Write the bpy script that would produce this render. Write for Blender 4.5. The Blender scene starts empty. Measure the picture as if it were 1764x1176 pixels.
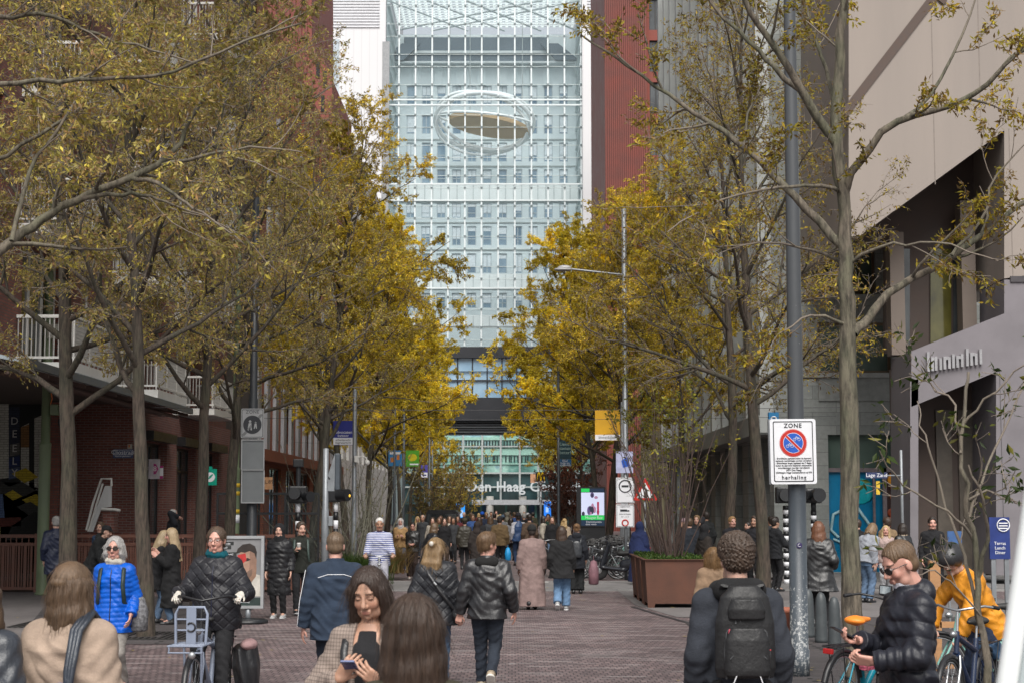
import bpy, bmesh, math, random
import numpy as np
from mathutils import Vector, Matrix
SC = bpy.context.scene
C = SC.collection
R = math.radians
rnd = random.Random(7)
nr = np.random.default_rng(7)
# ------------------------------------------------------------------ camera
F = 3000.0; CX, CY = 882.0, 588.0; CAMH = 2.07
TH = math.atan(284.0 / F)
def P(u, v, Y):
    dx = (u - CX) / F; dz = (CY - v) / F
    c, s = math.cos(TH), math.sin(TH)
    k = Y / (c - dz * s)
    return Vector((dx * k, Y, CAMH + (s + dz * c) * k))
def G(u, v):
    dx = (u - CX) / F; dz = (CY - v) / F
    c, s = math.cos(TH), math.sin(TH)
    k = -CAMH / (s + dz * c)
    return Vector((dx * k, k * (c - dz * s), 0))
cam = bpy.data.cameras.new('camera'); cam.lens = 36 * F / 1764; cam.sensor_width = 36
cam.clip_start = .3; cam.clip_end = 3000
cam.dof.use_dof = True; cam.dof.focus_distance = 26; cam.dof.aperture_fstop = 7.0
camo = bpy.data.objects.new('camera', cam); C.objects.link(camo)
camo.location = (0, 0, CAMH); camo.rotation_euler = (R(90) + TH, 0, 0)
SC.camera = camo
SC.view_settings.view_transform = 'Standard'; SC.view_settings.look = 'None'; SC.view_settings.exposure = 0
# ------------------------------------------------------------------ light
w = bpy.data.worlds.new('World'); SC.world = w; w.use_nodes = True
nt = w.node_tree; bg = nt.nodes['Background']
sky = nt.nodes.new('ShaderNodeTexSky'); sky.sky_type = 'NISHITA'; sky.sun_disc = False
SUN_EL, SUN_AZ = R(50), R(176)
sky.sun_elevation = SUN_EL; sky.sun_rotation = SUN_AZ; sky.air_density = 1.0; sky.dust_density = 3.0; sky.ozone_density = 1
hs = nt.nodes.new('ShaderNodeHueSaturation'); hs.inputs['Saturation'].default_value = .22
nt.links.new(sky.outputs[0], hs.inputs['Color']); nt.links.new(hs.outputs[0], bg.inputs[0]); bg.inputs[1].default_value = .15
sl = bpy.data.lights.new('sun', 'SUN'); sl.energy = 4.3; sl.angle = R(45); sl.color = (1, .96, .9)
so = bpy.data.objects.new('sun', sl); C.objects.link(so)
so.rotation_euler = Vector((-math.sin(SUN_AZ) * math.cos(SUN_EL), -math.cos(SUN_AZ) * math.cos(SUN_EL), -math.sin(SUN_EL))).to_track_quat('-Z', 'Y').to_euler()
# ------------------------------------------------------------------ tagging
def tag(o, label=None, cat=None, group=None, kind=None):
    if label: o['label'] = label
    if cat: o['category'] = cat
    if group: o['group'] = group
    if kind: o['kind'] = kind
    return o
def empty(name, loc=(0, 0, 0), rz=0, label=None, cat=None, group=None):
    o = bpy.data.objects.new(name, None); C.objects.link(o); o.location = loc; o.rotation_euler = (0, 0, rz)
    o.empty_display_size = .1
    return tag(o, label, cat, group)
def copy_tree(o, parent=None):
    c = o.copy(); C.objects.link(c); c.parent = parent
    for ch in o.children: copy_tree(ch, c)
    return c
# ------------------------------------------------------------------ materials
MATS = {}
class NT:
    def __init__(s, name):
        s.m = bpy.data.materials.new(name); s.m.use_nodes = True; s.t = s.m.node_tree
        s.b = s.t.nodes['Principled BSDF']; s.out = s.t.nodes['Material Output']
    def n(s, t, **kw):
        x = s.t.nodes.new('ShaderNode' + t)
        for k, v in kw.items(): setattr(x, k, v)
        return x
    def l(s, a, b): s.t.links.new(a, b)
    def pos(s, kind='Object'):
        if kind == 'World': return s.n('NewGeometry').outputs['Position']
        return s.n('TexCoord').outputs[kind]
    def mapv(s, src, scale=(1, 1, 1), rot=(0, 0, 0), loc=(0, 0, 0)):
        x = s.n('Mapping'); s.l(src, x.inputs[0]); x.inputs['Scale'].default_value = scale; x.inputs['Rotation'].default_value = rot; x.inputs['Location'].default_value = loc
        return x.outputs[0]
    def noise(s, src, scale=5, detail=4, rough=.55):
        x = s.n('TexNoise'); s.l(src, x.inputs['Vector']); x.inputs['Scale'].default_value = scale; x.inputs['Detail'].default_value = detail; x.inputs['Roughness'].default_value = rough
        return x.outputs[0]
    def ramp(s, fac, stops, interp='LINEAR'):
        x = s.n('ValToRGB'); s.l(fac, x.inputs[0]); e = x.color_ramp.elements; x.color_ramp.interpolation = interp
        while len(e) < len(stops): e.new(.5)
        for i, (p, c) in enumerate(stops):
            e[i].position = p; e[i].color = (*c, 1) if len(c) == 3 else c
        return x.outputs[0]
    def mix(s, fac, a, b, mode='MIX'):
        x = s.n('MixRGB', blend_type=mode)
        for i, q in enumerate((fac, a, b)):
            if isinstance(q, (int, float)): x.inputs[i].default_value = q if i == 0 else (q, q, q, 1)
            elif isinstance(q, (tuple, list)): x.inputs[i].default_value = (*q[:3], 1)
            else: s.l(q, x.inputs[i])
        return x.outputs[0]
    def bump(s, h, strength=.3, dist=.01):
        x = s.n('Bump'); s.l(h, x.inputs['Height']); x.inputs['Strength'].default_value = strength; x.inputs['Distance'].default_value = dist
        s.l(x.outputs[0], s.b.inputs['Normal'])
    def col(s, c):
        if isinstance(c, (tuple, list)): s.b.inputs['Base Color'].default_value = (*c[:3], 1)
        else: s.l(c, s.b.inputs['Base Color'])
    def set(s, **kw):
        for k, v in kw.items(): s.b.inputs[k.replace('_', ' ')].default_value = v
def mul(c, f): return tuple(min(1, x * f) for x in c[:3])
def M(name, col, rough=.6, var=.25, scale=6, bump=.0, bs=60, metal=0, spec=None, stretch=(1, 1, 1)):
    """painted / plain surface with dirt variation"""
    key = (name, col, rough)
    if key in MATS: return MATS[key]
    n = NT(name); p = n.mapv(n.pos(), stretch)
    f = n.noise(p, scale, 5, .6)
    n.col(n.ramp(f, [(.25, mul(col, 1 - var)), (.75, mul(col, 1 + var * .7))]))
    r = n.ramp(f, [(.3, (rough * .85,) * 3), (.7, (min(1, rough * 1.15),) * 3)]); n.l(r, n.b.inputs['Roughness'])
    n.set(Metallic=metal)
    if spec is not None: n.b.inputs['Specular IOR Level'].default_value = spec
    if bump: n.bump(n.noise(p, bs, 3), bump, .01)
    MATS[key] = n.m; return n.m
def M_glow(name, col, strength=1.0):
    key = (name, col, 'glow')
    if key in MATS: return MATS[key]
    n = NT(name); n.col(mul(col, .3)); n.b.inputs['Emission Color'].default_value = (*col, 1); n.b.inputs['Emission Strength'].default_value = strength; n.set(Roughness=.3)
    MATS[key] = n.m; return n.m
def M_glass(name, tint=(.8, .9, .9), alpha=.5, rough=.05, base=(.03, .05, .06)):
    """thin architectural glass: part see-through, part reflecting"""
    key = (name, tint, alpha)
    if key in MATS: return MATS[key]
    n = NT(name); n.col(base); n.set(Roughness=rough); n.b.inputs['Specular IOR Level'].default_value = .8
    tr = n.n('BsdfTransparent'); tr.inputs[0].default_value = (*tint, 1)
    mx = n.n('MixShader'); mx.inputs[0].default_value = alpha
    n.l(n.b.outputs[0], mx.inputs[1]); n.l(tr.outputs[0], mx.inputs[2]); n.l(mx.outputs[0], n.out.inputs[0])
    MATS[key] = n.m; return n.m
def M_pane(name, c1, c2, scale=.5, rough=.08):
    """dark window pane: varied interior tone behind a reflecting surface"""
    key = (name, c1, c2)
    if key in MATS: return MATS[key]
    n = NT(name); p = n.pos('World'); f = n.noise(n.mapv(p, (1, 1, .6)), scale, 3)
    n.col(n.ramp(f, [(.35, c1), (.65, c2)])); n.set(Roughness=rough); n.b.inputs['Specular IOR Level'].default_value = .7
    MATS[key] = n.m; return n.m
def M_brick(name, c1, c2, mortar, bw=.22, bh=.065, ms=.012, bias=0, axis='wall', rough=.85, var=.35, msmooth=.1):
    key = (name, c1, c2)
    if key in MATS: return MATS[key]
    n = NT(name); pos = n.pos('World')
    sx = n.n('SeparateXYZ'); n.l(pos, sx.inputs[0]); cx = n.n('CombineXYZ')
    if axis == 'wall':
        a = n.n('Math', operation='ADD'); n.l(sx.outputs[0], a.inputs[0]); n.l(sx.outputs[1], a.inputs[1]); n.l(a.outputs[0], cx.inputs[0]); n.l(sx.outputs[2], cx.inputs[1])
    else:
        n.l(sx.outputs[0], cx.inputs[0]); n.l(sx.outputs[1], cx.inputs[1])
    b = n.n('TexBrick'); n.l(cx.outputs[0], b.inputs['Vector'])
    b.inputs['Color1'].default_value = (*c1, 1); b.inputs['Color2'].default_value = (*c2, 1); b.inputs['Mortar'].default_value = (*mortar, 1)
    b.inputs['Scale'].default_value = 1; b.inputs['Mortar Size'].default_value = ms; b.inputs['Mortar Smooth'].default_value = msmooth
    b.inputs['Brick Width'].default_value = bw; b.inputs['Row Height'].default_value = bh; b.inputs['Bias'].default_value = bias
    f = n.noise(pos, .45, 6, .65); g = n.noise(pos, 9, 3)
    c = n.mix(1, b.outputs[0], n.ramp(f, [(.3, (1 - var,) * 3), (.7, (1 + 0 * var,) * 3)]), 'MULTIPLY')
    c = n.mix(.6, c, n.ramp(g, [(.3, (.7,) * 3), (.7, (1.0,) * 3)]), 'MULTIPLY')
    n.col(c); n.set(Roughness=rough); n.bump(b.outputs['Fac'], -.35, .008)
    MATS[key] = n.m; return n.m
# ------------------------------------------------------------------ mesh builder
class MB:
    def __init__(s): s.v = []; s.f = []; s.mi = []; s.sm = []; s.mats = []
    def mid(s, m):
        if m is None: return 0
        if m not in s.mats: s.mats.append(m)
        return s.mats.index(m)
    def add(s, vs, fs, m=None, smooth=False):
        o = len(s.v); s.v.extend([tuple(x) for x in vs]); k = s.mid(m)
        for f in fs: s.f.append(tuple(i + o for i in f)); s.mi.append(k); s.sm.append(smooth)
        return s
    def box(s, lo, hi, m=None, bev=0):
        x0, y0, z0 = lo; x1, y1, z1 = hi
        if bev <= 0:
            vs = [(x0, y0, z0), (x1, y0, z0), (x1, y1, z0), (x0, y1, z0), (x0, y0, z1), (x1, y0, z1), (x1, y1, z1), (x0, y1, z1)]
            return s.add(vs, [(3, 2, 1, 0), (4, 5, 6, 7), (0, 1, 5, 4), (1, 2, 6, 5), (2, 3, 7, 6), (3, 0, 4, 7)], m)
        bm = bmesh.new(); bmesh.ops.create_cube(bm, size=1)
        for v in bm.verts: v.co = Vector(((x0 + x1) / 2 + v.co.x * (x1 - x0), (y0 + y1) / 2 + v.co.y * (y1 - y0), (z0 + z1) / 2 + v.co.z * (z1 - z0)))
        bmesh.ops.bevel(bm, geom=list(bm.edges), offset=bev, segments=2, affect='EDGES', profile=.6)
        bm.verts.index_update(); s.add([v.co for v in bm.verts], [[v.index for v in f.verts] for f in bm.faces], m, False); bm.free(); return s
    def obox(s, c, ax, ay, az, m=None):
        """oriented box: centre and three half-axis vectors"""
        c, ax, ay, az = map(Vector, (c, ax, ay, az)); vs = [c + i * ax + j * ay + k * az for k in (-1, 1) for j, i in ((-1, -1), (-1, 1), (1, 1), (1, -1))]
        return s.add(vs, [(3, 2, 1, 0), (4, 5, 6, 7), (0, 1, 5, 4), (1, 2, 6, 5), (2, 3, 7, 6), (3, 0, 4, 7)], m)
    def quad(s, a, b, c, d, m=None): return s.add([a, b, c, d], [(0, 1, 2, 3)], m)
    def poly(s, pts, m=None): return s.add(pts, [tuple(range(len(pts)))], m)
    def prism(s, pts, ext, m=None):
        """closed polygon (3D points) extruded by vector"""
        e = Vector(ext); n = len(pts); a = [Vector(p) for p in pts]; vs = a + [p + e for p in a]
        fs = [tuple(range(n)), tuple(range(2 * n - 1, n - 1, -1))] + [(i, i + n, (i + 1) % n + n, (i + 1) % n) for i in range(n)]
        nrm = Vector((0, 0, 0))
        for i in range(1, n - 1): nrm += (a[i] - a[0]).cross(a[i + 1] - a[0])
        if nrm.dot(e) > 0: fs = [tuple(reversed(f)) for f in fs]
        return s.add(vs, fs, m)
    def tube(s, pts, rad, m=None, sides=8, caps=True, closed=False, squash=None):
        pts = [Vector(p) for p in pts]; n = len(pts)
        if not hasattr(rad, '__len__'): rad = [rad] * n
        vs = []; prev = None
        for i, p in enumerate(pts):
            if closed: t = (pts[(i + 1) % n] - pts[i - 1])
            else: t = (pts[min(i + 1, n - 1)] - pts[max(i - 1, 0)])
            t = t.normalized() if t.length > 1e-9 else Vector((0, 0, 1))
            if prev is None: a = t.orthogonal().normalized() if squash is None else (Vector(squash[0]) - t * t.dot(Vector(squash[0]))).normalized()
            else:
                a = prev - t * prev.dot(t); a = a.normalized() if a.length > 1e-6 else t.orthogonal().normalized()
            prev = a; b = t.cross(a)
            for k in range(sides):
                w_ = 2 * math.pi * k / sides
                vs.append(p + (a * math.cos(w_) * (squash[1] if squash else 1) + b * math.sin(w_)) * rad[i])
        fs = []
        for i in range(n if closed else n - 1):
            j = (i + 1) % n
            for k in range(sides): fs.append((i * sides + k, i * sides + (k + 1) % sides, j * sides + (k + 1) % sides, j * sides + k))
        s.add(vs, fs, m, True)
        if caps and not closed: s.add(vs[:sides], [tuple(range(sides - 1, -1, -1))], m); s.add(vs[-sides:], [tuple(range(sides))], m)
        return s
    def lathe(s, prof, m=None, o=(0, 0, 0), sides=16, ax='z', smooth=True):
        vs = []; fs = []; n = len(prof)
        for r, h in prof:
            for k in range(sides):
                w_ = 2 * math.pi * k / sides; a, b = r * math.cos(w_), r * math.sin(w_)
                q = (a, b, h) if ax == 'z' else ((h, a, b) if ax == 'x' else (b, h, a))
                vs.append((q[0] + o[0], q[1] + o[1], q[2] + o[2]))
        for i in range(n - 1):
            for k in range(sides): fs.append((i * sides + k, i * sides + (k + 1) % sides, (i + 1) * sides + (k + 1) % sides, (i + 1) * sides + k))
        fs += [tuple(range(sides - 1, -1, -1)), tuple((n - 1) * sides + k for k in range(sides))]
        return s.add(vs, fs, m, smooth)
    def ball(s, c, r, m=None, seg=12, rings=8):
        if not hasattr(r, '__len__'): r = (r, r, r)
        vs = [(c[0], c[1], c[2] - r[2])]
        for i in range(1, rings):
            a = -math.pi / 2 + math.pi * i / rings
            for k in range(seg): vs.append((c[0] + r[0] * math.cos(a) * math.cos(2 * math.pi * k / seg), c[1] + r[1] * math.cos(a) * math.sin(2 * math.pi * k / seg), c[2] + r[2] * math.sin(a)))
        vs.append((c[0], c[1], c[2] + r[2])); fs = []
        for k in range(seg):
            fs.append((0, 1 + (k + 1) % seg, 1 + k)); fs.append((len(vs) - 1, 1 + (rings - 2) * seg + k, 1 + (rings - 2) * seg + (k + 1) % seg))
        for i in range(rings - 2):
            for k in range(seg): fs.append((1 + i * seg + k, 1 + i * seg + (k + 1) % seg, 1 + (i + 1) * seg + (k + 1) % seg, 1 + (i + 1) * seg + k))
        return s.add(vs, fs, m, True)
    def mesh(s, name, m=None):
        me = bpy.data.meshes.new(name); me.from_pydata(s.v, [], s.f)
        ms = s.mats if s.mats else []
        if m is not None and not ms: ms = [m]
        elif m is not None and m not in ms: ms = ms
        for q in ms: me.materials.append(q)
        me.polygons.foreach_set('material_index', s.mi); me.polygons.foreach_set('use_smooth', s.sm); me.update(); return me
    def build(s, name, m=None, parent=None):
        o = bpy.data.objects.new(name, s.mesh(name, m)); C.objects.link(o)
        if parent: o.parent = parent
        return o
def obj(name, me, parent=None):
    o = bpy.data.objects.new(name, me); C.objects.link(o)
    if parent: o.parent = parent
    return o
def text(name, s, size, m, parent=None, loc=(0, 0, 0), rot=(math.pi / 2, 0, 0), align='CENTER', depth=.002, spacing=1, sx=1, bold=0):
    cu = bpy.data.curves.new(name, 'FONT'); cu.body = s; cu.size = size; cu.align_x = align; cu.align_y = 'CENTER'; cu.extrude = depth; cu.space_character = spacing; cu.offset = bold
    cu.resolution_u = 3
    t = bpy.data.objects.new(name, cu); C.objects.link(t)
    me = bpy.data.meshes.new_from_object(t.evaluated_get(bpy.context.evaluated_depsgraph_get()))
    bpy.data.objects.remove(t); me.materials.clear(); me.materials.append(m)
    o = obj(name, me, parent); o.location = loc; o.rotation_euler = rot; o.scale = (sx, 1, 1); return o
def fast_mesh(name, V, Q, mats, smooth=True, col=None):
    """numpy verts (N,3), faces (M,k) -> mesh; optional per-vertex colour"""
    me = bpy.data.meshes.new(name); k = Q.shape[1]
    me.vertices.add(len(V)); me.vertices.foreach_set('co', np.ascontiguousarray(V, np.float32).ravel())
    me.loops.add(len(Q) * k); me.loops.foreach_set('vertex_index', np.ascontiguousarray(Q, np.int32).ravel())
    me.polygons.add(len(Q)); me.polygons.foreach_set('loop_start', np.arange(0, len(Q) * k, k, dtype=np.int32))
    me.polygons.foreach_set('use_smooth', np.full(len(Q), smooth, bool))
    for m in mats: me.materials.append(m)
    if col is not None:
        a = me.attributes.new('Col', 'FLOAT_COLOR', 'POINT'); c4 = np.ones((len(V), 4), np.float32); c4[:, :3] = col; a.data.foreach_set('color', c4.ravel())
    me.update(calc_edges=True); return me
# ================================================================== GROUND
def ground_mat():
    n = NT('brick_paving'); pos = n.pos('World')
    b = n.n('TexBrick'); n.l(pos, b.inputs['Vector'])
    b.inputs['Color1'].default_value = (.175, .133, .128, 1); b.inputs['Color2'].default_value = (.102, .077, .077, 1); b.inputs['Mortar'].default_value = (.032, .026, .027, 1)
    b.inputs['Scale'].default_value = 1; b.inputs['Mortar Size'].default_value = .008; b.inputs['Brick Width'].default_value = .085; b.inputs['Row Height'].default_value = .23; b.offset = .5
    f = n.noise(pos, .5, 6, .65); g = n.noise(n.mapv(pos, (.55, 4.2, 1)), 1.0, 3, .6); h = n.noise(n.mapv(pos, (1.1, 4.3, 1), loc=(3, 7, 0)), 1.0, 1, .5)
    c = n.mix(1, b.outputs[0], n.ramp(f, [(.25, (.72, .70, .74)), (.75, (1.25, 1.18, 1.2))]), 'MULTIPLY')
    c = n.mix(.7, c, n.ramp(g, [(.35, (.72,) * 3), (.65, (1.18,) * 3)]), 'MULTIPLY')
    # paler streaks along some of the row joints
    b2 = n.n('TexBrick'); n.l(pos, b2.inputs['Vector']); b2.inputs['Scale'].default_value = 1; b2.inputs['Mortar Size'].default_value = .045; b2.inputs['Brick Width'].default_value = 40; b2.inputs['Row Height'].default_value = .23
    st = n.ramp(h, [(.53, (0,) * 3), (.6, (1,) * 3)]); mm = n.n('Math', operation='MULTIPLY'); n.l(b2.outputs['Fac'], mm.inputs[0]); n.l(st, mm.inputs[1])
    mk = n.n('Math', operation='MULTIPLY'); n.l(mm.outputs[0], mk.inputs[0]); mk.inputs[1].default_value = .42
    c = n.mix(mk.outputs[0], c, (.42, .39, .38)); dk = n.ramp(n.noise(pos, .16, 3), [(.3, (.8,) * 3), (.7, (1.12,) * 3)]); c = n.mix(1, c, dk, 'MULTIPLY')
    n.col(c); n.l(n.ramp(f, [(.3, (.5,) * 3), (.7, (.8,) * 3)]), n.b.inputs['Roughness']); n.bump(b.outputs['Fac'], -.4, .006); return n.m
def asphalt_mat(name, c, rough=.85, sc=3.0):
    n = NT(name); pos = n.pos('World'); f = n.noise(pos, .5, 6, .6); g = n.noise(pos, 60, 3); k = n.noise(n.mapv(pos, (1, .25, 1)), sc, 4)
    q = n.mix(1, n.ramp(f, [(.3, mul(c, .78)), (.7, mul(c, 1.15))]), n.ramp(g, [(.3, (.75,) * 3), (.7, (1.1,) * 3)]), 'MULTIPLY'); q = n.mix(.5, q, n.ramp(k, [(.35, (.75,) * 3), (.65, (1.1,) * 3)]), 'MULTIPLY')
    n.col(q); n.set(Roughness=rough); n.bump(g, .3, .004); return n.m
def slab_mat(name, c, bw, bh, ms, mortar=(.012, .011, .011), var=.3):
    return M_brick(name, mul(c, 1.1), mul(c, .8), mortar, bw, bh, ms, axis='floor', var=var)
def sheet(name, pts, z, m):
    b = MB(); b.poly([(x, y, z) for x, y in pts], m); return tag(b.build(name), kind='structure')
gm = ground_mat()
b = MB(); b.quad((-900, -60, 0), (900, -60, 0), (900, 1600, 0), (-900, 1600, 0), gm); tag(b.build('ground'), kind='structure')
forecourt_m = asphalt_mat('forecourt_asphalt', (.125, .112, .11)); cross_m = asphalt_mat('cross_street_asphalt', (.18, .172, .17)); walk_m = slab_mat('dark_slabs', (.105, .09, .092), 1.8, .17, .035)
walk2_m = slab_mat('light_slabs', (.22, .21, .205), .6, .3, .008)
sheet('forecourt', [(-40, 8), (-3.55, 8), (-4.6, 19), (-6.6, 26.6), (-8.6, 31.5), (-9.6, 36), (-9.6, 43), (-40, 43)], .004, forecourt_m)
sheet('pavement_left', [(-6.6, 26.6), (-4.55, 26.6), (-5.0, 32.5), (-5.6, 40), (-9.6, 41), (-9.6, 36), (-8.6, 31.5)], .008, walk_m)
sheet('pavement_right', [(2.6, 9), (9.5, 9), (9.5, 33), (3.9, 33), (3.05, 28), (2.9, 22)], .004, walk_m)
sheet('pavement_apron', [(3.1, 33), (11, 33), (11, 43.2), (2.6, 43.2), (2.6, 37)], .008, asphalt_mat('apron_paving', (.15, .138, .136)))
sheet('cross_street', [(-30, 43.4), (40, 43.4), (40, 48.6), (-30, 48.6)], .006, cross_m)
sheet('shop_pavement', [(8.2, 48.8), (40, 48.8), (40, 56), (6.6, 56)], .006, walk2_m)
km = M('kerb_stone', (.2, .195, .19), .8, .2, 3)
for nm, lo, hi in (('kerb', (-4.2, 43.25, 0), (2.6, 43.4, .02)), ('kerb', (-4.2, 48.6, 0), (8.2, 48.75, .02)), ('kerb', (2.6, 43.2, 0), (30, 43.4, .05))):
    b = MB(); b.box(lo, hi, km); tag(b.build(nm), kind='structure')
# gutter curve in dark stone from the planter towards the camera
b = MB(); pts = [(2.45, 36.5), (2.75, 34), (3.1, 31.5), (3.0, 28), (2.8, 23), (2.55, 12)]
for (x0, y0), (x1, y1) in zip(pts, pts[1:]): b.quad((x0, y0, .011), (x0 + .1, y0, .011), (x1 + .1, y1, .011), (x1, y1, .011), M('gutter_iron', (.03, .028, .03), .6, .3, 8))
tag(b.build('gutter'), kind='structure')
b = MB(); lm = M('worn_line_paint', (.55, .53, .5), .7, .3, 5)
for u, v, w_ in ((672, 968, 16), (786, 966, 22), (1000, 967, 18), (938, 1003, 14), (925, 1003, 8)):
    g = G(u, v); b.quad((g.x - w_ * g.y / 6000, g.y, .0125), (g.x + w_ * g.y / 6000, g.y, .0125), (g.x + w_ * g.y / 6000, g.y + .4, .0125), (g.x - w_ * g.y / 6000, g.y + .4, .0125), lm)
tag(b.build('road_markings'), kind='structure')
# fallen leaves: uncountable litter
V = []; Fq = []; cols = []
for i in range(420):
    y = rnd.uniform(15, 60); x = rnd.choice((rnd.gauss(-6.5, 2), rnd.gauss(4.2, 1.6), rnd.uniform(-7, 5))); a = rnd.uniform(0, 6.3); s_ = rnd.uniform(.025, .05)
    o = len(V); ca, sa = math.cos(a) * s_, math.sin(a) * s_
    V += [(x - ca, y - sa, .016), (x + sa * .5, y - ca * .5, .022), (x + ca, y + sa, .02), (x - sa * .5, y + ca * .5, .016)]; Fq.append((o, o + 1, o + 2, o + 3))
fl = obj('fallen_leaves', fast_mesh('fallen_leaves', np.array(V), np.array(Fq), [M('fallen_leaf', (.22, .17, .05), .7, .6, 30)], False)); tag(fl, 'scattered fallen yellow leaves on the brick paving', 'leaves', kind='stuff')

# ================================================================== facade helpers
def facade(mb, o, ud, W, z0, z1, holes, m, depth=.22, rm=None, nrm=None):
    """wall plane with real openings; o = (x,y) origin, ud = unit direction in plan, holes = (a0,a1,h0,h1)"""
    ud = Vector((ud[0], ud[1], 0)); up = Vector((0, 0, 1)); n = nrm if nrm is not None else Vector((ud.y, -ud.x, 0))
    A = sorted({0, W, *[round(h[0], 3) for h in holes], *[round(h[1], 3) for h in holes]}); Z = sorted({z0, z1, *[round(h[2], 3) for h in holes], *[round(h[3], 3) for h in holes]})
    q = lambda a, z, d=0: Vector((o[0], o[1], 0)) + ud * a + up * z - n * d
    for i in range(len(A) - 1):
        for j in range(len(Z) - 1):
            ca, cz = (A[i] + A[i + 1]) / 2, (Z[j] + Z[j + 1]) / 2
            if any(h[0] < ca < h[1] and h[2] < cz < h[3] for h in holes): continue
            mb.quad(q(A[i], Z[j]), q(A[i + 1], Z[j]), q(A[i + 1], Z[j + 1]), q(A[i], Z[j + 1]), m)
    rm = rm or m
    for a0, a1, h0, h1 in holes:
        for p0, p1 in (((a0, h0), (a1, h0)), ((a1, h0), (a1, h1)), ((a1, h1), (a0, h1)), ((a0, h1), (a0, h0))):
            mb.quad(q(*p0), q(*p0, depth), q(*p1, depth), q(*p1), rm)
    return q
def window(parent, q, a0, a1, h0, h1, fm, pm, d=.16, fw=.07, mull=1, trans=0, name='window'):
    """frame mesh with its pane as a child"""
    b = MB(); W = lambda a, z, dd: q(a, z, dd)
    def bar(x0, x1, y0, y1, dd=.0):
        c = (q(x0, y0, d - .03) + q(x1, y1, d + .03)) / 2; ax = (q(x1, y0, d) - q(x0, y0, d)) / 2; az = (q(x0, y1, d) - q(x0, y0, d)) / 2; ay = (q(x0, y0, d + .03) - q(x0, y0, d - .03)) / 2
        b.obox(c, ax, ay, az, fm)
    bar(a0, a0 + fw, h0, h1); bar(a1 - fw, a1, h0, h1); bar(a0 + fw, a1 - fw, h0, h0 + fw); bar(a0 + fw, a1 - fw, h1 - fw, h1)
    for i in range(mull):
        x = a0 + (a1 - a0) * (i + 1) / (mull + 1); bar(x - fw / 2, x + fw / 2, h0 + fw, h1 - fw)
    if trans: 
        z = h0 + (h1 - h0) * trans; bar(a0 + fw, a1 - fw, z - fw / 2, z + fw / 2)
    o = b.build(name, None, parent)
    p = MB(); p.quad(q(a0 + fw, h0 + fw, d + .012), q(a1 - fw, h0 + fw, d + .012), q(a1 - fw, h1 - fw, d + .012), q(a0 + fw, h1 - fw, d + .012), pm); p.build('pane', None, o)
    return o
def slabbox(mb, q, a0, a1, h0, h1, d0, d1, m):
    """box on a facade between outward distances d0..d1 (positive = out of the wall)"""
    c = (q(a0, h0, -d0) + q(a1, h1, -d1)) / 2; mb.obox(c, (q(a1, h0, 0) - q(a0, h0, 0)) / 2, (q(a0, h0, -d1) - q(a0, h0, -d0)) / 2, (q(a0, h1, 0) - q(a0, h0, 0)) / 2, m)
white_p = M('white_paint', (.62, .61, .58), .5, .12, 3); dark_m = M('dark_void', (.012, .012, .013), .8); grey_metal = M('grey_metal', (.2, .21, .22), .45, .2, 4)
pane_d = M_pane('dark_window_pane', (.015, .018, .02), (.09, .1, .105), .7); pane_l = M_pane('curtained_window_pane', (.05, .055, .055), (.3, .29, .27), .9)
brick_red = M_brick('red_brick', (.27, .085, .058), (.18, .058, .043), (.11, .08, .07), .22, .07, .011)
brick_dark = M_brick('dark_red_brick', (.25, .085, .064), (.17, .06, .05), (.25, .19, .17), .23, .075, .01)

# ================================================================== LEFT: brick apartment block
T = empty('apartment_block', (-11, 50, 0), 0, 'dark red brick apartment block with white balconies above a glass canopy', 'building')
def rel(o, t): o.parent = t; o.matrix_parent_inverse = Matrix.Translation(t.location).inverted(); return o
# all its parts are built in world coordinates
def wpart(mb, name, t, m=None): return rel(mb.build(name, m), t)
b = MB(); holes = []; q0 = (-11, 67); ud = (0, -1)   # a runs from far (67) to near (33)
st = [5.25 + 3.1 * i for i in range(9)]
spec = []
for z in st:
    for yc in (40.5, 49.5, 58.5): holes.append((67 - yc - 1.7, 67 - yc + 1.7, z + .12, z + 2.65)); spec.append((*holes[-1], 'b'))
    for yc in (36.6, 45, 54, 63.5): holes.append((67 - yc - .45, 67 - yc + .45, z + .5, z + 2.6)); spec.append((*holes[-1], 'w'))
q = facade(b, q0, ud, 34, 5.0, 33.5, holes, brick_red, .25, nrm=Vector((1, 0, 0)))
b.quad((-11, 33, 5), (-26, 33, 5), (-26, 33, 33.5), (-11, 33, 33.5), brick_red); b.quad((-11, 67, 5), (-11, 67, 33.5), (-26, 67, 33.5), (-26, 67, 5), brick_red)
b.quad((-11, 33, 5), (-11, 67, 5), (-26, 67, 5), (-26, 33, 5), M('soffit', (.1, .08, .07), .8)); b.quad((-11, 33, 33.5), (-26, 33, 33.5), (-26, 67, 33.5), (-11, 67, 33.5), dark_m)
wpart(b, 'upper_wall', T)
lowz = [h for h in spec if h[2] < 21]
for a0, a1, h0, h1, k in lowz:
    rel(window(None, q, a0, a1, h0, h1, white_p, pane_l if rnd.random() < .4 else pane_d, .18, .09, 2 if k == 'b' else 0, .45 if k == 'w' else 0), T)
mesh_m = M('balcony_mesh', (.36, .35, .33), .6, .15, 4)
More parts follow.
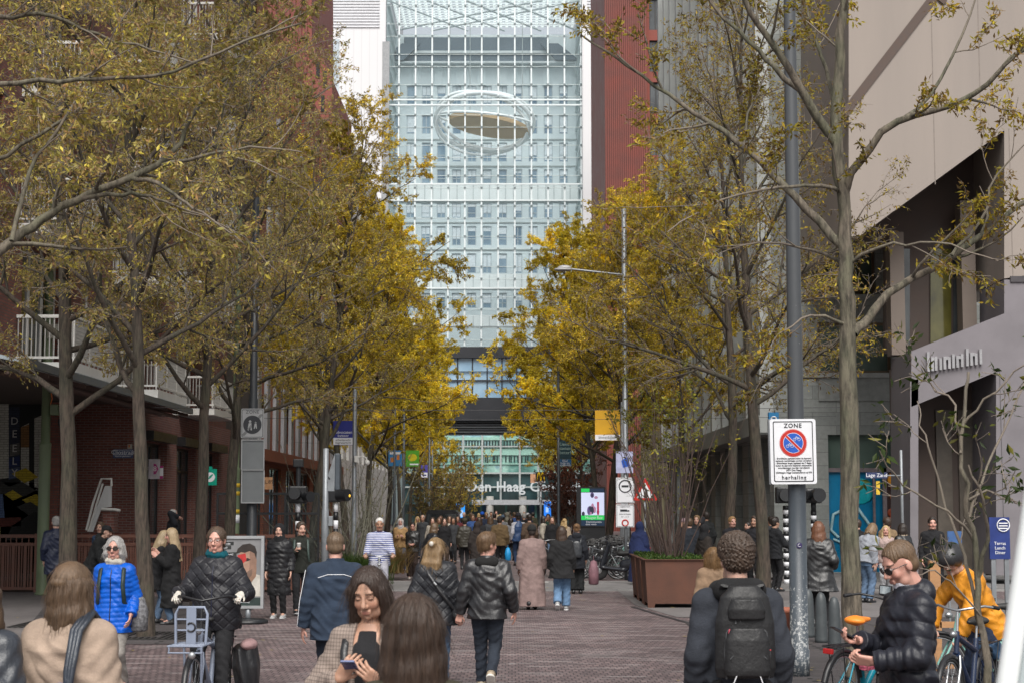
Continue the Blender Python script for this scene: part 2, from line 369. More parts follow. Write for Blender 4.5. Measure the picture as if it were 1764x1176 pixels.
for z in st[:5]:
    for yc in (40.5, 49.5, 58.5):
        a0, a1 = 67 - yc - 2.1, 67 - yc + 2.1; b = MB()
        slabbox(b, q, a0, a1, z - .22, z, .003, 1.35, white_p)
        for d0, d1, x0, x1 in ((1.27, 1.33, a0, a1), (.01, 1.27, a0, a0 + .05), (.01, 1.27, a1 - .05, a1)):
            slabbox(b, q, x0, x1, z + .98, z + 1.05, d0, d1, white_p); slabbox(b, q, x0, x1, z + .08, z + .13, d0, d1, white_p)
        n_ = 42
        for i in range(n_ + 1):
            x = a0 + (a1 - a0) * i / n_; w_ = .035 if i % 14 == 0 else .008
            slabbox(b, q, x - w_, x + w_, z + (0.003 if i % 14 == 0 else .13), z + .98, 1.285, 1.315, white_p if i % 14 == 0 else mesh_m)
        for i in range(13):
            d = .05 + 1.2 * i / 12
            for xx in (a0 + .02, a1 - .04): slabbox(b, q, xx, xx + .02, z + .13, z + .98, d - .012, d + .012, mesh_m)
        for i in range(1, 10): slabbox(b, q, a0, a1, z + .13 + .085 * i - .005, z + .13 + .085 * i + .005, 1.29, 1.31, mesh_m)
        wpart(b, 'balcony', T)
b = MB(); m_dk = brick_dark
holes2 = [(17 - 4.6, 17 - 1.2, .5, 4.0), (17 - 9.6, 17 - 6.2, .5, 4.0), (17 - 14.4, 17 - 11.2, .5, 4.0)]
q2 = facade(b, (-10.8, 67), (0, -1), 17, 0, 5.0, holes2, m_dk, .45, nrm=Vector((1, 0, 0)))
b.box((-14.6, 50, 0), (-10.803, 50.3, 4.997), m_dk); b.box((-12.95, 48.6, 0), (-12.6, 49.997, 4.99), brick_red); wpart(b, 'ground_floor_wall', T)
for h in holes2: rel(window(None, q2, *h, M('black_frame', (.015, .015, .016), .4), pane_d, .3, .09, 2, .78, 'shop_window'), T)
for h in holes2:
    b = MB(); slabbox(b, q2, h[0] - .1, h[1] + .1, h[3] + .02, h[3] + .3, .003, .3, M('black_frame', (.015, .015, .016), .4)); wpart(b, 'window_hood', T)
# mural: painted wall at the back of the arcade
def mural_face():
    b = MB(); Y = 50.0
    b.box((-19, Y, 0), (-12.96, Y + .3, 4.99), M_brick('painted_brick_yellow', (.32, .27, .1), (.27, .225, .085), (.12, .1, .05), .22, .07, .01)); k = 0
    PX = lambda u, v, d: P(u, v, Y - d)
    def pg(pts, c, d, nm): b.poly([PX(u, v, d) for u, v in pts], M_brick(nm, c, mul(c, .82), mul(c, .5), .22, .07, .01))
    blk, gry, yel, wht, blu, red = (.015, .015, .014), (.16, .155, .145), (.6, .45, .03), (.6, .59, .52), (.12, .19, .36), (.34, .05, .07)
    pg([(-60, 640), (112, 640), (112, 830), (-60, 830)], blk, .004, 'mural_black')
    pg([(-40, 690), (15, 690), (15, 822), (-40, 830)], wht, .008, 'mural_white'); pg([(36, 735), (50, 728), (50, 838), (36, 830)], wht, .008, 'mural_white'); pg([(59, 720), (95, 705), (95, 845), (59, 838)], wht, .008, 'mural_white')
    pg([(15, 700), (34, 700), (34, 822), (15, 826)], (.03, .04, .07), .008, 'mural_navy')
    pg([(17, 765), (34, 762), (34, 782), (17, 785)], gry, .012, 'mural_grey'); pg([(15, 788), (34, 784), (34, 802), (15, 806)], (.02, .04, .16), .012, 'mural_blue'); pg([(15, 807), (34, 803), (34, 820), (15, 825)], (.1, .14, .26), .012, 'mural_sky')
    pg([(36, 735), (50, 730), (50, 770), (36, 770)], (.3, .15, .05), .012, 'mural_tan')
    for i, (u, v) in enumerate(((22, 845), (60, 860), (42, 815), (80, 862), (-20, 850))): pg([(u - 22, v), (u + 2, v - 10), (u + 24, v + 6), (u, v + 16)], yel, .016 + .001 * i, 'mural_yellow')
    for i, (u, v) in enumerate(((38, 838), (84, 842), (52, 872), (105, 880), (0, 836))): pg([(u - 24, v), (u, v - 9), (u + 24, v + 6), (u + 2, v + 17)], gry if i % 2 else (.05, .05, .045), .024 + .001 * i, 'mural_stone')
    pg([(112, 700), (90, 760), (88, 800), (112, 800)], (.16, .22, .28), .03, 'mural_paleblue'); pg([(90, 785), (112, 785), (112, 850), (88, 850)], red, .034, 'mural_red')
    pg([(-40, 860), (5, 850), (8, 892), (-40, 915)], blu, .034, 'mural_blue2'); pg([(-40, 892), (36, 890), (36, 905), (-40, 908)], (.14, .03, .02), .038, 'mural_brown')
    pg([(20, 905), (60, 880), (95, 900), (70, 925), (10, 930)], blk, .038, 'mural_black')
    m = wpart(b, 'mural_wall', T)
    for s_, v in (('E', 747), ('E', 772), ('L', 794), ('Y', 814), ('D', 725)):
        p = P(25, v, Y - .05); rel(text('mural_letter', s_, .3, M('mural_letter_paint', (.45, .45, .43), .8), None, p, align='CENTER', depth=.003), T)
mural_face()
# back wall darkening the arcade and the gap to the next block
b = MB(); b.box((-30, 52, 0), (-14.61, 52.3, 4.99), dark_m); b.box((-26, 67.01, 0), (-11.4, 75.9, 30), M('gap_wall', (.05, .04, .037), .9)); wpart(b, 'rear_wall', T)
# glass canopy
cn = empty('glass_canopy', (-10, 42, 0), 0, 'long glass canopy with grey metal edge along the left brick block', 'canopy')
b = MB(); b.prism([(-10.999, 34, 5.18), (-9.55, 34, 4.86), (-9.55, 34, 4.93), (-10.999, 34, 5.25)], (0, 17.6, 0), M('canopy_glass', (.36, .42, .46), .15, .25, 2)); wpart(b, 'glass_sheet', cn)
b = MB(); b.box((-9.55, 34, 4.80), (-9.47, 51.7, 4.96), M('canopy_edge', (.12, .14, .16), .4))
for i in range(12): y = 34.3 + i * 1.55; b.prism([(-10.99, y, 5.0), (-9.57, y, 4.72), (-9.57, y, 4.8), (-10.99, y, 5.15)], (0, .08, 0), M('canopy_rib', (.09, .05, .04), .6))
b.tube([(-10.4, 34, 4.8), (-10.4, 51.5, 4.8)], .07, M('canopy_rib', (.09, .05, .04), .6)); b.tube([(-9.9, 34, 4.7), (-9.9, 51.5, 4.7)], .05, M('canopy_rib', (.09, .05, .04), .6)); wpart(b, 'canopy_frame', cn)

# ================================================================== LEFT: orange facade
def tower_block(name, label, x, y0, y1, h, wallm, wins, framem, panem, side=1, zmin=0, depth=16, mull=1, pitch=4, front=True):
    """street-side block: facade along Y at x (side=+1: left of street, facing +X)"""
    T = empty(name, (x, y0, 0), 0, label, 'building'); b = MB(); n = Vector((side, 0, 0))
    ud = (0, -1) if side > 0 else (0, 1); o = (x, y1) if side > 0 else (x, y0)
    q = facade(b, o, ud, y1 - y0, zmin, h, wins, wallm, .25, nrm=n)
    bx = x - side * depth
    for y, s in ((y0, 1), (y1, -1)):
        if y == y0 and not front: continue
        b.quad((x, y, zmin), (bx, y, zmin), (bx, y, h), (x, y, h), wallm)
    b.quad((x, y0, h), (x, y1, h), (bx, y1, h), (bx, y0, h), dark_m)
    wpart(b, 'wall', T)
    for w_ in wins: rel(window(None, q, *w_, framem, panem, .18, .08, mull), T)
    return T, q
orange = M_brick('orange_brick', (.4, .115, .052), (.3, .085, .042), (.15, .08, .06), .24, .08, .01)
W = []
for i in range(8):
    for z in [5.2 + 3.3 * k for k in range(6)]: W.append((1.4 + i * 4.4, 3.2 + i * 4.4, z, z + 1.9))
for i in range(6): W.append((2.5 + i * 6, 6.6 + i * 6, .3, 3.9))
TB, q = tower_block('orange_brick_block', 'orange brick block with vertical grey panels and dark ground floor arcade', -11.3, 76, 112, 25, orange, W, M('dark_frame', (.03, .03, .03), .4), pane_d)
for i in range(12):
    b = MB(); slabbox(b, q, 35.2 - i * 2.9 - .55, 35.2 - i * 2.9 + .45, 4.6, 14 + (i % 3) * 3.3, .003, .16, M('grey_panel', (.26, .265, .28), .5, .12, 2))
    slabbox(b, q, 35.2 - i * 2.9 - .1, 35.2 - i * 2.9 - .06, 4.7, 13.9 + (i % 3) * 3.3, .163, .18, M('panel_line', (.05, .05, .055), .5)); wpart(b, 'grey_panel', TB)
b = MB(); slabbox(b, q, 0, 36, 4.1, 4.6, .004, .5, M('orange_band', (.2, .06, .03), .7)); wpart(b, 'band_course', TB)
# red tower behind
red_panel = M('rust_red_panel', (.19, .036, .022), .55, .2, 3)
T = empty('red_tower', (-13, 120, 0), 0, 'tall rust red tower with chamfered edge above the left trees', 'building')
b = MB(); Y = 113.0
pts = [P(430, -120, Y), P(537, -120, Y), P(537, 75, Y), P(546, 100, Y), P(556, 100, Y), P(572, 135, Y), P(572, 620, Y), P(430, 620, Y)]
b.prism(pts, (0, 14, 0), red_panel); wpart(b, 'wall', T)
b = MB()
for i in range(9):
    u = 448 + i * 10.2; a, c = P(u, -120, Y), P(u, 128, Y); b.box((a.x - .08, Y - .16, c.z), (a.x + .08, Y - .003, a.z), M('rust_red_rib', (.15, .03, .02), .55))
for u, v in ((548, 112), (560, 128), (556, 170)): p = P(u, v, Y); b.box((p.x - .12, Y - .06, p.z - .9), (p.x + .12, Y - .004, p.z + .2), dark_m)
wpart(b, 'rib', T)
# white block further on
W = []
for i in range(13):
    for z in [5.5 + 3.2 * k for k in range(7)]: W.append((1.5 + i * 4.4, 3.6 + i * 4.4, z, z + 2.0))
tower_block('white_block', 'pale white rendered block further along behind the left trees', -12.2, 116, 176, 30, M('white_render', (.5, .49, .47), .8, .15, .4), W, white_p, pane_d)
# ================================================================== RIGHT: stone block with piers
stone = M_brick('grey_green_stone', (.3, .315, .3), (.23, .245, .235), (.14, .15, .14), 1.5, .42, .008, var=.25)
T = empty('stone_block', (8.3, 55, 0), 0, 'grey green stone block with tall vertical piers and blue corner shop', 'building')
X0 = 8.25; b = MB(); W = []
for i in range(11):
    for z in [5.2 + 3.45 * k for k in range(6)]: W.append((.9 + i * 3.3, 2.7 + i * 3.3, z, z + 2.6))
    W.append((.9 + i * 3.3, 2.7 + i * 3.3, .2, 4.3))
q = facade(b, (X0, 55), (0, 1), 37.5, 0, 31, W, stone, .5, nrm=Vector((-1, 0, 0)))
b.quad((X0, 92.5, 0), (20, 92.5, 0), (20, 92.5, 31), (X0, 92.5, 31), stone); b.quad((X0, 55, 31), (X0, 92.5, 31), (20, 92.5, 31), (20, 55, 31), dark_m)
fh = []; PXf = lambda u: (P(u, 800, 55).x - X0)
PZ = lambda v: P(1480, v, 55).z
shop = (PXf(1427), 12.62 - X0, PZ(985), PZ(748)); fh.append(shop)
fh += [(PXf(1412), PXf(1540), PZ(642), PZ(555)), (PXf(1462), PXf(1515), PZ(508), PZ(428))]
for k in range(4): fh += [(PXf(1395), PXf(1440), PZ(425 - k * 150), PZ(330 - k * 150)), (PXf(1462), PXf(1515), PZ(400 - k * 115), PZ(325 - k * 115))]
fh = fh[:3] + [(PXf(1405), PXf(1445), PZ(505 - k * 112), PZ(430 - k * 112)) for k in range(5)] + [(PXf(1462), PXf(1515), PZ(396 - k * 112), PZ(318 - k * 112)) for k in range(4)]
qf = facade(b, (X0, 55), (1, 0), 12, 0, 31, fh, stone, .35, nrm=Vector((0, -1, 0))); wpart(b, 'wall', T)
bronze = M('bronze_frame', (.12, .085, .05), .45); pane_g = M_pane('green_window_pane', (.04, .06, .05), (.14, .18, .16), .8)
for h in W: 
    if h[0] < 30: rel(window(None, q, *h, grey_metal, pane_d if rnd.random() < .7 else pane_g, .35, .08, 1, .0), T)
for h in fh[1:]: rel(window(None, qf, *h, bronze, pane_g, .22, .09, 1), T)
b = MB()
for i in range(12): slabbox(b, q, i * 3.3 - .05 + .0, i * 3.3 + .5, 4.4, 30.5, .003, .42, M('pale_pier', (.36, .375, .365), .7, .2, 1))
wpart(b, 'pier', T)
b = MB(); slabbox(b, q, 0, 37, 4.35, 4.95, .004, .55, M('lintel_stone', (.26, .275, .265), .7)); wpart(b, 'lintel_band', T)
b = MB()
for v in (642, 508): b = MB(); slabbox(b, qf, PXf(1405), PXf(1548), PZ(v + 8), PZ(v), .003, .14, M('sill_stone', (.27, .28, .27), .7)); wpart(b, 'window_sill', T)
b = MB(); slabbox(b, qf, PXf(1412), PXf(1540), PZ(690), PZ(650), .004, .06, M('spandrel', (.2, .21, .2), .6)); wpart(b, 'spandrel', T)
# corner shop
S_ = MB(); s0, s1, z0, z1 = shop; D = .3
blue_m = M('blue_shop_film', (.0, .15, .30), .3, .35, .7); rel(MB().add([qf(s0, z0 + .0, D), qf(PXf(1528), z0, D), qf(PXf(1528), PZ(812), D), qf(s0, PZ(812), D)], [(0, 1, 2, 3)], blue_m).build('shop_window'), T)
b = MB(); lw = M('pale_blue_outline', (.35, .55, .6), .4)
pts = [(1445, 925), (1432, 912), (1437, 885), (1452, 878), (1470, 872), (1478, 873), (1500, 905)]
b.tube([qf(PXf(u), PZ(v), D - .03) for u, v in pts], .05, lw, 6); b.tube([qf(PXf(u), PZ(v), D - .03) for u, v in ((1436, 928), (1452, 935), (1500, 938))], .04, lw, 6); b.tube([qf(PXf(u), PZ(v), D - .03) for u, v in ((1466, 905), (1468, 893), (1474, 891), (1479, 895), (1479, 920))], .045, lw, 6)
wpart(b, 'shop_emblem', T)
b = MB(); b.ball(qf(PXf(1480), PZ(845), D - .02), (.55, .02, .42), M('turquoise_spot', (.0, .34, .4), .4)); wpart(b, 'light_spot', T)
b = MB(); b.quad(qf(s0, PZ(806), D - .02), qf(s1, PZ(806), D - .02), qf(s1, z1, D - .02), qf(s0, z1, D - .02), M_pane('shop_transom_pane', (.04, .065, .055), (.11, .15, .13), .5)); wpart(b, 'transom_pane', T)
b = MB(); pf = M('shop_frame', (.16, .13, .14), .5)
for u0, u1, v0, v1 in ((1427, 1570, 812, 805), (1522, 1529, 985, 805), (1505, 1509, 985, 812), (1560, 1575, 985, 748)): slabbox(b, qf, PXf(u0), PXf(u1), PZ(v0), PZ(v1), -D + .03, -D + .12, pf)
wpart(b, 'shop_frame', T)
# fruit-like orange globes seen through the door panel
b = MB(); b.quad(qf(PXf(1529), z0, D), qf(PXf(1562), z0, D), qf(PXf(1562), PZ(812), D), qf(PXf(1529), PZ(812), D), M('poster_dark', (.035, .012, .01), .4)); wpart(b, 'door_poster', T)
oc = [(.75, .3, .01), (.5, .13, .015), (.28, .05, .015), (.7, .2, .0), (.18, .03, .015)]
for i in range(20):
    u, v = rnd.uniform(1534, 1559), 822 + i * 6.6 + rnd.uniform(-4, 4); r_ = rnd.uniform(.09, .17); c = oc[min(4, int((v - 820) / 30 + rnd.uniform(-.5, 1)))]
    b = MB(); b.ball(qf(PXf(u), PZ(v), D - .03), (r_, .02 + .001 * i, r_), M('orange_globe_%d' % (oc.index(c)), c, .35), 14, 8); tag(wpart(b, 'poster_globe', T))
# pale thin block and red ribbed tower further right
tower_block('cream_block', 'narrow cream stone block behind the right street trees', 9.6, 93, 130, 21, M('cream_stone', (.3, .27, .17), .8, .2, .6), [(1.5 + i * 3.2, 3 + i * 3.2, 1 + z * 3.3, 3 + z * 3.3) for i in range(11) for z in range(6)], grey_metal, pane_d, -1)
T = empty('red_ribbed_tower', (14, 150, 0), 0, 'tall dark red tower with ribbed wall to the right of the glass atrium', 'building')
Y = 150.0; b = MB(); xa, xb, xc = P(1040, 0, Y).x, P(1112, 0, Y).x, P(1330, 0, Y).x; zt = P(0, -150, Y).z
fh = []
for u0, u1 in ((1118, 1140), (1170, 1195), (1220, 1245)):
    for k in range(11): v = 60 + k * 72 - 70; fh.append((P(u0, 0, Y).x - xb, P(u1, 0, Y).x - xb, round(P(0, v + 62, Y).z, 2), round(P(0, v + 8, Y).z, 2)))
fh = [h for h in fh if h[2] > 1]
qr = facade(b, (xb, Y), (1, 0), xc - xb, 0, zt, fh, M('red_tower_wall', (.2, .045, .03), .7, .25, .8), .4, nrm=Vector((0, -1, 0)))
b.box((xa, Y - .8, 0), (xb, Y + 25, zt), M('red_tower_ribs', (.15, .035, .026), .6, .3, .8)); b.quad((xb, Y, zt), (xc, Y, zt), (xc, Y + 25, zt), (xb, Y + 25, zt), dark_m); b.quad((xc, Y, 0), (xc, Y + 25, 0), (xc, Y + 25, zt), (xc, Y, zt), red_panel); wpart(b, 'wall', T)
for h in fh: rel(window(None, qr, *h, M('black_frame', (.015, .015, .016), .4), pane_d, .3, .1, 1), T)
b = MB()
for i in range(20): x = xa + .1 + (xb - xa - .2) * i / 19; b.box((x - .045, Y - .97, 0), (x + .045, Y - .803, zt), M('red_rib', (.19, .045, .032), .6, .3, .8))
wpart(b, 'rib', T)
# ================================================================== RIGHT: modern beige block with slanted overhang
T = empty('beige_block', (14, 50, 0), 0, 'modern beige panelled block with slanted overhang at upper right', 'building')
Y = 47.0; beige = M('beige_panel', (.255, .22, .195), .75, .16, .6, .15, 9, stretch=(1, 1, .12)); pt = lambda u, v, y=Y: P(u, v, y)
b = MB(); b.prism([pt(1462, -160), pt(1462, 408), pt(1482, 406), pt(1730, 225), pt(1730, 480), pt(1800, 470), pt(1800, -160)], (0, 9, 0), beige); wpart(b, 'upper_volume', T)
b = MB(); b.obox((pt(1540, 85) + pt(1540, 85)) / 2 + Vector((0, -.02, 0)), (pt(1640, -45) - pt(1440, 215)) * .5, Vector((0, .015, 0)), (pt(1545, 92) - pt(1535, 78)) * .45, M('brown_groove', (.075, .05, .04), .7))
b.obox(pt(1590, -25) + Vector((0, -.045, 0)), Vector((.05, 0, .06)), Vector((0, .02, 0)), Vector((.6, 0, -.5)), M('brown_groove', (.075, .05, .04), .7)); wpart(b, 'slanted_groove', T)
b = MB()
for (u0, v0), (u1, v1) in (((1600, -160), (1600, 318)), ((1680, -160), (1680, 258)), ((1738, 222), (1738, 480))): a, c = pt(u0, v0), pt(u1, v1); b.box((a.x - .012, Y - .006, c.z), (a.x + .012, Y - .002, a.z), M('panel_joint', (.2, .17, .15), .8))
wpart(b, 'panel_joint', T)
brown = M('brown_soffit', (.07, .05, .042), .7, .3, 1)
b = MB(); b.prism([pt(1505, 388), pt(1730, 225), pt(1730, 580), pt(1568, 590), pt(1568, 400)], (0, .3, 0), brown)
for p in b.v: pass
o = wpart(b, 'recess_wall', T); o.location = (0, 3.2, 0)
b = MB(); oc_ = M_pane('olive_glass_pane', (.035, .03, .008), (.13, .12, .03), 1.2)
for u0, u1 in ((1585, 1612), (1650, 1688), (1692, 1706)): b.prism([pt(u0, 400), pt(u1, 400), pt(u1, 575), pt(u0, 580)], (0, .05, 0), oc_ if u0 == 1650 else pane_d)
o = wpart(b, 'recess_window', T); o.location = (0, 3.1, 0)
b = MB()
for u in (1572, 1700): a, c = pt(u, 380), pt(u, 600); b.box((a.x - .2, Y + 2.0, c.z), (a.x + .2, Y + 2.6, a.z + (.9 if u == 1700 else 0)), M('brown_pier', (.15, .12, .1), .7, .2, 1))
wpart(b, 'pier', T)
gw = M('lilac_grey_wall', (.165, .152, .165), .7, .25, .8); b = MB()
b.prism([pt(1570, 605), pt(1570, 700), pt(1716, 640), pt(1716, 990), pt(1800, 990), pt(1800, 482), pt(1730, 482), pt(1730, 540)], (0, 2.5, 0), gw); b.prism([pt(1568, 655), pt(1582, 652), pt(1582, 1000), pt(1568, 1000)], (0, 2.4, 0), gw); wpart(b, 'ground_floor_wall', T)
b = MB(); a, c = pt(1740, 480), pt(1740, 700); b.box((a.x, Y - .05, a.z - .1), (a.x + 3, Y - .003, a.z + .06), M('dark_coping', (.05, .045, .05), .6)); a = pt(1722, 640); c = pt(1731, 990); b.box((a.x, Y - .02, c.z), (c.x, Y - .002, a.z), M('dark_slot', (.03, .03, .033), .6)); wpart(b, 'coping', T)
b = MB(); a, c = pt(1582, 655), pt(1716, 1000); b.box((a.x - .2, Y + 2.52, 0), (c.x + .2, Y + 2.7, a.z + .5), brown); wpart(b, 'entrance_wall', T)
for u0, u1 in ((1612, 1645), (1650, 1690), (1692, 1712)):
    a, c = pt(u0, 705, Y + 2.4), pt(u1, 990, Y + 2.4); b = MB(); b.box((a.x, Y + 2.42, max(c.z, .02)), (c.x, Y + 2.5, a.z), M('door_frame_taupe', (.09, .075, .06), .5)); o = wpart(b, 'door', T)
    b = MB(); b.box((a.x + .12, Y + 2.39, 2.3), (c.x - .12, Y + 2.417, a.z - .1), pane_g); b.box((a.x + .12, Y + 2.39, .15), (c.x - .12, Y + 2.417, 2.1), pane_d); w2 = wpart(b, 'pane', T); w2.parent = o; w2.matrix_parent_inverse = (o.matrix_parent_inverse.copy()); 
mm = M('polished_letter_metal', (.45, .44, .45), .25, .2, 4, metal=1)
b = MB()
for i, (u, hh) in enumerate(((1598, 34), (1605, 24), (1611, 24), (1619, 20), (1626, 22), (1634, 20), (1641, 24), (1648, 20), (1656, 22), (1665, 30), (1672, 22), (1680, 20), (1688, 26))):
    p = pt(u, 640 - (u - 1598) * .14); hz = hh / 3000 * Y; b.box((p.x - .035, Y - .12, p.z), (p.x + .035, Y - .004, p.z + hz), mm); 
    if i % 3 == 1: b.box((p.x + .036, Y - .11, p.z + hz * .75), (p.x + .1, Y - .005, p.z + hz), mm)
wpart(b, 'metal_lettering', T)
# ================================================================== atrium office building and station hall
YG = 195.0; YB = 210.0
pg_ = lambda u, v, y=YG: P(u, v, y)
T = empty('atrium_office_tower', (0, YG, 0), 0, 'tall white office building with glass atrium closing the street', 'building')
def ribs_mat(name, c, per, amt=.12):
    n = NT(name); sx = n.n('SeparateXYZ'); n.l(n.pos('World'), sx.inputs[0]); m_ = n.n('Math', operation='MULTIPLY'); n.l(sx.outputs[0], m_.inputs[0]); m_.inputs[1].default_value = 1 / per
    fr = n.n('Math', operation='FRACT'); n.l(m_.outputs[0], fr.inputs[0]); f = n.ramp(fr.outputs[0], [(.0, mul(c, 1 - amt)), (.08, c), (.92, c), (1, mul(c, 1 - amt))])
    g = n.noise(n.mapv(n.pos('World'), (1, 1, .15)), .3, 4); n.col(n.mix(.5, f, n.ramp(g, [(.3, (.88,) * 3), (.7, (1,) * 3)]), 'MULTIPLY')); n.set(Roughness=.55); return n.m
clad = ribs_mat('white_cladding', (.63, .63, .645), .9); frame_w = M('pale_green_white_frame', (.62, .68, .69), .5, .05, .5)
b = MB(); top = pg_(0, -180).z
xl0, xl1, xr0, xr1 = pg_(440, 0).x, pg_(666, 0).x, pg_(1002, 0).x, pg_(1230, 0).x
b.box((xl0, YG - 1, 0), (xl1, YG + 30, top), clad); b.box((xr0, YG - 1, 0), (xr1, YG + 30, top), clad); wpart(b, 'white_wall', T)
lv = M('louvre_slat', (.62, .63, .66), .5)
for (u0, u1, v1) in ((545, 655, 52), (1010, 1038, 52)):
    b = MB(); a, c = pg_(u0, -180), pg_(u1, v1); z = c.z
    while z < a.z: b.box((a.x, YG - 1.12, z), (c.x, YG - 1.003, z + .16), lv); z += .34
    wpart(b, 'louvre', T)
b = MB(); a, c = pg_(572, 72), pg_(584, 330); b.box((a.x, YG - 1.05, c.z), (c.x, YG - 1.004, a.z), M_pane('pale_blue_pane', (.3, .36, .4), (.5, .56, .6), .2)); a, c = pg_(660, 76), pg_(668, 700); b.box((a.x, YG - 1.06, c.z), (c.x, YG - 1.005, a.z), M('shadow_joint', (.28, .29, .3), .6)); wpart(b, 'side_glazing', T)
# back wall of the atrium
concrete = M('pale_green_concrete', (.66, .75, .77), .7, .06, .2)
xb0, xb1 = pg_(655, 0).x, pg_(1010, 0).x; zt = P(800, 60, YB).z
cols = [(675.5 + 26.1 * i, 690.5 + 26.1 * i) for i in range(12)]; rows = [(148, 180), (199, 231), (246, 279), (292, 316), (350, 376), (390, 423), (437, 471), (505, 531)]
b = MB(); fh = []
for u0, u1 in cols:
    for v0, v1 in rows: fh.append((P(u0, 0, YB).x - xb0, P(u1, 0, YB).x - xb0, round(P(0, v1, YB).z, 2), round(P(0, v0, YB).z, 2)))
q = facade(b, (xb0, YB), (1, 0), xb1 - xb0, 0, zt, fh, concrete, .35, nrm=Vector((0, -1, 0))); wpart(b, 'inner_wall', T)
pA = M_pane('blue_office_pane', (.1, .18, .26), (.25, .37, .47), .35); pB = M('window_blind', (.72, .79, .83), .6)
for h in fh:
    o = rel(window(None, q, *h, M('blue_grey_frame', (.42, .5, .54), .5), pA, .2, .1, 1 if rnd.random() < .5 else 0, .35), T)
    if rnd.random() < .75:
        f = rnd.choice((.25, .4, .5, .65, .9)); p = MB(); z = h[3] - (h[3] - h[2]) * f; p.quad(q(h[0] + .1, z, .2), q(h[1] - .1, z, .2), q(h[1] - .1, h[3] - .1, .2), q(h[0] + .1, h[3] - .1, .2), pB); bl = p.build('blind', None, o)
b = MB(); dg = M('slate_blue_upper', (.1, .14, .175), .4, .15, .3); zl, zh = P(0, 109, YB).z, P(0, 67, YB).z
b.box((P(697, 0, YB).x, YB - .6, zl), (P(945, 0, YB).x, YB - .003, zh), dg)
for s, u in ((-1, 725), (1, 930)):
    x = P(u, 0, YB).x; b.prism([(x, YB - 1, zh - 1), (x - s * -2.2, YB - 1, zh - 1), (x - s * -2.2 + s * 2.6, YB - 1, zl), (x + s * 2.0, YB - 1, zl)], (0, -.5, 0), dg)
b.box((P(697, 0, YB).x, YB - .9, P(0, 95, YB).z), (P(945, 0, YB).x, YB - .61, P(0, 91, YB).z), frame_w)
b.box((P(660, 0, YB).x, YB - 1.2, P(0, 113, YB).z), (P(990, 0, YB).x, YB - .604, P(0, 110, YB).z), frame_w); wpart(b, 'roof_terrace', T)
b = MB()
for i in range(12): x = P(702 + i * 26.1, 0, YB).x; 
for i in range(9): x = P(682 + i * 37, 0, YB).x; b.box((x - .5, YB - .18, P(0, 148, YB).z), (x + .5, YB - .004, P(0, 112, YB).z), concrete)
for v in (240, 286, 335, 383, 430, 480): b.box((xb0, YB - .12, P(0, v + 2, YB).z), (xb1, YB - .005, P(0, v, YB).z), M('joint_line', (.34, .39, .385), .7))
wpart(b, 'inner_pilaster', T)
# side walls and ceiling of the atrium
sw = M('atrium_side', (.6, .68, .67), .5, .08, .2); b = MB()
b.quad((xl1 + .02, YG, 0), (xl1 + .02, YB, 0), (xl1 + .02, YB, zt), (xl1 + .02, YG, zt), sw); b.quad((xr0 - .02, YG, 0), (xr0 - .02, YB, 0), (xr0 - .02, YB, zt), (xr0 - .02, YG, zt), sw)
for i in range(22):
    z = 14 + i * 2.4
    for x, s in ((xl1 + .02, 1), (xr0 - .02, -1)): b.box((min(x, x + s * .25), YG + 1, z), (max(x, x + s * .25), YB - .3, z + .25), frame_w)
wpart(b, 'side_wall', T)
b = MB()
for i in range(14):
    y = YG + .8 + i * 1.05; b.box((xl1 + .3, y, zt + .9), (xr0 - .3, y + .2, zt + 1.06), frame_w)
    for k in range(30): x = xl1 + .6 + k * (xr0 - xl1 - 1.2) / 29; b.ball((x, y - .04, zt + .8), (.2, .08, .14), M_glow('daylight_glow_disc', (.8, .88, .86), .7), 8, 6)  # glow put into the beam discs stands in for daylight through the roof
for k in range(6):
    x0 = xl1 + (xr0 - xl1) * k / 5; x1 = xl1 + (xr0 - xl1) * ((k + 2) % 6) / 5; b.tube([(x0, YG + 1, zt + .2), (x1, YB - 1, zt + .2)], .12, frame_w, 6)
wpart(b, 'roof_truss', T)
# bridges and glass front
b = MB(); br = M('white_bridge', (.62, .67, .66), .5, .06, .3); bj = M('bridge_joint', (.42, .47, .47), .6)
for v0, v1 in ((317, 346), (472, 497), (543, 562)):
    a, c = pg_(676, v1, YG + 2), pg_(996, v0, YG + 2); b.box((a.x, YG + 2, a.z), (c.x, YG + 4, c.z), br)
    for i in range(24): x = a.x + (c.x - a.x) * i / 23; b.box((x - .05, YG + 1.93, a.z + .1), (x + .05, YG + 1.997, c.z - .1), bj)
wpart(b, 'bridge', T)
b = MB(); zb = pg_(0, 596).z; cab = M('frame_cable', (.6, .67, .66), .5); node = M('dark_node', (.16, .2, .21), .5)
mus = [660 + 28.35 * i for i in range(13)]
vs_ = []; v = -10
while v < 595: vs_ += [v, v + 21]; v += 52.2
for i, u in enumerate(mus):
    x = pg_(u, 0).x
    if xl1 - .3 < x < xr0 + .4:
        b.box((x - .085, YG - .2, zb), (x + .085, YG - .02, top), frame_w)
        for v in vs_: p = pg_(u, v); b.box((x - .12, YG - .3, p.z - .1), (x + .12, YG - .205, p.z + .1), node)
for v in vs_: z = pg_(0, v).z; b.box((xl1, YG - .1, z - .02), (xr0, YG - .022, z + .02), cab)
for v in (173, 182, 318, 346, 497): z = pg_(0, v).z; b.box((xl1, YG - .3, z - .08), (xr0, YG - .105, z + .08), frame_w)
wpart(b, 'curtain_frame', T)
b = MB(); b.quad((xl1, YG, zb), (xr0, YG, zb), (xr0, YG, top), (xl1, YG, top), M_glass('atrium_glass', (.95, .98, 1), .9, .04, (.5, .6, .63))); wpart(b, 'glass_front', T)
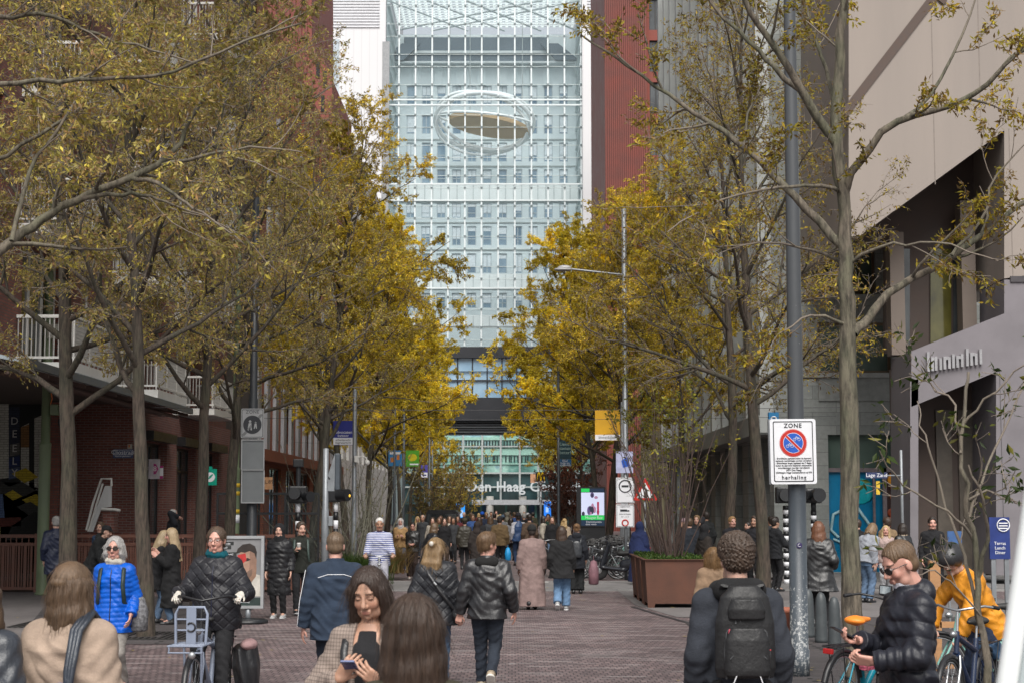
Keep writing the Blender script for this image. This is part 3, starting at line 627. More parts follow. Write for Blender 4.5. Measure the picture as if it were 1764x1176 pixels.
# lower storeys in front
blk = M('black_cladding', (.018, .02, .026), .45, .2, .4); YL = 190.0; pl = lambda u, v: P(u, v, YL)
b = MB(); bx0, bx1 = pl(690, 0).x, pl(1015, 0).x
for v0, v1 in ((597, 616), (684, 724)): b.box((bx0, YL, pl(0, v1).z), (bx1, YL + 4.9, pl(0, v0).z), blk)
for i in range(6): v = 725 + i * 4.2; b.box((bx0, YL + .4, pl(0, v + 2.6).z), (bx1, YL + 4.9, pl(0, v).z), blk if i % 2 else M('dark_louvre', (.05, .055, .06), .5))
b.box((bx0, YL + 1, pl(0, 684).z), (bx1, YL + 4.8, pl(0, 616).z), dark_m); wpart(b, 'black_band', T)
b = MB(); pb = M_pane('sky_blue_pane', (.15, .29, .43), (.34, .5, .64), .25); b.quad((bx0, YL + .5, pl(0, 684).z), (bx1, YL + .5, pl(0, 684).z), (bx1, YL + .5, pl(0, 616).z), (bx0, YL + .5, pl(0, 616).z), pb)
for i in range(14): x = bx0 + (bx1 - bx0) * i / 13; b.box((x - .07, YL + .38, pl(0, 684).z), (x + .07, YL + .497, pl(0, 616).z), blk)
b.box((bx0, YL + .3, pl(0, 656).z), (bx1, YL + .378, pl(0, 653).z), blk); b.box((bx0, YL + .3, pl(0, 640).z), (bx1, YL + .376, pl(0, 638.5).z), blk); wpart(b, 'ribbon_window', T)
# station hall
S = empty('station_hall', (0, 187, 0), 0, 'green glass station hall with white name letters across its front', 'station')
YS = 187.0; ps = lambda u, v, y=YS: P(u, v, y); x0, x1 = ps(700, 0).x, ps(1045, 0).x
b = MB(); zh, zl = ps(0, 749).z, ps(0, 860).z
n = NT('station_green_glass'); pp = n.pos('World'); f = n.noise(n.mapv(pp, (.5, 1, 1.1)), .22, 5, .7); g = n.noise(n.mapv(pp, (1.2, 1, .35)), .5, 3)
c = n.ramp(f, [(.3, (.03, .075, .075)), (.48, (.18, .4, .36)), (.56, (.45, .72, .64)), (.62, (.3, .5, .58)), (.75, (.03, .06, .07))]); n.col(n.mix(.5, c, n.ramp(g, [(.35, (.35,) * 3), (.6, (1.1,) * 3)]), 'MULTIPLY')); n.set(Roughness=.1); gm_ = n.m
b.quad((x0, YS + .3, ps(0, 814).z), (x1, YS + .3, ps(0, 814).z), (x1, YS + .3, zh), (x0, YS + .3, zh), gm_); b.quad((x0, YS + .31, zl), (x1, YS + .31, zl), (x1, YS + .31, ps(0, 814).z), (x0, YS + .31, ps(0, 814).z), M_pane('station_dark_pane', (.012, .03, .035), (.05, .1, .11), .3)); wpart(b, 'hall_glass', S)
b = MB(); tb = M('teal_floor_edge', (.34, .6, .52), .5)
for v0, v1 in ((752, 757), (772, 783), (797, 799)): b.box((x0, YS + .15, ps(0, v1).z), (x1, YS + .28, ps(0, v0).z), tb)
for i in range(70): x = x0 + (x1 - x0) * i / 70; b.box((x, YS + .15, ps(0, 768).z), (x + .17, YS + .28, ps(0, 758).z), M('teal_dark', (.02, .05, .05), .5))
for i in range(60): x = x0 + (x1 - x0) * (i + rnd.random()) / 60; b.box((x, YS + .16, ps(0, 795).z), (x + .14, YS + .28, ps(0, 784).z), M('teal_dark', (.02, .05, .05), .5))
wpart(b, 'hall_floor', S)
b = MB(); fm = M('station_frame', (.45, .5, .5), .4)
for u in (736, 768, 800, 832, 863, 895, 926, 958, 990, 1020): p = ps(u, 0); b.box((p.x - .1, YS - .1, zl), (p.x + .1, YS + .14, zh), fm)
for v in (768, 814, 838): z = ps(0, v).z; b.box((x0, YS - .05, z - .08), (x1, YS + .13, z + .08), fm)
wpart(b, 'hall_frame', S)
b = MB(); b.box((ps(815, 0).x, YS - .6, ps(0, 868.5).z), (x1, YS + .1, ps(0, 860).z), M('grey_lintel', (.42, .44, .47), .5)); b.box((x0, YS - .5, ps(0, 868).z), (ps(815, 0).x - .01, YS + .1, ps(0, 860).z), M('teal_dark', (.02, .05, .05), .5)); wpart(b, 'entrance_lintel', S)
b = MB(); b.box((x0, YS + 1, 0), (x1, YS + 2.9, ps(0, 860).z), M_pane('entrance_dark_pane', (.01, .02, .02), (.05, .085, .08), .4))
for u in (830, 848, 872, 895, 907, 922): p = ps(u, 0); b.box((p.x - .12, YS + .6, 0), (p.x + .12, YS + .9, ps(0, 868.6).z), M('teal_post', (.05, .16, .14), .5))
for u in (845, 900): p = ps(u, 0); b.lathe([(.4, 0), (.4, 3.2)], M('pale_column', (.4, .4, .38), .7), (p.x, YS - .2, 0), 12)
wpart(b, 'entrance', S)
p = ps(804, 838); wl = M_glow('white_letter', (.85, .9, .92), .45)
t = text('name_lettering', 'Den Haag Centraal', 1.52, wl, None, (p.x, YS - .75, p.z), align='LEFT', depth=.08, spacing=1.03, bold=.022); rel(t, S)
# the ring sculpture hanging in the atrium
K = empty('ring_sculpture', P(834, 212, 205), 0, 'white ring sculpture with wooden lens hanging inside the glass atrium', 'sculpture')
wr = M('white_tube', (.82, .86, .86), .4, .05); o0 = K.location
def ring(cu, cv, ru, rv, rot, dep, r):
    b = MB(); pts = []
    for i in range(56):
        a = 2 * math.pi * i / 56; x, z = ru * math.cos(a), rv * math.sin(a); c, s = math.cos(rot), math.sin(rot); pu, pv = cu + x * c - z * s, cv + x * s + z * c
        pts.append(P(pu, pv, 203 + dep * .5 * math.sin(a)) - o0)
    b.tube(pts, r, wr, 8, closed=True); b.build('ring', None, K)
ring(833, 210, 83, 50, .06, 6, .28); ring(831, 208, 80, 47, .28, 4, .2); ring(836, 213, 85, 54, -.05, 5, .16); ring(836, 207, 82, 12, .1, 6, .16)
b = MB(); pts = []
for i in range(40):
    a = 2 * math.pi * i / 40; x, z = 70 * math.cos(a), 17 * math.sin(a); c, s = math.cos(.16), math.sin(.16); pts.append(P(842 + x * c - z * s, 220 + x * s + z * c, 203 + 1.8 * math.sin(a)) - o0)
b.prism(pts, (0, 0, .5), M('warm_wood', (.46, .31, .15), .6, .15, .3)); b.build('wooden_lens', None, K)
b = MB()
for u in (775, 810, 860, 900): b.tube([P(u, 205, 205) - o0, P(u, 20, 208) - o0], .05, M('thin_cable', (.4, .45, .45), .5), 5)
b.build('cable', None, K)
# ================================================================== TREES
def bark_mat(name, c1, c2, vs=1.0):
    n = NT(name); p = n.pos('Object'); f = n.noise(n.mapv(p, (1, 1, .18)), 22, 5, .65); g = n.noise(n.mapv(p, (1, 1, .6)), 2.2, 4, .6); h = n.noise(p, 7, 3)
    c = n.mix(n.ramp(g, [(.42, (0,) * 3), (.6, (1,) * 3)]), n.ramp(f, [(.36, mul(c1, .3)), (.6, c1)]), n.ramp(f, [(.36, mul(c2, .35)), (.6, c2)]))
    at_ = n.n('Attribute', attribute_name='Col'); n.col(n.mix(at_.outputs[2], c, (.2, .165, .135))); n.set(Roughness=.9); n.bump(n.mix(.4, f, h), .9, .03); return n.m
BARK = bark_mat('bark_brown', (.075, .056, .042), (.06, .054, .036)); BARK_G = bark_mat('bark_lichen', (.15, .125, .095), (.11, .107, .07)); BARK_D = bark_mat('bark_dark', (.06, .048, .04), (.07, .058, .045))
def leaf_mat(name):
    n = NT(name); a = n.n('Attribute', attribute_name='Col'); tr = n.n('BsdfTranslucent'); n.l(a.outputs[0], tr.inputs[0]); n.col(a.outputs[0]); n.set(Roughness=.5); n.b.inputs['Specular IOR Level'].default_value = .3
    mx = n.n('MixShader'); mx.inputs[0].default_value = .5; n.l(n.b.outputs[0], mx.inputs[1]); n.l(tr.outputs[0], mx.inputs[2]); n.l(mx.outputs[0], n.out.inputs[0]); return n.m
LEAF = leaf_mat('leaf')
class Tree:
    def __init__(s, seed): s.r = random.Random(seed); s.np = np.random.default_rng(seed); s.V = []; s.Q = []; s.nv = 0; s.tw = []; s.rd = []
    def tube(s, pts, rads, sides):
        pts = np.asarray(pts, float); n = len(pts); t = np.gradient(pts, axis=0); t /= np.linalg.norm(t, axis=1, keepdims=True) + 1e-9
        ref = np.array([0, 0, 1.]) if abs(t[:, 2]).mean() < .8 else np.array([1., 0, 0]); a = np.cross(t, ref); a /= np.linalg.norm(a, axis=1, keepdims=True) + 1e-9; b = np.cross(t, a)
        w = np.arange(sides) * 2 * np.pi / sides; rr = np.asarray(rads)[:, None, None]
        v = pts[:, None, :] + (a[:, None, :] * np.cos(w)[None, :, None] + b[:, None, :] * np.sin(w)[None, :, None]) * rr
        if sides >= 10:
            nz = 1 + .07 * np.sin(w * 3 + pts[:, 2:3] * 2.1) + .05 * s.np.standard_normal((n, sides)); v = pts[:, None, :] + (v - pts[:, None, :]) * nz[:, :, None]
        i = np.arange(n - 1)[:, None] * sides; k = np.arange(sides)[None, :]; k2 = (k + 1) % sides
        q = np.stack([i + k, i + k2, i + sides + k2, i + sides + k], -1).reshape(-1, 4) + s.nv
        s.V.append(v.reshape(-1, 3)); s.Q.append(q); s.rd.append(np.repeat(np.asarray(rads, float), sides)); s.nv += n * sides
    def curve(s, p, d, L, n, wob, up=0.0):
        """random-walk branch: returns points"""
        p = np.array(p, float); d = np.array(d, float); d /= np.linalg.norm(d); out = [p.copy()]; st = L / n
        for i in range(n):
            d = d + s.np.standard_normal(3) * wob + np.array([0, 0, up]) ; d /= np.linalg.norm(d); p = p + d * st; out.append(p.copy())
        return np.array(out)
    def grow(s, pts, r0, level, dens=1.0, maxl=3, lens=(1.6, .75, .38), spread=1.0, start=.25, up=(.05, .02, -.03)):
        """side branches along a polyline"""
        seg = np.linalg.norm(np.diff(pts, axis=0), axis=1); L = seg.sum(); cum = np.concatenate([[0], np.cumsum(seg)])
        per = (.34, .17, .095)[level] / dens; n = max(2, int(L * (1 - start) / per))
        for i in range(n):
            f = start + (1 - start) * (i + s.r.random()) / n; x = f * L; j = min(len(seg) - 1, int(np.searchsorted(cum, x) - 1)); j = max(0, j); t = (x - cum[j]) / max(seg[j], 1e-6)
            p = pts[j] * (1 - t) + pts[j + 1] * t; ax = (pts[j + 1] - pts[j]) / max(seg[j], 1e-6)
            side = np.cross(ax, s.np.standard_normal(3)); side /= np.linalg.norm(side) + 1e-9; side[2] *= .75
            d = ax * s.r.uniform(.5, 1.0) + side * s.r.uniform(.6, 1.05) * spread; l = lens[level] * s.r.uniform(.55, 1.15) * (1.15 - .55 * f); rr = max(.0035, r0 * (1 - .6 * f) * (.5, .5, .6)[level])
            c = s.curve(p, d, l, (5, 4, 2)[level], (.16, .18, .2)[level], up[level])
            s.tube(c, np.linspace(rr, max(.003, rr * .3), len(c)), (4, 3, 3)[level])
            if level + 1 < maxl: s.grow(c, rr, level + 1, dens, maxl, lens, spread, .12, up)
            if level >= maxl - 2: s.tw.append(c)
    def leaves(s, n, size, palette, wts, droop=.4, clump=0.0, zdark=None, bias=None, shape=.36):
        tw = s.tw; N = n; idx = s.np.integers(0, len(tw), N)
        if clump > 0:
            wgt = np.array([max(.02, 1 + clump * math.sin(t[0][0] * 1.7 + t[0][2] * 1.3 + 1) * math.cos(t[0][1] * 1.9 + t[0][2] * .9)) for t in tw])
            if bias is not None: wgt *= np.array([bias(t[-1]) for t in tw])
            idx = s.np.choice(len(tw), N, p=wgt / wgt.sum())
        A = np.array([t[0] for t in tw]); B = np.array([t[-1] for t in tw]); Cm = np.array([t[len(t) // 2] for t in tw]); f = s.np.random(N)[:, None]
        p = (1 - f) ** 2 * A[idx] + 2 * f * (1 - f) * Cm[idx] + f * f * B[idx] + s.np.standard_normal((N, 3)) * .025
        d = s.np.standard_normal((N, 3)) * .7 + (B - A)[idx] / (np.linalg.norm((B - A)[idx], axis=1, keepdims=True) + 1e-6) * .6; d[:, 2] -= droop; d /= np.linalg.norm(d, axis=1, keepdims=True)
        sd = np.cross(d, s.np.standard_normal((N, 3))); sd /= np.linalg.norm(sd, axis=1, keepdims=True); nn = np.cross(d, sd); ln = (size * s.np.uniform(.6, 1.25, N))[:, None]; wd = ln * shape
        v = np.stack([p, p + d * ln * .45 + sd * wd * .5 + nn * ln * .06, p + d * ln, p + d * ln * .45 - sd * wd * .5 + nn * ln * .06], 1).reshape(-1, 3); q = np.arange(N * 4).reshape(N, 4)
        pal = np.array(palette); ci = s.np.choice(len(pal), N, p=np.array(wts) / sum(wts)); tone = s.np.uniform(.55, 1.3, N)
        loc = .8 + .35 * np.sin(p[:, 0] * 1.3 + p[:, 2] * .9) * np.sin(p[:, 1] * 1.1 - p[:, 2] * .7); col = pal[ci] * (tone * loc)[:, None]
        return fast_mesh('crown', v, q, [LEAF], False, np.repeat(col, 4, axis=0))
    def wood(s, bark): t = np.clip((.018 - np.concatenate(s.rd)) / .014, 0, 1)[:, None]; return fast_mesh('trunk', np.concatenate(s.V), np.concatenate(s.Q), [bark], True, np.repeat(t, 3, 1))
PAL = {'olive': ([(.46, .39, .12), (.33, .3, .09), (.52, .38, .14), (.72, .6, .1), (.33, .22, .11), (.46, .27, .12)], [5, 3, 3.5, 1.8, 3, 1]),
       'mixed': ([(.55, .44, .07), (.85, .64, .05), (.68, .48, .06), (.38, .33, .07), (.4, .26, .1)], [3, 4, 3, 2, 1.5]),
       'yellow': ([(.92, .7, .04), (.98, .78, .05), (.8, .62, .06), (.68, .62, .08), (.6, .4, .06)], [5, 3, 3, 2, 1]),
       'sparse': ([(.5, .4, .04), (.34, .29, .04), (.26, .16, .05), (.56, .38, .03), (.2, .13, .05)], [3, 3, 3, 2, 2])}
def street_tree(seed, H, pal, nleaf, trunk_r=.15, lsize=.075, crown0=4.2, rad=4.4, dens=1.0, bark=None, limbs=22, clump=.7, lean=0):
    t = Tree(seed); tr = t.curve((0, 0, -.05), (lean, 0, 1), H, 14, .035, .03)
    rads = trunk_r * (1 - .93 * (np.linspace(0, 1, 15) ** 1.05)); rads[0] *= 1.25; t.tube(tr, rads, 12)
    for i in range(limbs):
        f = (i + t.r.random() * .8) / limbs; z = crown0 + (H * .94 - crown0) * f; j = min(13, int(z / H * 14)); k = (z / H * 14) - j; p = tr[j] * (1 - k) + tr[j + 1] * k
        az = i * 2.4 + t.r.uniform(-.5, .5); el = R(t.r.uniform(12, 38) + 35 * f); L = rad * (1.0 - .62 * f ** 1.3) * t.r.uniform(.75, 1.1)
        d = (math.cos(az) * math.cos(el), math.sin(az) * math.cos(el), math.sin(el)); c = t.curve(p, d, L, 8, .1, .03)
        r0 = max(.02, trunk_r * .42 * (1 - .6 * f)); t.tube(c, np.linspace(r0, .008, len(c)), 6); t.grow(c, r0, 0, dens, start=.2)
    crown = t.leaves(nleaf, lsize, *PAL[pal], clump=clump); wood = t.wood(bark or BARK)
    return wood, crown
TREES = {}
def proto(key, *a, **k): TREES[key] = street_tree(*a, **k)
proto('olive_a', 11, 13.5, 'olive', 36000, .17, .082, 3.6, 4.9, .85, limbs=26)
proto('olive_b', 12, 14, 'olive', 38000, .15, .082, 4.0, 5.2, .85, limbs=26)
proto('mixed_a', 13, 13.5, 'mixed', 72000, .15, .1, 3.9, 5.0, .75, limbs=24)
proto('yellow_a', 14, 14.5, 'yellow', 88000, .16, .125, 4.0, 5.7, .75, clump=.4, limbs=26)
proto('bare_a', 15, 14, 'sparse', 17000, .16, .095, 4.0, 4.8, .95)
def put_tree(key, x, y, rz, sc, label, group, bark=None):
    wood, crown = TREES[key]; e = empty('street_tree', (x, y, 0), rz, label, 'tree', group); e.scale = (sc[0], sc[0], sc[1]); obj('trunk', wood, e); obj('crown', crown, e); return e
GL, GR = 'street trees lining the left pavement', 'street trees lining the right pavement'
def UX(u, Y): return (u - CX) / F * Y
for k, u, Y, rz, sc, lab in (
    ('olive_a', 124, 31, .4, (1.0, 1.0), 'thick brown trunked tree beside the green tram pole at left'),
    ('olive_b', 259, 28.2, 2.1, (.85, .95), 'slim tree standing behind the woman in the blue puffer jacket'),
    ('olive_b', 345, 36, 4.0, (.9, 1.0), 'street tree behind the cyclist in black, just left of her head'),
    ('olive_a', 395, 42, 5.1, (.85, 1.0), 'street tree right beside the second green pole with yellow stickers'),
    ('mixed_a', 533, 47, .9, (.95, .95), 'pale smooth trunked tree beside the black and white signal post'),
    ('olive_b', 567, 56, 1.7, (.9, 1.0), 'street tree beside the dark blue hanging banner on the left'),
    ('mixed_a', 600, 64, 3.3, (.95, 1.0), 'yellowing street tree behind the white security camera'),
    ('yellow_a', 640, 76, 5.0, (.95, 1.0), 'golden street tree in front of the pale rendered block on the left'),
    ('yellow_a', 668, 88, 2.2, (1, .98), 'left street tree just before the orange and blue banner'),
    ('yellow_a', 690, 100, .5, (.78, .95), 'golden left street tree between the small colourful banners'),
    ('yellow_a', 708, 114, 3.9, (.78, .95), 'left street tree behind the bright green banner'),
    ('yellow_a', 723, 128, 1.4, (.72, .9), 'distant golden left street tree above the parked black van'),
    ('mixed_a', 738, 144, 2.9, (.75, .85), 'farthest street tree of the left row before the station')):
    put_tree(k, UX(u, Y), Y, rz, sc, lab, GL)
for k, u, Y, rz, sc, lab in (
    ('bare_a', 1312, 38, .8, (.95, 1.0), 'rough trunked sparse tree just left of the tall grey lamp pole'),
    ('bare_a', 1248, 45.5, 2.6, (.95, 1.0), 'thin leafed tree behind the curly haired man with backpack'),
    ('mixed_a', 1190, 58, 4.4, (.95, 1.0), 'sparse street tree behind the rusty planter box'),
    ('yellow_a', 1050, 72, 3.1, (1.1, .98), 'big golden yellow tree beside the yellow hanging banner'),
    ('yellow_a', 1022, 82, 1.2, (1.0, 1.0), 'golden tree whose trunk crosses the bright advertising screen'),
    ('mixed_a', 1085, 66, 4.4, (.85, .95), 'yellow brown tree in front of the white traffic signs'),
    ('yellow_a', 998, 96, 2.2, (.76, .9), 'golden street tree just left of the bright advertising screen'),
    ('mixed_a', 975, 112, 5.0, (.75, .9), 'right street tree behind the dark teal hanging banner'),
    ('mixed_a', 962, 130, .3, (.7, .85), 'farthest street tree of the right row before the station')):
    put_tree(k, UX(u, Y), Y, rz, sc, lab, GR)
# ---- trees whose main limbs are individually modelled
def limb_tree(name, seed, base, trunk, limbs, trunk_r, pal, nleaf, lsize, dens, label, bark, extra=None, lens=(1.1, .55, .3), bias=None):
    """trunk / limbs given as world polylines with radii; everything is stored relative to base"""
    t = Tree(seed); b0 = np.array(base)
    def dense(pl, k=3, wob=.012):
        pl = np.array([np.array(p) for p in pl]) - b0; n = len(pl); ts = np.linspace(0, n - 1, (n - 1) * k + 1); out = []
        for x in ts:
            i = min(n - 2, int(x)); f = x - i; p0, p1, p2, p3 = pl[max(0, i - 1)], pl[i], pl[i + 1], pl[min(n - 1, i + 2)]
            out.append(.5 * ((2 * p1) + (-p0 + p2) * f + (2 * p0 - 5 * p1 + 4 * p2 - p3) * f * f + (-p0 + 3 * p1 - 3 * p2 + p3) * f ** 3))
        out = np.array(out); out[1:-1] += t.np.standard_normal(out[1:-1].shape) * wob; return out
    tp = dense(trunk); t.tube(tp, np.linspace(trunk_r, trunk_r * .3, len(tp)), 14)
    for pl, r0, r1, d_ in limbs:
        c = dense(pl); t.tube(c, np.linspace(r0, r1, len(c)), 7); t.grow(c, r0, 0, dens * d_, lens=lens, start=.3)
    t.grow(tp, trunk_r * .5, 0, dens * .35, lens=lens, start=.45)
    e = empty(name, base, 0, label, 'tree'); obj('trunk', t.wood(bark), e); obj('crown', t.leaves(nleaf, lsize, *PAL[pal], clump=.3, bias=bias), e); return e
Yt = 18.0
def PL(pts, dy=0.0, Y=Yt): n = len(pts); return [P(u, v, Y + dy * i / max(1, n - 1)) for i, (u, v) in enumerate(pts)]
limb_tree('street_tree', 31, (P(1474, 1176, Yt).x, Yt, 0), [(P(1474, 1176, Yt).x + .0, Yt, -.05)] + PL([(1472, 1120), (1466, 900), (1462, 700), (1460, 560), (1458, 450), (1452, 330), (1440, 230), (1445, 100), (1455, -30), (1458, -200)]),
    [(PL([(1470, 575), (1495, 548), (1530, 508), (1600, 465), (1700, 402), (1764, 352), (1850, 300)], .8), .055, .022, 1), (PL([(1455, 335), (1480, 278), (1545, 212), (1640, 180), (1700, 145), (1764, 85), (1850, 60)], -.9), .05, .014, 1),
     (PL([(1452, 425), (1390, 358), (1330, 300), (1265, 240), (1215, 205), (1150, 165), (1080, 112), (1000, 60)], .6), .05, .01, 1.05), (PL([(1440, 250), (1390, 172), (1340, 92), (1290, 20), (1262, -60)], -.6), .055, .02, .8), (PL([(1388, 165), (1335, 115), (1290, 70), (1225, 8), (1190, -60)], .4), .035, .012, .8),
     (PL([(1440, 232), (1432, 150), (1400, 60), (1382, -60)], .7), .03, .012, .8), (PL([(1462, 470), (1425, 440), (1350, 420), (1240, 425)], 1.0), .024, .006, .9), (PL([(1462, 560), (1420, 545), (1380, 550), (1330, 590)], -.4), .02, .006, .7), (PL([(1458, 460), (1500, 430), (1560, 420), (1640, 425), (1720, 450)], -.8), .022, .006, 1), (PL([(1445, 330), (1400, 320), (1340, 325), (1240, 345), (1150, 400)], -1.0), .024, .006, 1), (PL([(1550, 210), (1600, 165), (1660, 60), (1690, -40)], .6), .025, .008, 1.0), (PL([(1640, 440), (1690, 380), (1720, 300), (1764, 250)], 0), .02, .006, .9)],
    .115, 'sparse', 9500, .068, .8, 'nearest tree at right with lichen covered trunk and spreading bare limbs', BARK_G, bias=lambda p: 1.0)
Yt2 = 17.0; bx = P(-190, 1000, Yt2).x
PM = lambda pts, dy=0.0: PL(pts, dy, Yt2)
limb_tree('street_tree', 32, (bx, Yt2, 0), [(bx, Yt2, -.05)] + PM([(-190, 1000), (-185, 700), (-180, 480), (-178, 300), (-182, 100), (-180, -150)]),
    [(PM([(-180, 620), (-100, 520), (-40, 470), (20, 415), (70, 380), (130, 345), (230, 306), (280, 280), (310, 242), (345, 180), (410, 110), (470, 60)], .8), .065, .012, 1.1), (PM([(228, 307), (270, 318), (310, 345), (350, 366), (420, 420)], -.3), .026, .006, 1), (PM([(140, 342), (210, 335), (260, 340), (300, 356), (370, 380)], .4), .026, .006, 1),
     (PM([(-180, 260), (-80, 170), (0, 147), (100, 140), (200, 135), (300, 122), (420, 72), (520, 40)], -.5), .036, .008, 1.1), (PM([(-180, 160), (-60, 50), (20, 30), (90, 30), (170, 60), (260, 86), (340, 110)], .8), .034, .008, 1.1), (PM([(-180, 60), (-60, -20), (60, -60), (200, -90)], .2), .034, .01, 1), (PM([(-180, 420), (-60, 300), (40, 250), (120, 200), (210, 200), (330, 160)], 1.2), .03, .008, 1.2), (PM([(20, 415), (50, 300), (100, 220), (160, 130), (240, 40)], .9), .026, .006, 1.1), (PM([(280, 285), (350, 270), (430, 255), (520, 262)], -.4), .022, .006, 1.0)],
    .15, 'olive', 13000, .072, .85, 'tree out of frame at left whose long limbs reach over the street', BARK_G)
# ---- multi-stemmed shrubs
def shrub(name, seed, loc, n, h, rad, r0, label, pal, nleaf, lsize, bark, group=None, lens=(.5, .28, .16), dens=1.0, tilt=(8, 32), fx=1.0, topb=True, cat='shrub'):
    t = Tree(seed)
    for i in range(n):
        az = i * 2.4 + t.r.uniform(-.4, .4); el = R(90 - t.r.uniform(*tilt)); d = (math.cos(az) * math.cos(el) * fx, math.sin(az) * math.cos(el) * fx, math.sin(el))
        p = (math.cos(az) * rad * .25 * t.r.random(), math.sin(az) * rad * .25 * t.r.random(), -.05); c = t.curve(p, d, h * t.r.uniform(.7, 1.05), 9, .06, .03)
        r = r0 * t.r.uniform(.6, 1.1); t.tube(c, np.linspace(r, r * .2, len(c)), 6); t.grow(c, r * .7, 0, dens, 2, lens, 1.0, .3, (.08, .03, 0))
    e = empty(name, loc, 0, label, cat, group); w_ = t.wood(bark); o = obj('stems', w_, e)
    if nleaf: hh = h; obj('foliage', t.leaves(nleaf, lsize, *PAL[pal], clump=.6, bias=(lambda p: max(.03, (p[2] / hh - .35))) if topb else None, shape=.6), e)
    return e
PAL['limegreen'] = ([(.26, .26, .03), (.34, .32, .04), (.2, .2, .03), (.38, .3, .03)], [3, 3, 2, 1]); PAL['dgreen'] = ([(.04, .075, .02), (.06, .1, .02), (.12, .15, .025), (.25, .22, .04)], [4, 4, 2, 1]); PAL['red'] = ([(.2, .06, .03), (.15, .06, .04)], [1, 1])
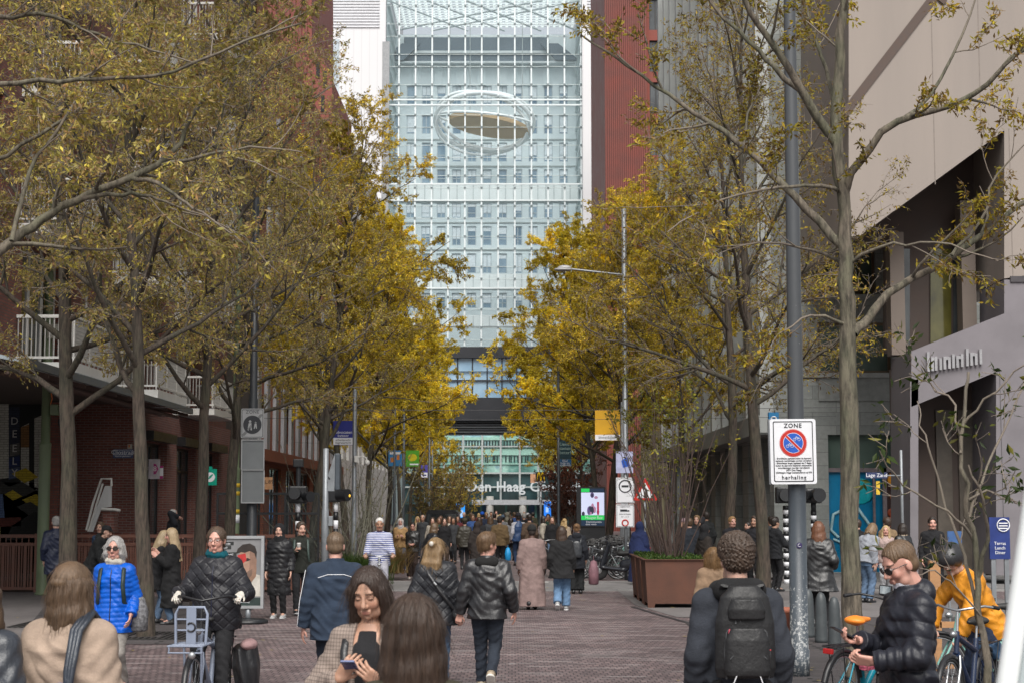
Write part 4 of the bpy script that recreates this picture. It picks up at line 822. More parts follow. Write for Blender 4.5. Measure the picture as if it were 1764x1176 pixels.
# ================================================================== VOLUME MODELLING (signed distance field -> one continuous surface)
A3 = lambda *p: np.array(p, float)
def nrmz(v): v = np.asarray(v, float); return v / (np.linalg.norm(v) + 1e-9)
class Vol:
    def __init__(s, lo, hi, h):
        s.h = h; s.lo = np.array(lo, float); s.n = np.ceil((np.array(hi) - s.lo) / h).astype(int) + 1
        s.ax = [s.lo[i] + np.arange(s.n[i]) * h for i in range(3)]; s.D = np.full(s.n, .2, np.float32)
    def _sub(s, lo, hi):
        a = np.maximum(0, np.floor((np.array(lo) - s.lo) / s.h).astype(int)); b = np.minimum(s.n, np.ceil((np.array(hi) - s.lo) / s.h).astype(int) + 1)
        if np.any(b <= a): return None
        sl = tuple(slice(a[i], b[i]) for i in range(3)); return sl, s.ax[0][sl[0]][:, None, None], s.ax[1][sl[1]][None, :, None], s.ax[2][sl[2]][None, None, :]
    def _put(s, sl, d, k, op):
        D = s.D[sl]; d = d.astype(np.float32)
        if op == 'add':
            if k > 0: hh = np.clip(.5 + .5 * (D - d) / k, 0, 1); s.D[sl] = D * (1 - hh) + d * hh - k * hh * (1 - hh)
            else: s.D[sl] = np.minimum(D, d)
        else:
            if k > 0: hh = np.clip(.5 - .5 * (D + d) / k, 0, 1); s.D[sl] = D * (1 - hh) - d * hh + k * hh * (1 - hh)
            else: s.D[sl] = np.maximum(D, -d)
    def cap(s, a, b, ra, rb, k=.02, fl=None, cut=(0, 0), quilt=None, op='add', noise=0):
        """tapered limb; fl=(axis,factor) flattens, cut makes flat ends, quilt=(amp,spacing) puffs rings"""
        a = np.array(a, float); b = np.array(b, float); m = max(ra, rb) + k + .03
        q = s._sub(np.minimum(a, b) - m, np.maximum(a, b) + m)
        if q is None: return s
        sl, x, y, z = q; u = b - a; L2 = u @ u + 1e-12; L = math.sqrt(L2); px, py, pz = x - a[0], y - a[1], z - a[2]
        tt = (px * u[0] + py * u[1] + pz * u[2]) / L2; t = np.clip(tt, 0, 1); ox, oy, oz = px - t * u[0], py - t * u[1], pz - t * u[2]
        if fl is not None:
            n = nrmz(fl[0]); dn = (ox * n[0] + oy * n[1] + oz * n[2]) * (fl[1] - 1); ox, oy, oz = ox + dn * n[0], oy + dn * n[1], oz + dn * n[2]
        r = ra + (rb - ra) * t
        if quilt: r = r + quilt[0] * (np.abs(np.sin(np.pi * tt * L / quilt[1])) - .6)
        if noise: r = r + noise * (np.sin(tt * L * 62 + (px * 31 + py * 47)) * .6 + np.sin(px * 70 - pz * 40 + py * 25) * .4)
        d = np.sqrt(ox * ox + oy * oy + oz * oz) - r
        if cut[0]: d = np.maximum(d, -tt * L)
        if cut[1]: d = np.maximum(d, (tt - 1) * L)
        s._put(sl, d, k, op); return s
    def ell(s, c, r, k=.02, rot=None, op='add', noise=None):
        c = np.array(c, float); r = np.array(r, float); m = (r.max() if rot is not None else r) + k + .03; q = s._sub(c - m, c + m)
        if q is None: return s
        sl, x, y, z = q; px, py, pz = x - c[0], y - c[1], z - c[2]
        if rot is not None: M_ = np.array(rot); px, py, pz = (px * M_[0, 0] + py * M_[1, 0] + pz * M_[2, 0]), (px * M_[0, 1] + py * M_[1, 1] + pz * M_[2, 1]), (px * M_[0, 2] + py * M_[1, 2] + pz * M_[2, 2])
        k0 = np.sqrt((px / r[0]) ** 2 + (py / r[1]) ** 2 + (pz / r[2]) ** 2); k1 = np.sqrt((px / r[0] ** 2) ** 2 + (py / r[1] ** 2) ** 2 + (pz / r[2] ** 2) ** 2) + 1e-9; d = k0 * (k0 - 1) / k1
        if noise: d = d + noise(x, y, z)
        s._put(sl, d, k, op); return s
    def stack(s, fr, prof, k=.03, op='add', quilt=None, wr=None, fold=None):
        """stack of super-ellipses along local z. fr=(origin, X, Y, Z) ; prof rows (z, rx, ry, cx, cy)"""
        o, X, Y, Z = fr; pr = np.array([list(p) + [0] * (5 - len(p)) for p in prof]); m = pr[:, 1:3].max() + .08 + k
        ends = np.array([o + Z * pr[0, 0], o + Z * pr[-1, 0]]) ; cen = [o + Z * p[0] + X * p[3] + Y * p[4] for p in pr]; q = s._sub(np.min(cen, axis=0) - m, np.max(cen, axis=0) + m)
        if q is None: return s
        sl, x, y, z = q; dx, dy, dz = x - o[0], y - o[1], z - o[2]; lx, ly, lz = [dx * A[0] + dy * A[1] + dz * A[2] for A in (X, Y, Z)]
        f = lambda j: np.interp(lz, pr[:, 0], pr[:, j]); rx, ry = f(1), f(2); ex, ey = (lx - f(3)) / rx, (ly - f(4)) / ry
        e = (np.abs(ex) ** 2.3 + np.abs(ey) ** 2.3) ** (1 / 2.3); d = (e - 1) * np.minimum(rx, ry) * 1.05; ang = np.arctan2(ey, ex)
        if quilt: d = d - quilt[0] * (np.abs(np.sin(np.pi * lz / quilt[1] + .25 * np.sin(ang * 2))) - .6)
        if fold: d = d - fold[0] * np.sin(ang * fold[1] + 2.2 * np.sin(lz * 3)) * np.clip((fold[2] - lz) / .5, 0, 1)
        if wr: d = d - wr * (np.sin(lz * 38 + 2.5 * np.sin(ang * 2 + lz * 9)) * np.sin(ang * 3 + lz * 6) * .8 + np.sin(lz * 19 - ang * 3.5) * .5 + (1 - np.abs(np.sin(lz * 27 + ang * 2.3 + 1.7 * np.sin(ang * 3)))) * np.sin(ang * 2 + lz * 11) * 1.1)
        d = np.maximum(d, np.maximum(pr[0, 0] - lz, lz - pr[-1, 0])); s._put(sl, d, k, op); return s
    def half(s, p, n):
        """cut away everything on the +n side of point p"""
        n = nrmz(n); d = ((s.ax[0][:, None, None] - p[0]) * n[0] + (s.ax[1][None, :, None] - p[1]) * n[1] + (s.ax[2][None, None, :] - p[2]) * n[2]).astype(np.float32); s.D = np.maximum(s.D, d); return s
    def mesh(s):
        D = s.D; I = D < 0; I[0] = I[-1] = False; I[:, 0] = I[:, -1] = False; I[:, :, 0] = I[:, :, -1] = False; D = np.where(I, np.minimum(D, -1e-5), np.maximum(D, 1e-5))
        cs = [(i, j, k) for i in (0, 1) for j in (0, 1) for k in (0, 1)]; sh = [np.s_[i:I.shape[0] - 1 + i, j:I.shape[1] - 1 + j, k:I.shape[2] - 1 + k] for i, j, k in cs]
        cnt = sum(I[q].astype(np.int8) for q in sh); act = (cnt > 0) & (cnt < 8); idx = np.argwhere(act)
        if len(idx) == 0: return np.zeros((0, 3)), np.zeros((0, 4), int)
        vid = np.full(act.shape, -1, np.int32); vid[act] = np.arange(len(idx)); vals = np.stack([D[idx[:, 0] + i, idx[:, 1] + j, idx[:, 2] + k] for i, j, k in cs], 1); acc = np.zeros((len(idx), 3)); n = np.zeros(len(idx))
        for a in range(8):
            for b in range(a + 1, 8):
                if sum(abs(cs[a][t] - cs[b][t]) for t in range(3)) != 1: continue
                va, vb = vals[:, a], vals[:, b]; cr = (va < 0) != (vb < 0); t = np.where(cr, va / np.where(cr, va - vb, 1), 0)[:, None]; acc += np.where(cr[:, None], np.array(cs[a]) * (1 - t) + np.array(cs[b]) * t, 0); n += cr
        V = s.lo + (idx + acc / n[:, None]) * s.h; Q = []
        for ax in range(3):
            o1, o2 = (ax + 1) % 3, (ax + 2) % 3; a = np.take(I, range(I.shape[ax] - 1), ax); b = np.take(I, range(1, I.shape[ax]), ax); e = np.argwhere(a != b); e = e[(e[:, o1] > 0) & (e[:, o2] > 0) & (e[:, o1] < I.shape[o1] - 1) & (e[:, o2] < I.shape[o2] - 1)]
            if not len(e): continue
            inn = I[e[:, 0], e[:, 1], e[:, 2]]; u1 = np.zeros(3, int); u1[o1] = 1; u2 = np.zeros(3, int); u2[o2] = 1; g = lambda w_: vid[w_[:, 0], w_[:, 1], w_[:, 2]]
            q = np.stack([g(e - u1 - u2), g(e - u2), g(e), g(e - u1)], 1); q[~inn] = q[~inn][:, ::-1]; Q.append(q)
        Q = np.concatenate(Q); return V, Q[(Q >= 0).all(1)]
# ------------------------------------------------------------------ cloth, hair and skin
def cloth(name, c, kind='wool'):
    key = ('cloth', kind, tuple(c))
    if key in MATS: return MATS[key]
    n = NT(name); p = n.pos('Object'); f = n.noise(p, 7, 4, .6); g = n.noise(p, 220 if kind != 'denim' else 120, 2); n.b.inputs['Specular IOR Level'].default_value = .35
    base = n.ramp(f, [(.3, mul(c, .72)), (.7, mul(c, 1.18))]); wr = n.noise(n.mapv(p, (1, 1, 1.6)), 9, 4, .55)
    if kind == 'leather': n.set(Roughness=.36); n.b.inputs['Specular IOR Level'].default_value = .6; n.bump(n.mix(.12, n.noise(n.mapv(p, (1, 1, .5)), 13, 3, .5), n.noise(p, 160, 2)), .9, .02)
    elif kind == 'puffer': n.set(Roughness=.45); n.bump(n.noise(n.mapv(p, (1, 1, .8)), 26, 4, .6), .5, .012)
    elif kind == 'plaid':
        sx = n.n('SeparateXYZ'); n.l(p, sx.inputs[0]); out = None
        for ax in (0, 2):
            m_ = n.n('Math', operation='MULTIPLY'); n.l(sx.outputs[ax], m_.inputs[0]); m_.inputs[1].default_value = 60 if ax == 0 else 52; fr = n.n('Math', operation='FRACT'); n.l(m_.outputs[0], fr.inputs[0]); q = n.ramp(fr.outputs[0], [(.0, (1,) * 3), (.72, (1,) * 3), (.76, (.62,) * 3), (.95, (.62,) * 3), (1, (1,) * 3)]); out = q if out is None else n.mix(1, out, q, 'MULTIPLY')
        base = n.mix(1, base, out, 'MULTIPLY'); n.set(Roughness=.9); n.bump(wr, .5, .02)
    elif kind == 'stripe':
        sx = n.n('SeparateXYZ'); n.l(p, sx.inputs[0]); m_ = n.n('Math', operation='MULTIPLY'); n.l(sx.outputs[2], m_.inputs[0]); m_.inputs[1].default_value = 26; fr = n.n('Math', operation='FRACT'); n.l(m_.outputs[0], fr.inputs[0]); base = n.ramp(fr.outputs[0], [(0, (.04, .06, .22)), (.5, (.04, .06, .22)), (.55, (.55, .56, .6)), (1, (.55, .56, .6))]); n.set(Roughness=.85)
    elif kind == 'denim': base = n.mix(.5, base, n.ramp(g, [(.35, (.6,) * 3), (.65, (1.25,) * 3)]), 'MULTIPLY'); n.set(Roughness=.9); n.bump(wr, .6, .02)
    elif kind == 'quiltd':
        sx = n.n('SeparateXYZ'); n.l(p, sx.inputs[0]); hh = None
        for s_ in (1, -1):
            a = n.n('Math', operation='MULTIPLY'); n.l(sx.outputs[0], a.inputs[0]); a.inputs[1].default_value = s_; ad = n.n('Math', operation='ADD'); n.l(a.outputs[0], ad.inputs[0]); n.l(sx.outputs[2], ad.inputs[1]); m_ = n.n('Math', operation='MULTIPLY'); n.l(ad.outputs[0], m_.inputs[0]); m_.inputs[1].default_value = 9; fr = n.n('Math', operation='PINGPONG'); n.l(m_.outputs[0], fr.inputs[0]); fr.inputs[1].default_value = .5
            q = n.ramp(fr.outputs[0], [(0, (0,) * 3), (.16, (1,) * 3)]); hh = q if hh is None else n.mix(1, hh, q, 'MULTIPLY')
        n.set(Roughness=.5); n.bump(n.mix(.2, hh, wr), .5, .012)
    else: base = n.mix(.45, base, n.ramp(g, [(.3, (.6,) * 3), (.7, (1.15,) * 3)]), 'MULTIPLY'); n.set(Roughness=.92); n.bump(n.mix(.25, wr, g), .6, .02)
    n.col(base); MATS[key] = n.m; return n.m
def hairmat(c):
    key = ('hair', tuple(c))
    if key in MATS: return MATS[key]
    n = NT('hair'); p = n.pos('Object'); f = n.noise(n.mapv(p, (120, 120, 9)), 1, 5, .7); g = n.noise(n.mapv(p, (14, 14, 2.5)), 1, 3)
    n.col(n.mix(.45, n.ramp(f, [(.28, mul(c, .35)), (.5, c), (.75, mul(c, 1.9))]), n.ramp(g, [(.3, mul(c, .6)), (.7, mul(c, 1.5))]))); n.set(Roughness=.42); n.b.inputs['Specular IOR Level'].default_value = .45; n.bump(f, .6, .01); MATS[key] = n.m; return n.m
def skinmat():
    if 'skin' in MATS: return MATS['skin']
    n = NT('skin'); a = n.n('Attribute', attribute_name='Col'); g = n.noise(n.pos('Object'), 120, 3); n.col(n.mix(.35, a.outputs[0], n.ramp(g, [(.3, (.82,) * 3), (.7, (1.05,) * 3)]), 'MULTIPLY')); n.set(Roughness=.5); n.b.inputs['Subsurface Weight'].default_value = .12; n.b.inputs['Subsurface Radius'].default_value = (.012, .005, .003); n.b.inputs['Subsurface Scale'].default_value = 1; n.bump(g, .12, .002); MATS['skin'] = n.m; return n.m
# ------------------------------------------------------------------ figure
def ik(a, b, l1, l2, pole):
    a = np.array(a, float); b = np.array(b, float); v = b - a; d = np.linalg.norm(v); m = l1 + l2 - .004
    if d > m: b = a + v / d * m; v = b - a; d = m
    u = v / d; x = (l1 ** 2 - l2 ** 2 + d ** 2) / (2 * d); hh = math.sqrt(max(0, l1 ** 2 - x ** 2)); pl = np.array(pole, float); pl = pl - u * (pl @ u); return a + u * x + nrmz(pl) * hh, b
SKIN = {'pale': (.52, .31, .235), 'mid': (.42, .24, .165), 'tan': (.3, .165, .105), 'dark': (.1, .05, .035), 'rosy': (.52, .28, .22)}
def hand_caps(V, w, d, n, curl, side, sc=1.0, thumb=.5, k=.006, glove=0):
    """palm, four fingers and thumb. w wrist, d pointing, n palm normal (palm faces n)"""
    d = nrmz(d); n = nrmz(np.array(n) - d * (np.array(n) @ d)); s_ = np.cross(d, n) * side; g = glove
    K = [w + d * .088 * sc + s_ * o * sc for o in (-.03, -.01, .01, .028)]
    for kk, o in zip(K, (-.022, -.008, .008, .02)): V.cap(w + s_ * o * sc + d * .012, kk, .016 * sc + g, .0125 * sc + g, .012, (n, 1.15))
    Ls = (.04, .045, .042, .032)
    cu = curl if hasattr(curl, '__len__') else [curl] * 4
    for i, kk in enumerate(K):
        p = kk; a = 0; r = .0092 * sc + g
        for j, f in enumerate((1, .68, .52)):
            a += cu[i] * (.75, 1.0, .8)[j]; dd = d * math.cos(a) + n * math.sin(a) + s_ * (.1 * (i - 1.5) * .35); q = p + nrmz(dd) * Ls[i] * f * sc; V.cap(p, q, r, r * .92, .004); p = q; r *= .93
    p = w + d * .028 * sc - s_ * .026 * sc; dd = nrmz(d * .75 - s_ * .8 + n * (.25 + thumb)); q = p + dd * .042 * sc; V.cap(p, q, .0135 * sc + g, .0112 * sc + g, .01); dd = nrmz(d * .95 - s_ * .3 + n * (.15 + thumb)); V.cap(q, q + dd * .032 * sc, .011 * sc + g, .009 * sc + g, .004)
class Fig:
    """one person; local frame: faces +Y, feet on z=0"""
    def __init__(s, H=1.75, sex='m', vox=.012, lean=0, hip=None, head=(0, 0, 0), feet=None, hands=None, elbows=None, knees=None, build=1.0, twist=0, hipy=0.0):
        s.H = H; f = s.f = H / 1.75; s.sex = sex; s.vox = vox; s.b = build; s.hipz = (.93 if hip is None else hip / f) * f; s.o = A3(0, hipy, s.hipz)
        cl, sl_ = math.cos(lean), math.sin(lean); s.Z = A3(0, sl_, cl); tw = twist; s.X = A3(math.cos(tw), math.sin(tw), 0); s.Y = np.cross(s.Z, s.X); s.Y = nrmz(s.Y); s.X = np.cross(s.Y, s.Z)
        L = lambda x, y, z: s.o + s.X * x * f + s.Y * y * f + s.Z * z * f; s.L = L; sw = (.172 if sex == 'm' else .15) * build; s.sw = sw
        s.sh = {1: L(sw, -.01, .452), -1: L(-sw, -.01, .452)}; s.neck = L(0, -.012, .545)
        hy, hp, hr = head; s.hc = L(0, .02 + .05 * math.sin(hp), .695 - .015 * (1 - math.cos(hp)))   # head yaw / pitch(down+) / roll
        Rm = Matrix.Rotation(hy, 3, 'Z') @ Matrix.Rotation(-hp, 3, 'X') @ Matrix.Rotation(hr, 3, 'Y'); B = np.array([s.X, s.Y, s.Z]).T if lean < .25 else np.array([s.X, nrmz(s.Y * .5 + A3(0, .5, 0)), nrmz(s.Z * .5 + A3(0, 0, .5))]).T
        s.HR = B @ np.array(Rm); s.hf = f * (1.08 if sex == 'm' else 1.05)
        feet = feet or {1: (.09, 0, 0), -1: (-.09, 0, 0)}; s.an = {}; s.kn = {}; s.hp = {}; s.foot = {}
        for sd in (1, -1):
            fx = feet[sd]; an = A3(fx[0] * f, fx[1] * f, (.085 + fx[2]) * f); hp_ = s.o + s.X * sd * .09 * f + A3(0, 0, -.02 * f); pole = (knees or {}).get(sd, (0, 1, 0)); kn, an = ik(hp_, an, .425 * f, .43 * f, pole); s.hp[sd], s.kn[sd], s.an[sd] = hp_, kn, an; s.foot[sd] = fx[3] if len(fx) > 3 else 0
        s.el = {}; s.wr = {}; s.hd = {}; hands = hands or {}
        for sd in (1, -1):
            h_ = hands.get(sd, dict(p=(sd * (.205 * build + .025), .04, -.06))); wp = L(*h_['p']) if not h_.get('world') else A3(*h_['p']); el, wr = ik(s.sh[sd], wp, .29 * f, .255 * f, (elbows or {}).get(sd, (sd * .22, -1, -.15))); s.el[sd], s.wr[sd] = el, wr; s.hd[sd] = h_
    def vol(s, h=None, pad=.16):
        pts = [s.neck, s.hc, *s.sh.values(), *s.el.values(), *s.wr.values(), *s.kn.values(), *s.an.values(), s.o]; lo = np.min(pts, axis=0) - pad; hi = np.max(pts, axis=0) + pad; lo[2] = max(-.02, lo[2] - .05) if lo[2] < .3 else lo[2]; hi[2] += .06; return Vol(lo, hi, h or s.vox)
    def fr(s, c=None): return (s.o if c is None else c, s.X, s.Y, s.Z)
    def HL(s, x, y, z): return s.hc + (s.HR @ A3(x, y, z)) * s.hf
    def body(s, parent, skin='pale', fine=False, glove=None, lips=(.33, .1, .09), brow=(.05, .03, .02), iris=(.03, .02, .015), stubble=0, hands=True):
        f = s.f; V = s.vol(); fem = s.sex != 'm'; b = s.b
        V.stack(s.fr(), [(-.1 * f, .14 * f * b, .1 * f * b), (0, .16 * f * b, .11 * f * b), (.14 * f, .135 * f * b, .1 * f * b), (.28 * f, .15 * f * b, .105 * f * b), (.4 * f, .15 * f * b, .11 * f * b), (.45 * f, .13 * f, .09 * f), (.5 * f, .085 * f, .065 * f), (.54 * f, .055 * f, .055 * f)], .03)
        V.cap(s.L(0, -.015, .5), s.L(0, .0, .6), .058 * f if not fem else .05 * f, .052 * f if not fem else .046 * f, .03)
        for sd in (1, -1):
            V.cap(s.sh[sd], s.el[sd], .052 * f, .04 * f, .03); V.cap(s.el[sd], s.wr[sd], .04 * f, .026 * f, .01); V.cap(s.hp[sd], s.kn[sd], .085 * f, .058 * f, .02); V.cap(s.kn[sd], s.an[sd], .056 * f, .04 * f, .015); V.cap(s.an[sd], s.an[sd] + A3(0, .13 * f, -.045 * f), .04 * f, .03 * f, .015)
            hd = s.hd[sd]; d = nrmz(hd.get('d', s.wr[sd] - s.el[sd])); n = hd.get('n', (-sd, .2, 0))
            if hands: hand_caps(V, s.wr[sd], d, n, hd.get('curl', .35), hd.get('s', sd), .98 * f, hd.get('thumb', .3), glove=.0 if s.vox < .008 else .002)
        # head
        E = lambda c, r, **k: V.ell(s.HL(*c), np.array(r) * s.hf, rot=s.HR, **k); Cp = lambda a, b_, ra, rb, k=.008, **q: V.cap(s.HL(*a), s.HL(*b_), ra * s.hf, rb * s.hf, k, **q)
        E((0, -.012, .04), (.074, .092, .085), k=.02); E((0, .018, -.015), (.062, .07, .085), k=.02); Cp((-.03, .03, -.078), (.03, .03, -.078), .033, .033, .02); Cp((0, .058, -.088), (0, .066, -.092), .02 if fem else .023, .018, .015); Cp((0, -.02, -.06), (0, -.03, -.13), .05, .05, .02)
        for x in (-1, 1): E((x * .037, .06, -.025), (.024, .022, .026), k=.018); E((x * .074, -.012, -.005), (.012, .02, .032), k=.006)
        Cp((0, .086, .018), (0, .108, -.022), .0095, .0125, .01); Cp((-.011, .094, -.03), (.011, .094, -.03), .0095, .0095, .008); Cp((-.034, .07, .034), (.034, .07, .034), .0115, .0115, .018)
        if s.vox < .008:
            for x in (-1, 1): E((x * .032, .09, .012), (.019, .013, .011), k=.012, op='sub'); E((x * .032, .072, .01), (.0165, .0145, .0125), k=.003)
            Cp((-.02, .085, -.057), (.02, .085, -.057), .0075, .0075, .006); Cp((-.017, .084, -.067), (.017, .084, -.067), .009, .009, .006); Cp((-.026, .094, -.0615), (.026, .094, -.0615), .0022, .0022, .003, op='sub')
        v, q = V.mesh(); base = np.array(SKIN[skin]); col = np.tile(base, (len(v), 1)); h = ((v - s.hc) @ s.HR) / s.hf; x, y, z = np.abs(h[:, 0]), h[:, 1], h[:, 2]; face = (y > .03) & (np.linalg.norm(h, axis=1) < .16)
        def blend(mask, c, a=1.0): col[mask] = col[mask] * (1 - a) + np.array(c) * a
        g = np.exp(-(((x - .042) / .022) ** 2 + ((z + .028) / .024) ** 2)) * face; col[:] = col * (1 - .3 * g[:, None]) + base * A3(1.05, .62, .58) * .3 * g[:, None]
        if stubble: m = np.exp(-(np.maximum(0, z + .052) / .02) ** 2) * ((z > -.12) & (y > -.01)) * stubble; col[:] = col * (1 - m[:, None]) + A3(.07, .045, .035) * m[:, None]
        tol = .0 if s.vox < .008 else .004
        blend(face & ((x / (.021 + tol)) ** 2 + ((z + .0615) / (.01 + tol)) ** 2 < 1) & (y > .07), lips, .55); br_ = face & (x > .013) & (x < .052) & (np.abs(z - .034 + (x - .03) ** 2 * 4) < .0048 + tol); blend(br_, brow, .85)
        if s.vox < .008:
            eye = face & (((x - .032) / .0155) ** 2 + ((z - .0105) / .0078) ** 2 < 1) & (y > .05); hp = getattr(s, 'closed', False)
            if not hp: blend(eye, (.55, .5, .48), .9); blend(face & (((x - .031) ** 2 + (z - .010) ** 2) < .0066 ** 2) & (y > .05), iris, 1)
            lid = face & (((x - .032) / .018) ** 2 + ((z - .0115) / .0102) ** 2 < 1) & ~eye & (y > .05); blend(lid & (z > .008), (.05, .025, .02), .75); blend(lid & (z <= .008), base * .55, .5)
            if hp: blend(eye & (z < .0085), (.04, .02, .018), .85); blend(eye & (z >= .0085), base * .72, .6)
        else: blend(face & (((x - .032) / .018) ** 2 + ((z - .01) / .009) ** 2 < 1) & (y > .04), (.05, .03, .025), .85)
        col[(x < .012) & (np.abs(z + .04) < .008) & (y > .08)] *= .75
        if glove is not None:
            for sd in (1, -1): m = np.linalg.norm(v - (s.wr[sd] + nrmz(s.hd[sd].get('d', s.wr[sd] - s.el[sd])) * .09), axis=1) < .13; col[m] = glove
        o = obj('body', fast_mesh('body', v, q, [skinmat()], True, col), parent); return o
    def _emit(s, V, name, mat, parent, label=None, flat=0):
        v, q = V.mesh()
        if not len(v): return None
        o = obj(name, fast_mesh(name, v, q, [mat]), parent); return tag(o, label)
    def jacket(s, parent, c, kind='wool', hem=-.16, th=.02, name='jacket', flare=0, collar=1, hood=None, open=0, quilt=None, sleeves=1, wr=.008, fold=None, sl_end=1.0, belly=0):
        f = s.f; V = s.vol(pad=.22); b = s.b; t = th; Q = quilt
        P_ = [(hem * f, (.178 + flare) * f * b + t, (.128 + flare * .8) * f * b + t)]
        if hem < -.3: P_.append((-.2 * f, (.175 + flare * .5) * f * b + t, (.13 + flare * .4) * f * b + t))
        P_ += [(.0, .17 * f * b + t, (.122 + belly) * f * b + t, 0, belly * .4), (.15 * f, .155 * f * b + t, (.115 + belly) * f * b + t, 0, belly * .4), (.3 * f, .16 * f * b + t, .12 * f * b + t), (.39 * f, .152 * f * b + t, .116 * f * b + t), (.44 * f, .132 * f * b + t, .1 * f + t), (.485 * f, .095 * f * b + t, .078 * f + t), (.53 * f, .066 * f + t * .6, .062 * f + t * .6)]
        V.stack(s.fr(), P_, .03, quilt=Q, wr=wr, fold=fold)
        for sd in (1, -1):
            if sleeves:
                e = s.el[sd] + (s.wr[sd] - s.el[sd]) * sl_end; V.cap(s.sh[sd] + s.X * (-sd * .012) - s.Z * .012, s.el[sd], .06 * f + t * .8, .05 * f + t * .85, .045, quilt=Q, noise=wr * .6); V.cap(s.L(0, -.02, .49), s.sh[sd] + s.Z * .008, .06 * f + t * .5, .05 * f + t * .6, .04); V.cap(s.el[sd], e, .052 * f + t * .9, .037 * f + t * .75, .012, cut=(0, 1), quilt=Q, noise=wr * .6)
        if collar: V.cap(s.L(0, -.012, .5), s.L(0, -.004, .5 + .045 * collar + .03), .072 * f + t * .5, .068 * f + t * .45, .015, cut=(0, 1)); V.cap(s.L(0, 0, .52), s.L(0, .012, .68), .056 * f, .062 * f, .0, op='sub')
        if open: V.cap(s.L(0, .2, hem * f - .05), s.L(0, .15, .3 * f), .06, .075, .008, op='sub'); V.cap(s.L(0, .15, .3 * f), s.L(0, .06, .56 * f), .075, .07, .008, op='sub')
        if hood: V.ell(s.L(0, -.1, .53), (.115 * f, .07 * f, .085 * f), .03)
        if hem < -.02: V.half(s.o + s.Z * hem * f, -s.Z) if False else None
        return s._emit(V, name, cloth(name + '_cloth', c, kind), parent)
    def zipper(s, parent, jk, z0, z1, m):
        from mathutils.bvhtree import BVHTree
        me = jk.data; T = BVHTree.FromPolygons([v.co for v in me.vertices], [tuple(p.vertices) for p in me.polygons]); pts = []
        for k in range(24):
            o = Vector(s.L(0, .6, z0 + (z1 - z0) * k / 23)); h_ = T.ray_cast(o, -Vector(s.Y))
            if h_[0]: pts.append(h_[0] + Vector(s.Y) * .003)
        b = MB(); b.tube(pts, .006, m, 6); b.build('zip', None, parent)
    def hoodup(s, parent, c, kind='wool', name='hood', mask=True, drape=.1):
        V = s.vol(pad=.2); V.ell(s.HL(0, -.022, .03), A3(.1, .115, .115) * s.hf, .02, rot=s.HR); V.cap(s.HL(0, -.02, -.05), s.L(0, -.03, .5), .085, .11 + drape * .2, .04); V.cap(s.HL(0, .06, -.115), s.L(0, .02, .46), .05, .1, .03)
        if mask: V.ell(s.HL(0, .095, -.01), A3(.058, .075, .085) * s.hf, .006, rot=s.HR, op='sub')
        return s._emit(V, name, cloth(name + '_cloth', c, kind), parent)
    def scarf(s, parent, c, name='scarf'):
        V = s.vol(); 
        for i in range(3):
            for k in range(10): a0, a1 = k * .628, (k + 1) * .628; r = .082 + .012 * i * (i < 2); V.cap(s.L(math.cos(a0) * r, math.sin(a0) * r * .9 - .005, .53 + i * .026 + .012 * math.sin(a0 + i)), s.L(math.cos(a1) * r, math.sin(a1) * r * .9 - .005, .53 + i * .026 + .012 * math.sin(a1 + i)), .022, .022, .01)
        return s._emit(V, name, cloth(name + '_cloth', c), parent)
    def trousers(s, parent, c, kind='wool', wide=0, name='trousers', to=.985, wr=.004):
        f = s.f; V = s.vol(); b = s.b; V.stack((s.o, s.X, nrmz(np.cross(A3(0, 0, 1), s.X)), A3(0, 0, 1)), [(-.13 * f, .16 * f * b, .118 * f * b), (0, .172 * f * b, .125 * f * b), (.1 * f, .158 * f * b, .117 * f * b)], .04)
        for sd in (1, -1):
            e = s.kn[sd] + (s.an[sd] - s.kn[sd]) * to; V.cap(s.hp[sd], s.kn[sd], .1 * f * b, .072 * f + wide * .5, .03, noise=wr); V.cap(s.kn[sd], e, .07 * f + wide * .5, .054 * f + wide, .02, cut=(0, 1), noise=wr * 1.6)
        return s._emit(V, name, cloth(name + '_cloth', c, kind), parent)
    def skirt(s, parent, c, kind='wool', top=.2, bot=-.75, r=.2, name='skirt', fold=(.02, 5, .1), rt=.16):
        f = s.f; V = s.vol(pad=.25); V.stack((s.o, s.X, s.Y, s.Z), [(bot * f, r, r * .8), (-.25 * f, .2 * f + (r - .2) * .4, .15 * f + (r - .2) * .3), (0, .185 * f, .14 * f), (top * f, rt * f, .12 * f)], .02, fold=fold, wr=.003)
        for sd in (1, -1): V.cap(s.hp[sd], s.kn[sd], .1 * f, .09 * f, .05); 
        return s._emit(V, name, cloth(name + '_cloth', c, kind), parent)
    def shoes(s, parent, c, sole=None, kind='leather'):
        f = s.f
        for sd in (1, -1):
            an = s.an[sd]; a = s.foot[sd]; ca, sa = math.cos(a), math.sin(a); D = A3(0, ca, -sa); U = A3(0, sa, ca); V = Vol(an - .24, an + .24, min(s.vox, .01)); h0 = an - U * .085 * f
            V.cap(an - D * .03 * f - U * .035 * f, an + D * .06 * f - U * .045 * f, .047 * f, .043 * f, .02); V.cap(an + D * .06 * f - U * .05 * f, an + D * .165 * f - U * .058 * f, .045 * f, .036 * f, .02, fl=((1, 0, 0), .95)); V.cap(an + U * .02, an - U * .03, .05 * f, .05 * f, .02); V.half(h0 + U * .004, -U); sh = s._emit(V, 'shoe', cloth('shoe_cloth', c, kind), parent)
            if sole and sh:
                W = Vol(an - .26, an + .26, min(s.vox, .01)); W.cap(h0 - D * .035 * f + U * .012, h0 + D * .165 * f + U * .012, .05 * f, .044 * f, 0); W.half(h0 + U * .026 * f, U); W.half(h0 + U * .001, -U); s._emit(W, 'sole', cloth('sole_rubber', sole, 'wool'), sh)
